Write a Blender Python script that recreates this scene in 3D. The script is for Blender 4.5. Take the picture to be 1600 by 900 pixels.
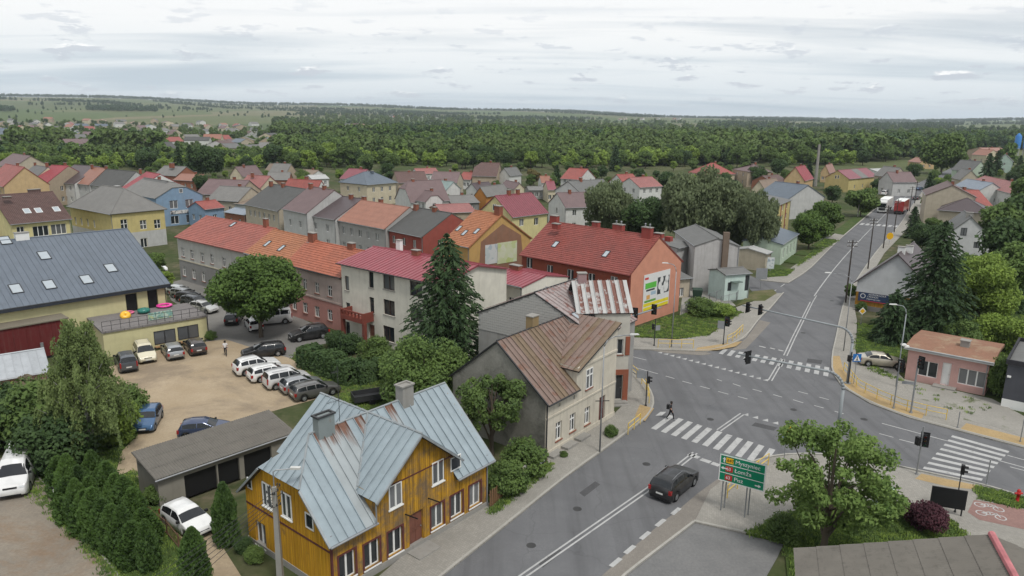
import bpy, bmesh, math, random
import numpy as np
from mathutils import Vector, Matrix
R = math.radians
for o in list(bpy.data.objects): bpy.data.objects.remove(o, do_unlink=True)
scene = bpy.context.scene
COL = scene.collection
# ---------------------------------------------------------------- camera (drone, 26 m up)
FPX, CAMH, ROLL = 1130.0, 26.0, R(0.7)
PITCH = math.atan((450 - 184) / FPX)
cd = bpy.data.cameras.new('camera'); cam = bpy.data.objects.new('camera', cd); COL.objects.link(cam)
cd.sensor_width = 36.0; cd.lens = 36.0 * FPX / 1600.0; cd.clip_end = 40000; cd.clip_start = 0.5
cam.matrix_world = Matrix.Translation((0, 0, CAMH)) @ Matrix.Rotation(R(90) - PITCH, 4, 'X') @ Matrix.Rotation(ROLL, 4, 'Z')
scene.camera = cam
# ---------------------------------------------------------------- sky and sun
SUN_EL, SUN_AZ = R(58), R(150)          # azimuth measured from +Y towards +X
wd = bpy.data.worlds.new('World'); scene.world = wd; wd.use_nodes = True
nt = wd.node_tree; nt.nodes.clear()
def wn(t, **k):
    n = nt.nodes.new(t)
    for a, b in k.items(): setattr(n, a, b)
    return n
def wl(a, b): nt.links.new(a, b)
def wmath(op, a, b=None, clamp=False):
    n = wn('ShaderNodeMath', operation=op, use_clamp=clamp)
    for i, v in enumerate((a, b)):
        if v is None: continue
        if isinstance(v, (int, float)): n.inputs[i].default_value = v
        else: wl(v, n.inputs[i])
    return n.outputs[0]
sky = wn('ShaderNodeTexSky', sky_type='NISHITA', sun_disc=False)
sky.sun_elevation = SUN_EL; sky.sun_rotation = SUN_AZ; sky.air_density = 1.2; sky.dust_density = 2.0
tc = wn('ShaderNodeTexCoord'); sp = wn('ShaderNodeSeparateXYZ'); wl(tc.outputs['Generated'], sp.inputs[0])
zz = wmath('ADD', wmath('MAXIMUM', sp.outputs['Z'], 0.0), 0.07)
cx = wn('ShaderNodeCombineXYZ'); wl(wmath('DIVIDE', sp.outputs['X'], zz), cx.inputs[0]); wl(wmath('DIVIDE', sp.outputs['Y'], zz), cx.inputs[1])
def wnoise(sx, sy, scale, detail, rough, off, dist=0.0):
    mp = wn('ShaderNodeMapping'); mp.inputs['Scale'].default_value = (sx, sy, 1); mp.inputs['Location'].default_value = (off, off * .7, 0)
    wl(cx.outputs[0], mp.inputs[0])
    n = wn('ShaderNodeTexNoise'); n.inputs['Scale'].default_value = scale; n.inputs['Detail'].default_value = detail
    n.inputs['Roughness'].default_value = rough; n.inputs['Distortion'].default_value = dist
    wl(mp.outputs[0], n.inputs['Vector']); return n.outputs['Fac']
def wramp(f, stops):
    r = wn('ShaderNodeValToRGB'); e = r.color_ramp.elements
    while len(e) < len(stops): e.new(0.5)
    for i, (p, c) in enumerate(stops): e[i].position = p; e[i].color = (*c, 1) if len(c) == 3 else c
    wl(f, r.inputs[0]); return r.outputs[0]
def wmix(f, a, b):
    m = wn('ShaderNodeMix', data_type='RGBA')
    if isinstance(f, float): m.inputs[0].default_value = f
    else: wl(f, m.inputs[0])
    for i, v in ((6, a), (7, b)):
        if isinstance(v, tuple): m.inputs[i].default_value = (*v, 1)
        else: wl(v, m.inputs[i])
    return m.outputs[2]
skyc = wn('ShaderNodeVectorMath', operation='SCALE'); wl(sky.outputs[0], skyc.inputs[0]); skyc.inputs['Scale'].default_value = 0.07
streak = wnoise(.28, 1.0, 0.75, 6, .55, 3.1, .5)
broad = wnoise(.5, 1.0, .33, 3, .5, 11.7)
veil = wramp(wmath('ADD', wmath('MULTIPLY', streak, .7), wmath('MULTIPLY', broad, .42)),
             [(.40, (.41, .465, .525)), (.49, (.59, .63, .665)), (.59, (.82, .825, .825))])
# cumulus puffs seen low over the horizon (flat bases)
el = wmath('MAXIMUM', sp.outputs['Z'], 0.0)
az = wn('ShaderNodeMath', operation='ARCTAN2'); wl(sp.outputs['X'], az.inputs[0]); wl(sp.outputs['Y'], az.inputs[1])
pv = wn('ShaderNodeCombineXYZ'); wl(wmath('MULTIPLY', az.outputs[0], 16.0), pv.inputs[0]); wl(wmath('MULTIPLY', el, 62.0), pv.inputs[1])
pn = wn('ShaderNodeTexNoise'); pn.inputs['Scale'].default_value = 1.0; pn.inputs['Detail'].default_value = 7; pn.inputs['Roughness'].default_value = .62
wl(pv.outputs[0], pn.inputs['Vector'])
pv2 = wn('ShaderNodeVectorMath', operation='ADD'); wl(pv.outputs[0], pv2.inputs[0]); pv2.inputs[1].default_value = (0, -.28, 0)
pn2 = wn('ShaderNodeTexNoise'); pn2.inputs['Scale'].default_value = 1.0; pn2.inputs['Detail'].default_value = 7; pn2.inputs['Roughness'].default_value = .62
wl(pv2.outputs[0], pn2.inputs['Vector'])
puffmask = wmath('MULTIPLY', wramp(pn.outputs['Fac'], [(.56, (0, 0, 0)), (.62, (1, 1, 1))]),
                 wramp(el, [(.0, (.2, .2, .2)), (.05, (1, 1, 1)), (.16, (0, 0, 0))]))
puffcol = wmix(wramp(wmath('SUBTRACT', pn2.outputs['Fac'], pn.outputs['Fac']), [(.0, (0, 0, 0)), (.07, (1, 1, 1))]), (.52, .56, .62), (1.0, .99, .98))
low = wramp(el, [(.0, (1, 1, 1)), (.11, (0, 0, 0))])
c1 = wmix(wmath('MULTIPLY', low, .75), veil, (.56, .66, .73))
c2 = wmix(wmath('MULTIPLY', puffmask, .95), c1, puffcol)
c3 = wmix(.92, skyc.outputs[0], c2)
bg = wn('ShaderNodeBackground'); wl(c3, bg.inputs[0]); bg.inputs[1].default_value = 0.84
wo = wn('ShaderNodeOutputWorld'); wl(bg.outputs[0], wo.inputs[0])
sl = bpy.data.lights.new('sun', 'SUN'); sl.energy = 1.5; sl.angle = R(12); sl.color = (1.0, .965, .91)
so = bpy.data.objects.new('sun', sl); COL.objects.link(so)
so.rotation_euler = (R(90) - SUN_EL, 0, -SUN_AZ + math.pi) if False else Vector((math.sin(SUN_AZ) * math.cos(SUN_EL), math.cos(SUN_AZ) * math.cos(SUN_EL), math.sin(SUN_EL))).to_track_quat('Z', 'Y').to_euler()
vs = scene.view_settings; vs.view_transform = 'Standard'; vs.look = 'None'; vs.gamma = 1.0; vs.exposure = 0.62; vs.use_curve_mapping = False
scene.render.engine = 'CYCLES'
cy = scene.cycles; cy.max_bounces = 5; cy.diffuse_bounces = 3; cy.glossy_bounces = 2; cy.transmission_bounces = 2; cy.volume_bounces = 0
cy.transparent_max_bounces = 6; cy.use_denoising = True; cy.volume_step_rate = 4.0; cy.caustics_reflective = False; cy.caustics_refractive = False

# ---------------------------------------------------------------- picture <-> place helpers
_c, _s = math.cos(ROLL), math.sin(ROLL); _cp, _sp = math.cos(PITCH), math.sin(PITCH)
def ray(px, py):
    u, v = px - 800, py - 450
    u, v = u * _c + v * _s, -u * _s + v * _c
    return Vector((u / FPX, _cp - v / FPX * _sp, -_sp - v / FPX * _cp))
CAMV = Vector((0, 0, CAMH))
def P(px, py, z=0.0):
    d = ray(px, py); return CAMV + d * ((z - CAMH) / d.z)
def onplane(px, py, p0, n):
    d = ray(px, py); return CAMV + d * ((Vector(p0) - CAMV).dot(n) / d.dot(n))
def PXY(p):
    x, y, z = p[0], p[1], p[2] - CAMH
    zc = y * _cp - z * _sp; yc = -(y * _sp + z * _cp); u, v = FPX * x / zc, FPX * yc / zc
    return 800 + u * _c - v * _s, 450 + u * _s + v * _c
def sstep(a, b, x):
    t = min(1, max(0, (x - a) / (b - a))); return t * t * (3 - 2 * t)
def hgt(x, y):
    r = math.hypot(x, y)
    if r < 1100: return 0.0
    th = math.atan2(x, y)
    top = 40 + 84 * sstep(.45, -.62, th) + 7 * math.sin(th * 9 + 1) + 5 * math.sin(th * 23)
    f = sstep(1000, 6300, r)
    return top * f + 5 * f * math.sin(r / 610 + th * 7) + 3 * f * math.sin(x / 330) * math.sin(y / 420)
def T(px, py):
    """pixel -> point on the terrain"""
    d = ray(px, py)
    t = 20.0
    while t < 9000:
        p = CAMV + d * t
        if p.z <= hgt(p.x, p.y): break
        t *= 1.01
    return Vector((p.x, p.y, hgt(p.x, p.y)))

# ---------------------------------------------------------------- objects
def put(name, data, parent=None, loc=None, rz=0.0, sc=None):
    o = bpy.data.objects.new(name, data); COL.objects.link(o)
    if parent: o.parent = parent
    if loc is not None: o.location = loc
    if rz: o.rotation_euler = (0, 0, rz)
    if sc is not None: o.scale = (sc, sc, sc) if isinstance(sc, (int, float)) else sc
    return o
def tag(o, label=None, cat=None, group=None, kind=None):
    if label: o['label'] = label
    if cat: o['category'] = cat
    if group: o['group'] = group
    if kind: o['kind'] = kind
    return o
def empty(name, label, cat, loc=(0, 0, 0), rz=0.0, group=None):
    o = put(name, None, None, loc, rz); o.empty_display_size = .3
    return tag(o, label, cat, group)
class MB:
    def __init__(s): s.v = []; s.f = []; s.m = []
    def poly(s, pts, mi=0):
        b = len(s.v); s.v += [tuple(p) for p in pts]; s.f.append(tuple(range(b, b + len(pts)))); s.m.append(mi); return s
    def hexa(s, b4, t4, mi=0):
        b = len(s.v); s.v += [tuple(p) for p in b4] + [tuple(p) for p in t4]
        for f in ((3, 2, 1, 0), (4, 5, 6, 7), (0, 1, 5, 4), (1, 2, 6, 5), (2, 3, 7, 6), (3, 0, 4, 7)):
            s.f.append(tuple(b + i for i in f)); s.m.append(mi)
        return s
    def box(s, x0, x1, y0, y1, z0, z1, mi=0):
        return s.hexa([(x0, y0, z0), (x1, y0, z0), (x1, y1, z0), (x0, y1, z0)], [(x0, y0, z1), (x1, y0, z1), (x1, y1, z1), (x0, y1, z1)], mi)
    def slab(s, q, t, mi=0):
        """quad q (counter-clockwise seen from above), thickened downwards along its normal"""
        q = [Vector(p) for p in q]; n = (q[1] - q[0]).cross(q[2] - q[0]).normalized() * t
        if len(q) == 4: return s.hexa([p - n for p in q], q, mi)
        b = len(s.v); k = len(q); s.v += [tuple(p - n) for p in q] + [tuple(p) for p in q]
        s.f.append(tuple(range(b + k - 1, b - 1, -1))); s.f.append(tuple(range(b + k, b + 2 * k))); s.m += [mi, mi]
        for i in range(k):
            j = (i + 1) % k; s.f.append((b + i, b + j, b + k + j, b + k + i)); s.m.append(mi)
        return s
    def tube(s, a, b, r0, r1=None, n=8, mi=0, caps=True):
        a, b = Vector(a), Vector(b); r1 = r0 if r1 is None else r1
        d = (b - a).normalized(); e = d.orthogonal().normalized(); g = d.cross(e); k = len(s.v)
        for c, r in ((a, r0), (b, r1)):
            for i in range(n):
                t = 2 * math.pi * i / n; s.v.append(tuple(c + (e * math.cos(t) + g * math.sin(t)) * r))
        for i in range(n):
            j = (i + 1) % n; s.f.append((k + i, k + j, k + n + j, k + n + i)); s.m.append(mi)
        if caps: s.f.append(tuple(range(k + n - 1, k - 1, -1))); s.f.append(tuple(range(k + n, k + 2 * n))); s.m += [mi, mi]
        return s
    def path(s, pts, r, n=8, mi=0):
        for a, b in zip(pts, pts[1:]): s.tube(a, b, r, r, n, mi)
        return s
    def lathe(s, prof, c=(0, 0, 0), n=16, mi=0, axis='Z'):
        k = len(s.v); c = Vector(c)
        for r, z in prof:
            for i in range(n):
                t = 2 * math.pi * i / n; x, y = r * math.cos(t), r * math.sin(t)
                s.v.append(tuple(c + (Vector((x, y, z)) if axis == 'Z' else Vector((x, z, y)) if axis == 'Y' else Vector((z, x, y)))))
        for j in range(len(prof) - 1):
            for i in range(n):
                q = (i + 1) % n; s.f.append((k + j * n + i, k + j * n + q, k + (j + 1) * n + q, k + (j + 1) * n + i)); s.m.append(mi)
        return s
    def mesh(s, name, mats, smooth=False):
        me = bpy.data.meshes.new(name); me.from_pydata(s.v, [], s.f)
        mats = mats if isinstance(mats, (list, tuple)) else [mats]
        for m in mats: me.materials.append(m)
        if len(mats) > 1: me.polygons.foreach_set('material_index', s.m)
        if smooth: me.polygons.foreach_set('use_smooth', [True] * len(me.polygons))
        me.update(); return me
    def out(s, name, mats, parent=None, smooth=False, loc=None, rz=0.0):
        return put(name, s.mesh(name, mats, smooth), parent, loc, rz)

# ---------------------------------------------------------------- materials
MATS = {}
class NT:
    def __init__(s, name):
        s.mat = bpy.data.materials.new(name); s.mat.use_nodes = True; s.t = s.mat.node_tree
        s.b = s.t.nodes['Principled BSDF']; s.c = None
    def n(s, t, **k):
        x = s.t.nodes.new(t)
        for a, b in k.items(): setattr(x, a, b)
        return x
    def l(s, a, b): s.t.links.new(a, b)
    def co(s, kind='Object', scale=(1, 1, 1), rot=(0, 0, 0)):
        if s.c is None: s.c = s.n('ShaderNodeTexCoord')
        m = s.n('ShaderNodeMapping'); m.inputs['Scale'].default_value = scale; m.inputs['Rotation'].default_value = rot
        if kind == 'World':
            g = s.n('ShaderNodeNewGeometry'); s.l(g.outputs['Position'], m.inputs[0])
        else: s.l(s.c.outputs[kind], m.inputs[0])
        return m.outputs[0]
    def noise(s, vec, scale, detail=4, rough=.55, dist=0):
        x = s.n('ShaderNodeTexNoise'); x.inputs['Scale'].default_value = scale; x.inputs['Detail'].default_value = detail
        x.inputs['Roughness'].default_value = rough; x.inputs['Distortion'].default_value = dist; s.l(vec, x.inputs['Vector']); return x.outputs['Fac']
    def ramp(s, f, stops):
        r = s.n('ShaderNodeValToRGB'); e = r.color_ramp.elements
        while len(e) < len(stops): e.new(.5)
        for i, (p, c) in enumerate(stops): e[i].position = p; e[i].color = (c, c, c, 1) if isinstance(c, (int, float)) else (*c, 1)
        s.l(f, r.inputs[0]); return r.outputs[0]
    def mix(s, f, a, b, mode='MIX'):
        m = s.n('ShaderNodeMix', data_type='RGBA', blend_type=mode)
        if isinstance(f, (int, float)): m.inputs[0].default_value = f
        else: s.l(f, m.inputs[0])
        for i, v in ((6, a), (7, b)):
            if isinstance(v, tuple): m.inputs[i].default_value = (*v, 1)
            else: s.l(v, m.inputs[i])
        return m.outputs[2]
    def math(s, op, a, b=0.0, clamp=False):
        m = s.n('ShaderNodeMath', operation=op, use_clamp=clamp)
        for i, v in enumerate((a, b)):
            if isinstance(v, (int, float)): m.inputs[i].default_value = v
            else: s.l(v, m.inputs[i])
        return m.outputs[0]
    def bump(s, h, strength=.3, dist=.02):
        b = s.n('ShaderNodeBump'); b.inputs['Strength'].default_value = strength; b.inputs['Distance'].default_value = dist
        s.l(h, b.inputs['Height']); s.l(b.outputs[0], s.b.inputs['Normal'])
    def done(s, col, rough=.8, metal=0.0, spec=.3):
        if isinstance(col, tuple): s.b.inputs['Base Color'].default_value = (*col, 1)
        else: s.l(col, s.b.inputs['Base Color'])
        if isinstance(rough, (int, float)): s.b.inputs['Roughness'].default_value = rough
        else: s.l(rough, s.b.inputs['Roughness'])
        s.b.inputs['Metallic'].default_value = metal; s.b.inputs['Specular IOR Level'].default_value = spec
        return s.mat
def srgb(r, g, b):
    f = lambda c: ((c / 255 + .055) / 1.055) ** 2.4 if c > 10 else c / 255 / 12.92
    return (f(r), f(g), f(b))
def mul(c, k): return tuple(min(1, x * k) for x in c)
def plain(name, c, rough=.8, var=.12, metal=0.0, spec=.3, sc=1.5):
    """paint / plastic / timber: one colour with mild mottling"""
    if name in MATS: return MATS[name]
    t = NT(name); v = t.co()
    col = t.mix(t.ramp(t.noise(v, sc, 5), [(.3, 0.0), (.7, 1.0)]), mul(c, 1 - var), mul(c, 1 + var))
    MATS[name] = t.done(col, rough, metal, spec); return MATS[name]
def plaster(name, c, dirt=.35, dc=(.16, .14, .12), lo=None):
    """rendered wall: mottled, with rain streaks and blotches of dirt"""
    if name in MATS: return MATS[name]
    t = NT(name); v = t.co()
    col = t.mix(t.ramp(t.noise(v, .9, 6, .6), [(.3, 0.0), (.7, 1.0)]), mul(c, .9), mul(c, 1.07))
    st = t.math('MULTIPLY', t.ramp(t.noise(t.co(scale=(2.2, 2.2, .22)), 1.3, 6, .65), [(.5, 0.0), (.78, 1.0)]), dirt)
    col = t.mix(st, col, dc)
    bl = t.math('MULTIPLY', t.ramp(t.noise(v, .35, 7, .7), [(.55, 0.0), (.75, 1.0)]), dirt)
    col = t.mix(bl, col, mul(c, .62))
    t.bump(t.noise(v, 14, 3), .25, .01)
    MATS[name] = t.done(col, .92, 0, .2); return MATS[name]
def tiles(name, c, wx=.3, wy=.35, var=.25, dirt=.3):
    """tile covering: courses and rolls as relief, tile-to-tile colour"""
    if name in MATS: return MATS[name]
    t = NT(name); v = t.co()
    vo = t.n('ShaderNodeTexVoronoi'); vo.inputs['Scale'].default_value = 3.2; t.l(v, vo.inputs['Vector'])
    sp = t.n('ShaderNodeSeparateColor'); t.l(vo.outputs['Color'], sp.inputs[0])
    col = t.mix(sp.outputs[0], mul(c, 1 - var * .6), mul(c, 1 + var * .5))
    col = t.mix(t.math('MULTIPLY', t.ramp(t.noise(v, .25, 7, .7), [(.42, 0.0), (.70, 1.0)]), dirt * 1.7), col, tuple(x * .5 + .018 for x in c))
    w = t.n('ShaderNodeTexWave', wave_type='BANDS', bands_direction='X'); w.inputs['Scale'].default_value = 1.05; t.l(v, w.inputs['Vector'])
    t.bump(w.outputs['Fac'], .5, .04)
    MATS[name] = t.done(col, .55, 0, .35); return MATS[name]
def metalroof(name, c, rust=0.0, rc=(.16, .055, .025), stain=.25, rough=.42):
    if name in MATS: return MATS[name]
    t = NT(name); v = t.co(); oi = t.n('ShaderNodeObjectInfo')
    va = t.n('ShaderNodeVectorMath', operation='ADD'); t.l(v, va.inputs[0])
    cmb = t.n('ShaderNodeCombineXYZ')
    for i in range(3): t.l(t.math('MULTIPLY', oi.outputs['Random'], 31.0 + 7 * i), cmb.inputs[i])
    t.l(cmb.outputs[0], va.inputs[1]); v = va.outputs[0]
    col = t.mix(t.ramp(t.noise(v, .7, 6, .6), [(.3, 0.0), (.7, 1.0)]), mul(c, .86), mul(c, 1.08))
    col = t.mix(t.math('MULTIPLY', oi.outputs['Random'], .22), col, mul(c, .7))
    col = t.mix(t.math('MULTIPLY', t.ramp(t.noise(v, 2.4, 8, .7), [(.52, 0.0), (.72, 1.0)]), stain), col, mul(c, .55))
    if rust:
        k = .62 - rust * .22
        f = t.ramp(t.noise(v, 1.1, 9, .72, .3), [(k, 0.0), (k + .1, 1.0)])
        rcol = t.mix(t.noise(v, 3.5, 6, .7), mul(rc, .5), mul(rc, 1.7))
        col = t.mix(f, col, rcol)
    t.bump(t.noise(v, 1.2, 4), .12, .03)
    MATS[name] = t.done(col, rough, 0.0, .5); return MATS[name]
def paint(name, c, metal=.0):
    if name in MATS: return MATS[name]
    t = NT(name); v = t.co()
    m = t.done(t.mix(t.ramp(t.noise(v, 1.4, 5, .6), [(.45, 0.0), (.8, 1.0)]), c, tuple(x * .75 + .04 for x in c)), .28, metal, .5)
    t.b.inputs['Coat Weight'].default_value = .6 if max(c) > .05 else .25; t.b.inputs['Coat Roughness'].default_value = .08
    MATS[name] = m; return m
def glass(name, c=(.02, .025, .03), curtain=True):
    if name in MATS: return MATS[name]
    t = NT(name); oi = t.n('ShaderNodeObjectInfo')
    col = t.mix(t.ramp(oi.outputs['Random'], [(.45, 0.0), (.55, .35), (.9, 1.0)]), c, (.16, .165, .17)) if curtain else c
    MATS[name] = t.done(col, .08, 0, .6); return MATS[name]
GL = glass('window_glass'); CGL = glass('car_glass', (.012, .014, .016), False); SKYGL = plain('skylight_glass', (.36, .40, .43), .12, .05, 0, .6)
WHITE = plain('white_pvc', (.72, .72, .70), .5, .04); BLACK = plain('black_matt', (.012, .012, .013), .6, .1)
STEEL = plain('galvanised_steel', (.27, .28, .29), .5, .15, .4); DARK = plain('dark_metal', (.035, .036, .038), .5, .15)
YEL = plain('yellow_paint', (.62, .43, .07), .55, .15); CONC = plaster('concrete', (.27, .26, .24), .4)
BRICK_RED = plaster('chimney_brick', (.23, .085, .055), .3)
# ================================================================ the setting
def m_ground():
    t = NT('ground_earth'); v = t.co('World')
    n1 = t.noise(v, .05, 8, .65); n2 = t.noise(v, .6, 6, .65)
    near = t.mix(t.ramp(n1, [(.42, 0.0), (.6, 1.0)]), (.055, .075, .026), (.15, .125, .085))
    near = t.mix(t.ramp(n2, [(.35, 0.0), (.7, 1.0)]), mul((.05, .07, .025), .8), near)
    wv = t.n('ShaderNodeVectorMath', operation='ADD'); t.l(t.co('World', (.0028, .0011, 0), (0, 0, .35)), wv.inputs[0])
    vo = t.n('ShaderNodeTexVoronoi'); vo.inputs['Scale'].default_value = 1.0; vo.inputs['Randomness'].default_value = .8; t.l(wv.outputs[0], vo.inputs['Vector'])
    sp = t.n('ShaderNodeSeparateColor'); t.l(vo.outputs['Color'], sp.inputs[0])
    far = t.ramp(sp.outputs[0], [(.0, (.075, .115, .04)), (.3, (.10, .13, .05)), (.5, (.14, .14, .07)), (.62, (.065, .10, .035)), (.8, (.19, .165, .10)), (1.0, (.11, .14, .055))])
    far = t.mix(t.ramp(t.noise(v, .012, 6, .7), [(.3, 0.0), (.75, .5)]), far, (.06, .085, .035))
    sx = t.n('ShaderNodeSeparateXYZ'); t.l(t.co('World'), sx.inputs[0])
    f = t.math('DIVIDE', t.math('SUBTRACT', sx.outputs[1], 330.0), 200.0, True)
    return t.done(t.mix(f, near, far), .95, 0, .1)
def m_asphalt():
    t = NT('asphalt'); v = t.co('World')
    col = t.mix(t.ramp(t.noise(v, .35, 7, .65), [(.3, 0.0), (.7, 1.0)]), (.108, .109, .114), (.168, .169, .174))
    col = t.mix(t.ramp(t.noise(v, 9, 4, .7), [(.3, 0.0), (.7, 1.0)]), col, (.125, .126, .131))
    # traffic-worn wheel tracks and oil along the main street
    tr = t.noise(t.co('World', (.9, .05, 1), (0, 0, R(40))), .8, 4, .6)
    col = t.mix(t.math('MULTIPLY', t.ramp(tr, [(.48, 0.0), (.66, 1.0)]), .38), col, (.07, .07, .073))
    cr = t.n('ShaderNodeTexVoronoi', feature='DISTANCE_TO_EDGE'); cr.inputs['Scale'].default_value = .16
    wv = t.n('ShaderNodeVectorMath', operation='ADD'); t.l(v, wv.inputs[0])
    nn = t.n('ShaderNodeTexNoise'); nn.inputs['Scale'].default_value = .8; t.l(v, nn.inputs['Vector']); t.l(nn.outputs['Color'], wv.inputs[1]); t.l(wv.outputs[0], cr.inputs['Vector'])
    col = t.mix(t.math('MULTIPLY', t.ramp(cr.outputs['Distance'], [(.0, 1.0), (.006, 0.0)]), .22), col, (.035, .035, .036))
    t.bump(t.noise(v, 40, 3), .3, .01)
    return t.done(col, .85, 0, .25)
def m_soft(name, a, b, c=None, s=.25, rough=.95, rel=.25, cs=.12, k0=.48, k1=.62):
    if name in MATS: return MATS[name]
    t = NT(name); v = t.co('World')
    col = t.mix(t.ramp(t.noise(v, s, 8, .68), [(.32, 0.0), (.68, 1.0)]), a, b)
    if c: col = t.mix(t.ramp(t.noise(v, cs, 9, .72, .4), [(k0, 0.0), (k1, 1.0)]), col, c)
    col = t.mix(t.ramp(t.noise(v, 6, 4, .7), [(.35, 0.0), (.75, .45)]), col, mul(a, .62))
    t.bump(t.noise(v, 18, 4), rel, .03); MATS[name] = t.done(col, rough, 0, .15); return MATS[name]
def m_paving(name, a, s=3.0, b=None):
    if name in MATS: return MATS[name]
    t = NT(name); v = t.co('World', rot=(0, 0, R(42)))
    br = t.n('ShaderNodeTexBrick'); br.inputs['Scale'].default_value = s; br.inputs['Mortar Size'].default_value = .018; br.inputs['Row Height'].default_value = .5
    br.inputs['Color1'].default_value = (*mul(a, .9), 1); br.inputs['Color2'].default_value = (*mul(a, 1.08), 1); br.inputs['Mortar'].default_value = (*mul(a, .55), 1); t.l(v, br.inputs['Vector'])
    col = t.mix(t.ramp(t.noise(t.co('World'), .3, 8, .7), [(.35, 0.0), (.75, .7)]), br.outputs['Color'], b or mul(a, .65))
    t.bump(br.outputs['Fac'], -.2, .01); MATS[name] = t.done(col, .9, 0, .2); return MATS[name]
ASPH = m_asphalt()
SAND = m_soft('sand_lot', (.34, .265, .175), (.42, .34, .24), (.25, .20, .145), .3)
DIRT = m_soft('dirt_yard', (.20, .175, .145), (.29, .25, .20), (.22, .145, .09), .25)
GRASS = m_soft('lawn', (.04, .068, .018), (.075, .105, .03), (.115, .11, .05), .5, .95, .5, .2, .55, .7)
DRYG = m_soft('worn_lawn', (.075, .09, .03), (.11, .12, .045), (.18, .155, .09), .5, .95, .5, .25, .45, .65)
PAVE = m_paving('paving_grey', (.30, .285, .255)); PAVT = m_paving('paving_tactile', (.40, .29, .15), 4); PAVR = m_paving('paving_red', (.27, .165, .145), 4)
PAVD = m_paving('paving_bay', (.235, .215, .19), 4); CONCR = m_soft('cracked_concrete', (.26, .25, .225), (.33, .315, .285), (.10, .12, .05), .3, .95, .3, .35, .58, .66)
LINE = m_soft('road_paint', (.37, .37, .365), (.47, .47, .46), (.19, .19, .19), .9, .7, .1, 1.1, .56, .68)

def ring_ground():
    rs = [0, 40, 90, 160, 260, 400, 600, 850, 1100, 1300, 1550, 1800, 2100, 2400, 2800, 3200, 3700, 4200, 4700, 5200, 5700, 6200, 6700, 7300, 8000, 9300]
    n = 240; v = [(0, 0, 0)]; f = []
    for r in rs[1:]:
        for i in range(n):
            a = 2 * math.pi * i / n; x, y = r * math.sin(a), r * math.cos(a)
            v.append((x, y, hgt(x, y) if y > 0 else 0.0))
    for i in range(n): f.append((0, 1 + (i + 1) % n, 1 + i))
    for k in range(len(rs) - 2):
        for i in range(n):
            j = (i + 1) % n; a, b = 1 + k * n, 1 + (k + 1) * n; f.append((a + i, a + j, b + j, b + i))
    me = bpy.data.meshes.new('ground'); me.from_pydata(v, [], f); me.materials.append(m_ground())
    me.polygons.foreach_set('use_smooth', [True] * len(f)); return tag(put('ground', me), kind='structure')
ring_ground()
def smooth_px(pts, it=2, closed=True):
    for _ in range(it):
        q = []; n = len(pts)
        for i in range(n if closed else n - 1):
            a, b = pts[i], pts[(i + 1) % n]
            q += [(a[0] * .75 + b[0] * .25, a[1] * .75 + b[1] * .25), (a[0] * .25 + b[0] * .75, a[1] * .25 + b[1] * .75)]
        pts = q if closed else [pts[0]] + q + [pts[-1]]
    return pts
def area(name, px, z, mat, kind='structure', base=None, world=False, sm=0):
    if sm: px = smooth_px(px, sm)
    pts = [Vector((p[0], p[1], z)) if world else P(p[0], p[1], z) for p in px]
    bm = bmesh.new(); f = bm.faces.new([bm.verts.new(p) for p in pts]); f.normal_update()
    if f.normal.z < 0: f.normal_flip()
    if base is not None:
        g = bmesh.ops.extrude_face_region(bm, geom=[f]); up = [e for e in g['geom'] if isinstance(e, bmesh.types.BMVert)]
        for q in up: q.co.z = z
        for q in f.verts: q.co.z = base
        bmesh.ops.recalc_face_normals(bm, faces=bm.faces)
    bmesh.ops.triangulate(bm, faces=[x for x in bm.faces if len(x.verts) > 4])
    me = bpy.data.meshes.new(name); bm.to_mesh(me); bm.free(); me.materials.append(mat)
    return tag(put(name, me), kind=kind)
def ribbon(pts, w, z, zb=None, off=0.0):
    """strip of width w along world points, its middle shifted by off to the left"""
    m = MB(); L = []; Rr = []
    for i, p in enumerate(pts):
        d = (pts[min(i + 1, len(pts) - 1)] - pts[max(i - 1, 0)]); d.z = 0; d.normalize(); nrm = Vector((-d.y, d.x, 0))
        c = Vector((p.x, p.y, z)) + nrm * off; L.append(c + nrm * w / 2); Rr.append(c - nrm * w / 2)
    for i in range(len(pts) - 1):
        if zb is None: m.poly([Rr[i], Rr[i + 1], L[i + 1], L[i]])
        else:
            q = [Rr[i], Rr[i + 1], L[i + 1], L[i]]; m.hexa([Vector((a.x, a.y, zb)) for a in q], q)
    return m
def kerb(px, name='kerb', w=.16, h=.15, sm=1):
    ribbon([P(*p) for p in (smooth_px(px, sm, False) if sm else px)], w, h, 0).out(name, KERB)['kind'] = 'structure'
KERB = m_soft('kerb_stone', (.33, .32, .29), (.40, .385, .35), None, .8)

# --- asphalt: the crossing and its four arms
W_LK = [(560, 1010), (690, 900), (776, 832), (880, 748), (940, 705), (985, 672), (1008, 655), (1021, 636), (1020, 618), (1006, 594), (985, 579)]
RB = [(985, 545), (1050, 547), (1105, 549), (1140, 540), (1165, 527), (1187, 497), (1204, 482), (1224, 458), (1232, 442), (1255, 428), (1270, 416), (1305, 380), (1345, 346), (1375, 321), (1398, 304), (1422, 291), (1450, 279), (1481, 265), (1500, 255), (1516, 238)]
RR = [(1526, 238), (1512, 256), (1492, 269), (1462, 283), (1440, 300), (1428, 318), (1417, 334), (1408, 349), (1397, 362), (1372, 390), (1350, 420), (1328, 455), (1318, 475), (1312, 500), (1306, 530), (1300, 555), (1300, 582), (1316, 604), (1360, 630), (1420, 652), (1496, 672), (1600, 699), (1760, 742)]
SE = [(1700, 805), (1600, 778), (1530, 757), (1440, 738), (1370, 722), (1300, 712), (1240, 710), (1195, 716), (1150, 733), (1126, 745), (1090, 771), (1056, 800), (1032, 818), (984, 860), (940, 900), (850, 985)]
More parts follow.
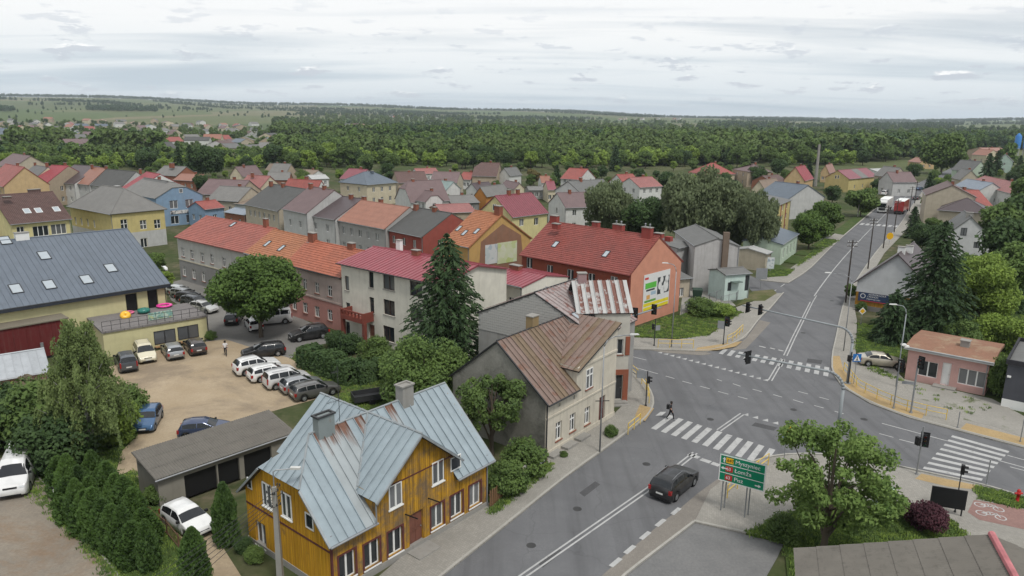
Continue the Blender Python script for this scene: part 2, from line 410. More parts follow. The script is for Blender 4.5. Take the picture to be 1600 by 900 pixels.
a_px = W_LK + [(930, 556), (930, 531)] + RB + RR + SE
area('road', a_px, .03, ASPH)
area('side_street', [(1232, 442.3), (1187, 437), (1160, 425), (1150, 430), (1175, 455), (1187, 468), (1204, 481.7), (1224, 458)], .026, ASPH)
area('side_street', [(1305, 379.5), (1280, 378), (1280, 372), (1318, 366.5)], .026, ASPH)
# --- pavements (raised) and kerbs
area('pavement', [(985, 579.5)] + W_LK[::-1][1:] + [(480, 1010), (585, 906), (672, 832), (752, 792), (790, 768), (848, 714), (950, 656), (978, 628), (978, 595)], .13, PAVE, base=0)
kerb(W_LK)
area('pavement', [(985, 545), (1050, 547), (1105, 549), (1140, 540), (1165, 527), (1187, 497), (1204, 482), (1224, 458), (1214, 458), (1150, 480), (1155, 490), (1135, 505), (1110, 522), (1060, 530), (990, 527), (930, 520), (930, 531)], .13, PAVE, base=0)
kerb(RB[:8])
area('traffic_island', [(1010, 546), (1040, 551), (1095, 555), (1112, 553), (1102, 549.5), (1050, 547.6)], .05, PAVD, base=0)
area('parking_strip', [(1187, 500), (1204, 504), (1180, 530), (1165, 545), (1143, 547), (1166, 528)], .036, PAVD)
area('pavement', [(1232, 442), (1255, 428), (1270, 416), (1305, 380), (1345, 346), (1375, 321), (1398, 304), (1388, 304), (1362, 321), (1330, 345), (1292, 374), (1262, 398), (1245, 412), (1222, 428), (1200, 432), (1187, 437.5)], .13, PAVE, base=0)
kerb(RB[8:16])
rp = RR[4:]
area('pavement', rp + [(1760, 722), (1600, 683), (1552, 666), (1505, 655), (1512, 640), (1430, 622), (1412, 594), (1352, 572), (1337, 560), (1339, 500), (1336, 485), (1340, 455), (1362, 428), (1382, 395), (1406, 370), (1424, 352), (1436, 335), (1447, 318), (1452, 300)], .13, PAVE, base=0)
kerb(RR[5:])
area('pavement', [(1760, 823)] + SE[:8] + [(1150, 733), (1110, 765), (1085, 815), (1165, 833), (1235, 800), (1300, 775), (1400, 790), (1470, 800), (1520, 845), (1600, 858), (1760, 905)], .13, PAVE, base=0)
kerb(SE[:8] + [(1150, 733)])
area('parking_bay', [(1110, 765), (1150, 733), (1126, 745), (1090, 771), (1056, 800), (1032, 818), (984, 860), (940, 900), (860, 985), (900, 985), (975, 900), (1000, 880), (1085, 816)], .06, PAVD, base=0)
area('driveway', [(1084, 817), (1000, 881), (975, 901), (900, 985), (1150, 985), (1215, 870), (1225, 848), (1165, 834)], .034, m_soft('driveway_asphalt', (.155, .155, .155), (.20, .198, .195), None, .4))
kerb([(1084, 816), (1165, 833.5), (1225, 848)], sm=0); kerb([(1084, 817), (1000, 881), (975, 901), (900, 985)], sm=0)
for q in ([(1022, 638), (1008, 658), (992, 650), (1000, 632)], [(1122, 547), (1150, 541), (1160, 533), (1090, 543), (1086, 548)], [(1300, 556), (1302, 582), (1318, 602), (1360, 627), (1420, 649), (1440, 654), (1445, 646), (1400, 630), (1345, 606), (1318, 578), (1312, 556)],
          [(1500, 671), (1600, 696), (1640, 706), (1640, 696), (1600, 684), (1510, 661)], [(1440, 740), (1530, 759), (1535, 766), (1480, 760), (1430, 748)]):
    area('tactile_paving', q, .137, PAVT)
area('cycle_path', [(1522, 781), (1570, 789), (1700, 818), (1700, 845), (1600, 827), (1530, 812), (1512, 800)], .138, PAVR)
# --- lots, yards and lawns
area('sand_lot', [(165, 575), (245, 548), (322, 534), (352, 530), (400, 545), (455, 560), (490, 590), (530, 612), (485, 626), (320, 672), (240, 702), (236, 720), (262, 770), (300, 800), (345, 850), (380, 905), (330, 905), (285, 850), (262, 800), (235, 770), (205, 735), (180, 745), (190, 705), (215, 680), (212, 640), (180, 610)], .02, SAND)
area('lot_asphalt', [(322, 534), (352, 530), (400, 545), (455, 560), (470, 545), (540, 530), (470, 497), (380, 462), (300, 432), (255, 445), (268, 470), (322, 500)], .024, m_soft('lot_asphalt', (.17, .165, .155), (.23, .22, .205), None, .2))
area('lawn', [(455, 560), (470, 548), (540, 560), (625, 590), (690, 640), (610, 660), (530, 640), (530, 612), (490, 590)], .016, DRYG)
area('dirt_yard', [(-160, 770), (-60, 690), (45, 735), (75, 760), (185, 900), (230, 990), (-300, 990)], .02, DIRT)
area('lawn', [(75, 760), (185, 900), (230, 990), (330, 990), (330, 905), (285, 850), (262, 800), (235, 770), (205, 735), (180, 745), (190, 705), (215, 680), (200, 640), (90, 690), (45, 735)], .016, GRASS)
kerb([(45, 735), (75, 760), (130, 832), (185, 900), (240, 985)], 'yard_edging', .12, .1, 0)
area('lawn', [(988, 516), (1040, 497), (1062, 494), (1108, 478), (1145, 488), (1160, 488), (1130, 506), (1107, 522), (1060, 528), (992, 525)], .135, DRYG, base=0)
area('lawn', [(1150, 478), (1176, 455), (1208, 452), (1214, 458), (1195, 470), (1175, 470)], .137, DRYG, base=0)
area('yard', [(1062, 494), (1066, 462), (1085, 440), (1090, 450), (1135, 463), (1150, 478), (1108, 478)], .02, CONCR)
for q in ([(1192, 424), (1213, 412), (1240, 421), (1230, 431), (1200, 433)], [(1219, 408), (1237, 398), (1262, 402), (1250, 413)], [(1240, 397), (1262, 385), (1285, 388), (1268, 400)], [(1268, 383), (1288, 372), (1310, 376), (1290, 387)], [(1300, 364), (1345, 330), (1360, 331), (1318, 367)]):
    area('lawn', q, .139, GRASS, base=0)
area('lawn', [(1340, 506), (1378, 508), (1420, 540), (1412, 560), (1380, 556), (1338, 551)], .139, GRASS, base=0)
area('lawn', [(1370, 470), (1450, 420), (1760, 470), (1760, 600), (1600, 575), (1436, 532), (1400, 520)], .012, GRASS)
area('forecourt', [(1352, 572), (1338, 556), (1380, 556), (1412, 592), (1550, 623), (1575, 636), (1600, 650), (1760, 690), (1760, 722), (1600, 683), (1552, 666), (1505, 655), (1512, 640), (1430, 622), (1410, 600)], .141, CONCR, base=0)
area('lawn', [(1165, 833), (1235, 800), (1300, 775), (1400, 790), (1470, 800), (1520, 845), (1700, 880), (1700, 985), (1240, 985), (1225, 848)], .136, GRASS, base=0)
area('lawn', [(1528, 762), (1600, 780), (1640, 790), (1640, 802), (1570, 788), (1530, 778)], .139, GRASS, base=0)
area('lawn', [(760, 735), (856, 722), (800, 775), (765, 796), (700, 690), (740, 660)], .016, DRYG)

# --- painted markings (each mark a sheet on the road)
RM = tag(put('road_markings', None), kind='structure'); RM.empty_display_size = .1
def pquad(name, q, z=.036, mat=None):
    m = MB(); q = [Vector((a.x, a.y, z)) for a in q]
    if (q[1] - q[0]).cross(q[2] - q[0]).z < 0: q = q[::-1]
    return m.poly(q).out(name, mat or LINE, RM)
def stripes(n, b0, b1, t0, t1, w=.5):
    """zebra: n stripes; bottom ends run b0..b1, top ends t0..t1"""
    B0, B1, T0, T1 = P(*b0), P(*b1), P(*t0), P(*t1)
    for i in range(n):
        k = i / (n - 1); b = B0.lerp(B1, k); t = T0.lerp(T1, k); d = (B1 - B0).normalized() * w / 2
        pquad('zebra_stripe', [b - d, b + d, t + d, t - d])
stripes(11, (1021, 671), (1190, 726), (1050, 650), (1207, 702))
stripes(1 + 12, (1126, 553.5), (1290, 588), (1134, 546), (1292, 574))
stripes(9, (1487, 682), (1436, 739), (1576, 707), (1528, 757), .48)
pquad('zebra_stripe', [P(1024, 650), P(1034, 650), P(1041, 644), P(1032, 644)])
def lines(name, segs, w=.14, sm=0):
    for s in segs:
        pts = [P(*p) for p in (smooth_px(s, sm, False) if sm else s)]
        o = ribbon(pts, w, .036).out(name, LINE, RM)
for off in (-.17, .17):
    for s in ([(745, 955), (820, 899), (1020, 760), (1086, 708)], [(1123, 673), (1160, 647)], [(1203, 595), (1223, 561)], [(1227, 556), (1240, 528), (1256, 496), (1268, 472)]):
        ribbon([P(*p) for p in s], .13, .036, None, off).out('centre_line', LINE, RM)
lines('lane_dash', [[(985, 572.5), (1028, 584.5)], [(1040, 588), (1054, 592)], [(1066, 596), (1081, 600)], [(1094, 604), (1109, 608)], [(1122, 612), (1138, 616.5)], [(1153, 620), (1168, 624)],
     [(1120, 593), (1128, 596)], [(1145, 600), (1157, 604)], [(1176, 608.5), (1190, 612.5)], [(1208, 617), (1222, 621)], [(1239, 625), (1255, 630)], [(1272, 634), (1287, 638)], [(1304, 643), (1318, 647)],
     [(1247, 612), (1262, 616)], [(1280, 621), (1295, 625)], [(985, 557), (1010, 563)], [(1270, 472), (1276, 462)]], .13)
lines('edge_line', [[(1378, 662), (1480, 689.5)], [(1374, 678), (1396, 684)], [(1405, 687), (1448, 698)], [(1305, 555), (1310, 528), (1316, 500), (1326, 470)], [(1578, 730), (1640, 746)], [(1560, 720), (1640, 742)], [(1574, 712), (1640, 730)]], .13)
lines('centre_line', [[(1272, 463), (1285, 444), (1310, 412), (1340, 379), (1372, 346), (1400, 318), (1428, 299)]], .17, 1)
lines('lane_dash', [[(1186, 470), (1194, 466)], [(1205, 458), (1213, 453)], [(1220, 448), (1226, 444)], [(1231, 440), (1237, 437)], [(1281, 378.5), (1288, 374)], [(1296, 368), (1304, 362)]], .16)
stripes(7, (1345, 351.5), (1398, 355), (1349, 349), (1401, 352.5), .8)
def teeth(n, a, b, s=.5):
    A, B = P(*a), P(*b); d = (B - A).normalized(); q = Vector((-d.y, d.x, 0))
    for i in range(n):
        c = A.lerp(B, i / (n - 1)); m = MB(); c.z = .036
        m.poly([c - d * s / 2 - q * .32, c + d * s / 2 - q * .32, c + q * .32]).out('give_way_tooth', LINE, RM)
teeth(17, (1033, 551), (1198, 594), .55); teeth(6, (1167, 648), (1246, 670), .55)
lines('stop_line', [[(1186, 541), (1196, 543.5)], [(1203, 544), (1211, 546)], [(1216, 547), (1224, 549)]], .28)
lines('stop_line', [[(1076, 710), (1092, 716)], [(1095, 718), (1110, 723)], [(1112, 724), (1124, 728)]], .5)
for c in ((1056, 800), (1032, 818), (1008, 838), (984, 860), (962, 880)):
    a = P(*c); d = (P(1056, 800) - P(984, 860)).normalized()
    ribbon([a - d * .55, a + d * .55], .3, .0665).out('bay_mark', LINE, RM)
# worn bicycle pictograms on the path
for k, (px, py) in enumerate(((1545, 795), (1548, 808))):
    c = P(px, py); d = (P(1580, 803) - P(1540, 793)).normalized(); q = Vector((-d.y, d.x, 0)); m = MB()
    for e in (-.55, .55):
        for i in range(14):
            a0, a1 = 2 * math.pi * i / 14, 2 * math.pi * (i + 1) / 14
            f = lambda a, r: Vector((c.x, c.y, .143)) + d * (e + r * math.cos(a)) + q * (r * math.sin(a))
            m.poly([f(a0, .28), f(a0, .36), f(a1, .36), f(a1, .28)][::-1])
    for (x0, y0, x1, y1) in ((-.55, 0, -.1, .45), (-.1, .45, .3, .42), (.3, .42, 0, .02), (-.55, 0, 0, .02), (0, .02, -.14, .5), (.3, .5, .55, 0)):
        p0 = Vector((c.x, c.y, .144)) + d * x0 + q * y0; p1 = Vector((c.x, c.y, .144)) + d * x1 + q * y1; w = (p1 - p0).normalized(); w = Vector((-w.y, w.x, 0)) * .04
        m.poly([p0 - w, p1 - w, p1 + w, p0 + w])
    m.out('bicycle_mark', LINE, RM)

IRON = plain('cast_iron', (.045, .045, .045), .7, .2)
for px, py in ((902, 795), (1010, 725), (830, 852), (1110, 655), (1240, 640), (1255, 520), (1300, 470), (1350, 655)):
    c = P(px, py, .034); m = MB(); m.lathe([(0, .002), (.3, .002), (.33, -.02)], c, 18); o = m.out('manhole_cover', IRON, RM)
PATCH = m_soft('asphalt_patch', (.075, .075, .078), (.095, .095, .097), None, .8)
for q in ([(905, 770), (930, 752), (938, 757), (913, 776)], [(1180, 660), (1215, 668), (1209, 673), (1174, 665)], [(1262, 560), (1285, 563), (1283, 569), (1260, 566)], [(840, 880), (872, 856), (880, 862), (848, 887)]): area('road_patch', q, .0335, PATCH)
# ================================================================ buildings
_wcache = {}
def win_mesh(w, h, style, fm, pm):
    """frame and pane meshes of a window, centred on x, bottom at z=0, face towards -y"""
    key = (round(w, 2), round(h, 2), style, fm.name, pm.name)
    if key in _wcache: return _wcache[key]
    m = MB(); t = .07 if w > .5 else .05; d0, d1 = -.0, .06
    m.box(-w / 2, w / 2, d0, d1, 0, t); m.box(-w / 2, w / 2, d0, d1, h - t, h); m.box(-w / 2, -w / 2 + t, d0, d1, t, h - t); m.box(w / 2 - t, w / 2, d0, d1, t, h - t)
    if style in (2, 3, 'T', 'X'):
        n = 3 if style == 3 else 2
        for i in range(1, n): x = -w / 2 + w * i / n; m.box(x - .06, x + .06, d0 - .01, d1, t, h - t)
    if style in ('T', 'X'): zt = h * (.68 if style == 'T' else .5); m.box(-w / 2 + t, w / 2 - t, d0 - .005, d1 - .005, zt - .05, zt + .05)
    p = MB(); p.poly([(-w / 2 + t * .5, .04, t * .5), (w / 2 - t * .5, .04, t * .5), (w / 2 - t * .5, .04, h - t * .5), (-w / 2 + t * .5, .04, h - t * .5)])
    _wcache[key] = (m.mesh('window', fm), p.mesh('pane', pm)); return _wcache[key]
def door_mesh(w, h, mat):
    key = ('door', round(w, 2), round(h, 2), mat.name)
    if key in _wcache: return _wcache[key]
    m = MB(); m.box(-w / 2, w / 2, .03, .08, 0, h); 
    for z0, z1 in ((.12, h * .45), (h * .52, h - .15)):
        m.box(-w / 2 + .12, -.04, .012, .03, z0, z1); m.box(.04, w / 2 - .12, .012, .03, z0, z1)
    hd = MB(); hd.box(w / 2 - .14, w / 2 - .08, -.05, .03, h * .47, h * .49)
    _wcache[key] = (m.mesh('door', mat), hd.mesh('handle', STEEL)); return _wcache[key]
class House:
    """local frame: x along the front (camera side), y to the back, z up; root at the front-left eave corner on the ground"""
    def __init__(s, name, label, A, ang, L, D, ze, rise, axis='x', wall=None, roof=None, ov=.3, so=.15, cat='house', wins=(), z0=0.0, group=None, style='plain',
                 clip=0.0, hip=None, trim=None, thick=.14, nobase=False, base=None, gut=True, nowin=False):
        s.A = Vector((A[0], A[1], z0)); s.ang = ang; s.L, s.D, s.ze, s.rise, s.axis = L, D, ze, rise, axis
        s.root = empty(name, label, cat, s.A, ang, group); s.wallm, s.roofm = wall, roof
        s.x0, s.x1, s.y0, s.y1 = (so, L - so, ov, D - ov) if axis == 'x' else (ov, L - ov, so, D - so)
        s.mw = Matrix.Translation(s.A) @ Matrix.Rotation(ang, 4, 'Z'); s.inv = s.mw.inverted()
        s.ops = {k: [] for k in 'frbl'}; s.ov, s.so = ov, so; s.clip, s.hip, s.style, s.thick = clip, hip, style, thick
        s.base = base; s.trim = trim; s.gut = gut
    def fac(s, k):
        """facade k: origin, direction along, outward normal, length (seen from outside, left to right)"""
        return {'f': (Vector((s.x0, s.y0, 0)), Vector((1, 0, 0)), Vector((0, -1, 0)), s.x1 - s.x0), 'b': (Vector((s.x1, s.y1, 0)), Vector((-1, 0, 0)), Vector((0, 1, 0)), s.x1 - s.x0),
                'r': (Vector((s.x1, s.y0, 0)), Vector((0, 1, 0)), Vector((1, 0, 0)), s.y1 - s.y0), 'l': (Vector((s.x0, s.y1, 0)), Vector((0, -1, 0)), Vector((-1, 0, 0)), s.y1 - s.y0)}[k]
    def local(s, k, px, py, out=0.0):
        o, d, n, L = s.fac(k); r3 = s.mw.to_3x3(); wn_ = r3 @ n
        p = s.inv @ onplane(px, py, s.mw @ (o + n * out), wn_); return (p - o).dot(d), p.z
    def wpx(s, k, pts, w, h, style=2, fm=None, pm=None, sill=None, surround=None):
        """windows centred on picture points"""
        for (px, py) in pts:
            a, z = s.local(k, px, py); s.ops[k].append(dict(a=a, z=max(0.0, z - h / 2), w=w, h=h, style=style, fm=fm or WHITE, pm=pm or GL, sill=sill, sur=surround))
    def wrow(s, k, n, z, w, h, style=2, a0=.08, a1=.92, fm=None, pm=None, sill=None, surround=None):
        L = s.fac(k)[3]
        for i in range(n):
            a = L * (a0 + (a1 - a0) * (i + .5) / n); s.ops[k].append(dict(a=a, z=z, w=w, h=h, style=style, fm=fm or WHITE, pm=pm or GL, sill=sill, sur=surround))
    def door(s, k, px, py, w, h, mat, z=.15):
        a, _ = s.local(k, px, py); s.ops[k].append(dict(a=a, z=z, w=w, h=h, style='door', fm=mat, pm=None, sill=None, sur=None))
    def roofz(s, x, y):
        """height of the roof plane above local x, y (gable)"""
        if s.axis == 'x': return s.ze + s.rise * (1 - abs(y - s.D / 2) / (s.D / 2))
        return s.ze + s.rise * (1 - abs(x - s.L / 2) / (s.L / 2))
    def build(s):
        m = MB(); r = s.root
        wt = {k: s.ze - .02 for k in 'frbl'}
        side = s.rise * (s.ov / ((s.D if s.axis == 'x' else s.L) / 2)) if s.hip is None else 0
        zt = s.ze + side - .03
        for k in 'frbl':
            o, d, n, L = s.fac(k); ops = []
            for q in s.ops[k]:
                q['a'] = min(max(q['a'], q['w'] / 2 + .1), L - q['w'] / 2 - .1)
                if all(abs(q['a'] - p['a']) > (q['w'] + p['w']) / 2 + .02 or abs(q['z'] + q['h'] / 2 - p['z'] - p['h'] / 2) > (q['h'] + p['h']) / 2 + .02 for p in ops): ops.append(q)
            ins = [q for q in ops if q['z'] + q['h'] < zt - .05 and q['z'] > -.01]
            xs = sorted({0.0, L, *[q['a'] - q['w'] / 2 for q in ins], *[q['a'] + q['w'] / 2 for q in ins]})
            zs = sorted({0.0, zt, *[q['z'] for q in ins], *[q['z'] + q['h'] for q in ins], *([s.base[0]] if s.base else [])})
            pt = lambda a, z, dep=0.0: o + d * a + Vector((0, 0, z)) - n * dep
            for i in range(len(xs) - 1):
                for j in range(len(zs) - 1):
                    cx, cz = (xs[i] + xs[i + 1]) / 2, (zs[j] + zs[j + 1]) / 2
                    if any(abs(cx - q['a']) < q['w'] / 2 and q['z'] < cz < q['z'] + q['h'] for q in ins): continue
                    m.poly([pt(xs[i], zs[j]), pt(xs[i + 1], zs[j]), pt(xs[i + 1], zs[j + 1]), pt(xs[i], zs[j + 1])], 1 if s.base and cz < s.base[0] else 0)
            for q in ops:
                a0, a1, z0, z1 = q['a'] - q['w'] / 2, q['a'] + q['w'] / 2, q['z'], q['z'] + q['h']; dep = .13 if q in ins else -.03
                if q in ins:
                    for (e0, e1) in (((a0, z0), (a1, z0)), ((a1, z0), (a1, z1)), ((a1, z1), (a0, z1)), ((a0, z1), (a0, z0))):
                        m.poly([pt(*e0), pt(*e1), pt(*e1, .2), pt(*e0, .2)])
                loc = pt(q['a'], q['z'], dep - (.0 if q in ins else .02)); rz = math.atan2(d.y, d.x)
                if q['style'] == 'door':
                    me, hd = door_mesh(q['w'], q['h'], q['fm']); w = put('door', me, r, loc, rz); put('handle', hd, w)
                elif q['style'] == 'hole':
                    put('opening', win_mesh(q['w'], q['h'], 1, q['fm'], BLACK)[1], r, pt(q['a'], q['z'], .14), rz)  # interior darkness painted as a matt black sheet behind the hole
                else:
                    f, p = win_mesh(q['w'], q['h'], q['style'], q['fm'], q['pm']); w = put('window', f, r, loc, rz); put('pane', p, w)
                    if q['sill']:
                        sb = MB(); sb.box(-q['w'] / 2 - .08, q['w'] / 2 + .08, -dep - .09, -dep + .1 if q in ins else .02, -.08, -.003); sb.out('sill', q['sill'], w)
                    if q['sur']:
                        sb = MB(); t = .13; W2, H2 = q['w'] / 2, q['h']
                        for b in ((-W2 - t, -W2, -.0, H2 + t), (W2, W2 + t, -.0, H2 + t), (-W2, W2, H2, H2 + t), (-W2 - t, W2 + t, -t, 0)): sb.box(b[0], b[1], -dep - .035, -dep + .01, b[2], b[3])
                        sb.out('surround', q['sur'], w)
        # gable triangles
        if s.hip is None and s.rise > .05:
            hd = (s.D if s.axis == 'x' else s.L) / 2
            for k in ('lr' if s.axis == 'x' else 'fb'):
                o, d, n, L = s.fac(k); ap = s.ze + s.rise - .03
                if s.clip and k in ('l', 'f'):
                    zc = s.ze + s.rise * (1 - s.clip) - .03; hw = hd * s.clip
                    m.poly([o + Vector((0, 0, zt)), o + d * L + Vector((0, 0, zt)), o + d * (L / 2 + hw) + Vector((0, 0, zc)), o + d * (L / 2 - hw) + Vector((0, 0, zc))])
                else: m.poly([o + Vector((0, 0, zt)), o + d * L + Vector((0, 0, zt)), o + d * (L / 2) + Vector((0, 0, ap))])
        wm = [s.wallm] + ([s.base[1]] if s.base else [])
        m.out('wall', wm, r); s.roofs(); return s
    def planes(s):
        L, D, ze, zr = s.L, s.D, s.ze, s.ze + s.rise
        V = Vector
        if s.hip is not None:
            h0, h1 = s.hip if isinstance(s.hip, tuple) else (s.hip, s.hip)
            a, b = V((h0, D / 2, zr)), V((L - h1, D / 2, zr)); c = [V((0, 0, ze)), V((L, 0, ze)), V((L, D, ze)), V((0, D, ze))]
            return [[c[0], c[1], b, a], [c[2], c[3], a, b], [c[1], c[2], b], [c[3], c[0], a]]
        if s.axis == 'x':
            if s.clip:
                k = s.clip; hx = D / 2 * k * .9; a, b = V((hx, D / 2, zr)), V((L, D / 2, zr)); zc = ze + s.rise * (1 - k); e0, e1 = V((0, D / 2 * (1 - k), zc)), V((0, D / 2 * (1 + k), zc))
                return [[V((0, 0, ze)), V((L, 0, ze)), b, a, e0], [V((L, D, ze)), V((0, D, ze)), e1, a, b], [e0, a, e1][::-1]]
            a, b = V((0, D / 2, zr)), V((L, D / 2, zr)); return [[V((0, 0, ze)), V((L, 0, ze)), b, a], [V((L, D, ze)), V((0, D, ze)), a, b]]
        if s.clip:
            k = s.clip; hy = L / 2 * k * .9; a, b = V((L / 2, hy, zr)), V((L / 2, D, zr)); zc = ze + s.rise * (1 - k); e0, e1 = V((L / 2 * (1 - k), 0, zc)), V((L / 2 * (1 + k), 0, zc))
            return [[V((0, D, ze)), V((0, 0, ze)), e0, a, b], [V((L, 0, ze)), V((L, D, ze)), b, a, e1], [e0, e1, a]]
        a, b = V((L / 2, 0, zr)), V((L / 2, D, zr)); return [[V((0, D, ze)), V((0, 0, ze)), a, b], [V((L, 0, ze)), V((L, D, ze)), b, a]]
    def roofs(s):
        r = s.root; pl = s.planes(); m = MB()
        for i, q in enumerate(pl):
            if s.style == 'step' and len(q) == 4 and i < 2: steprows(m, q, .36, s.thick)
            elif s.style == 'corr' and len(q) == 4 and i < 2: corrugate(m, q, .18, .03)
            elif s.style == 'strip' and len(q) == 4 and i < 2: strips(s, q, .62)
            else: m.slab(q, s.thick)
        ro = m.out('roof', s.roofm, r) if m.v else None
        zr = s.ze + s.rise
        cap = MB(); pm = s.trim or s.roofm
        if s.hip is None and s.rise > .3:
            c0, c1 = (Vector((0, s.D / 2, zr)), Vector((s.L, s.D / 2, zr))) if s.axis == 'x' else (Vector((s.L / 2, 0, zr)), Vector((s.L / 2, s.D, zr)))
            if s.clip: c0 = c0.lerp(c1, min(.4, s.clip * .9 * (s.D if s.axis == 'x' else s.L) / 2 / (c1 - c0).length))
            cap.tube(c0, c1, .11, n=6)
            cap.out('ridge_cap', pm, r)
        elif s.hip is not None:
            for q in pl[2:]:
                if len(q) == 3: cap.tube(q[0], q[2], .09, n=5); cap.tube(q[1], q[2], .09, n=5)
            cap.tube(pl[0][2], pl[0][3], .1, n=5); cap.out('ridge_cap', pm, r)
        if s.gut:
            g = MB()
            if s.axis == 'x' or s.hip is not None: g.tube((0, -.05, s.ze - .06), (s.L, -.05, s.ze - .06), .07, n=6)
            else: g.tube((-.05, 0, s.ze - .06), (-.05, s.D, s.ze - .06), .07, n=6); g.tube((s.L + .05, 0, s.ze - .06), (s.L + .05, s.D, s.ze - .06), .07, n=6)
            g.out('gutter', s.gut if not isinstance(s.gut, bool) else STEEL, r)
            d = MB(); d.tube((s.x1 - .12, s.y0 - .07, .1), (s.x1 - .12, s.y0 - .07, s.ze - .3), .05, n=6); d.tube((s.x1 - .12, s.y0 - .07, s.ze - .3), (s.x1 - .12, -.05, s.ze - .1), .05, n=6)
            d.out('downpipe', s.gut if not isinstance(s.gut, bool) else STEEL, r)
    def chimney(s, x, y, w=.6, d=.45, h=1.0, mat=None, pots=0, zt=None):
        zb = s.roofz(x, y) - .5 if zt is None else zt - .5; top = (s.ze + s.rise if zt is None else zt) + h
        m = MB(); m.box(x - w / 2, x + w / 2, y - d / 2, y + d / 2, zb, top); c = m.out('chimney', mat or BRICK_RED, s.root)
        k = MB(); k.box(x - w / 2 - .06, x + w / 2 + .06, y - d / 2 - .06, y + d / 2 + .06, top, top + .09); k.out('chimney_cap', CONC, c)
        for i in range(pots):
            k = MB(); px = x - w / 2 + w * (i + .5) / pots; k.lathe([(.09, top + .09), (.09, top + .45), (.16, top + .47), (.0, top + .58)], (px, y, 0), 8); k.out('chimney_pot', STEEL, c)
    def chpx(s, px, py, w=.6, d=.45, h=None, mat=None, pots=0):
        """chimney whose top centre is at a picture point, standing on the ridge line"""
        n = Vector((0, -1, 0)) if s.axis == 'x' else Vector((1, 0, 0))
        p0 = Vector((0, s.D / 2, 0)) if s.axis == 'x' else Vector((s.L / 2, 0, 0))
        p = s.inv @ onplane(px, py, s.mw @ p0, s.mw.to_3x3() @ n); hh = p.z - (s.ze + s.rise)
        s.chimney(p.x, p.y, w, d, max(.4, min(2.2, hh)), mat, pots, s.ze + s.rise)
    def skylight(s, px, py, w=.78, h=1.3, side=0, fm=None):
        q = s.planes()[side]; n = (q[1] - q[0]).cross(q[2] - q[0]).normalized()
        p = s.inv @ onplane(px, py, s.mw @ q[0], s.mw.to_3x3() @ n)
        ex = (q[1] - q[0]).normalized(); ey = n.cross(ex)
        o = put('skylight', _sky_mesh(w, h, fm or DARK)[0], s.root); M4 = Matrix((ex.to_4d(), ey.to_4d(), n.to_4d(), (0, 0, 0, 1))).transposed()
        for i in range(3): M4[3][i] = 0
        M4.translation = p; o.matrix_basis = M4; put('pane', _sky_mesh(w, h, fm or DARK)[1], o)
def _sky_mesh(w, h, fm):
    key = ('sky', w, h, fm.name)
    if key not in _wcache:
        m = MB(); t = .08
        for b in ((-w / 2, w / 2, -h / 2, -h / 2 + t), (-w / 2, w / 2, h / 2 - t, h / 2), (-w / 2, -w / 2 + t, -h / 2 + t, h / 2 - t), (w / 2 - t, w / 2, -h / 2 + t, h / 2 - t)): m.box(*b, -.02, .1)
        p = MB().poly([(-w / 2 + .05, -h / 2 + .05, .06), (w / 2 - .05, -h / 2 + .05, .06), (w / 2 - .05, h / 2 - .05, .06), (-w / 2 + .05, h / 2 - .05, .06)])
        _wcache[key] = (m.mesh('skylight', fm), p.mesh('pane', SKYGL))
    return _wcache[key]
def steprows(m, q, c, th):
    """tile courses: each a thin plate whose lower edge stands proud of the course below"""
    a, b, d, e = [Vector(p) for p in q]; n = (b - a).cross(d - a).normalized(); k = max(3, int((e - a).length / c))
    for i in range(k):
        t0, t1 = i / k, (i + 1) / k
        p0, p1 = a.lerp(e, t0) + n * .05, b.lerp(d, t0) + n * .05; p2, p3 = b.lerp(d, t1), a.lerp(e, t1)
        m.poly([p0, p1, p2, p3]); m.poly([p0 - n * .05, p1 - n * .05, p1, p0])
    m.slab([a - n * .012, b - n * .012, d - n * .012, e - n * .012], th)
def corrugate(m, q, wl_, amp, seg=4):
    a, b, d, e = [Vector(p) for p in q]; n = (b - a).cross(d - a).normalized(); k = max(4, int((b - a).length / wl_))
    rows = max(2, int((e - a).length / 1.15))
    for r_ in range(rows):
        t0, t1 = r_ / rows, (r_ + 1) / rows + .02; base = len(m.v)
        for i in range(k * seg + 1):
            x = i / (k * seg); z = amp * math.cos(2 * math.pi * i / seg); p0 = a.lerp(b, x); p1 = e.lerp(d, x)
            m.v.append(tuple(p0.lerp(p1, t0) + n * (z + .05))); m.v.append(tuple(p0.lerp(p1, min(1, t1)) + n * (z + .03)))
        for i in range(k * seg): j = base + 2 * i; m.f.append((j, j + 2, j + 3, j + 1)); m.m.append(0)
    m.slab([a, b, d, e], .06)
def strips(h, q, w, mat=None, name='roof_sheet'):
    """standing-seam roof: every sheet a piece of its own"""
    a, b, d, e = [Vector(p) for p in q]; n = (b - a).cross(d - a).normalized(); k = max(2, round((b - a).length / w)); ex = (b - a).normalized()
    m = MB(); m.slab([a - n * .03, b - n * .03, d - n * .03, e - n * .03], .1); m.out('roof_deck', mat or h.roofm, h.root)
    rnd = random.Random(5)
    for i in range(k):
        p0, p1, p2, p3 = a.lerp(b, i / k), a.lerp(b, (i + 1) / k), e.lerp(d, (i + 1) / k), e.lerp(d, i / k); u = n * rnd.uniform(0, .012)
        m = MB(); m.poly([p0 + u, p1 + u, p2 + u, p3 + u]); g = ex * .02
        m.slab([p1 - g + u + n * .045, p1 + u + n * .045, p2 + u + n * .045, p2 - g + u + n * .045], .05)
        m.out(name, mat or h.roofm, h.root)
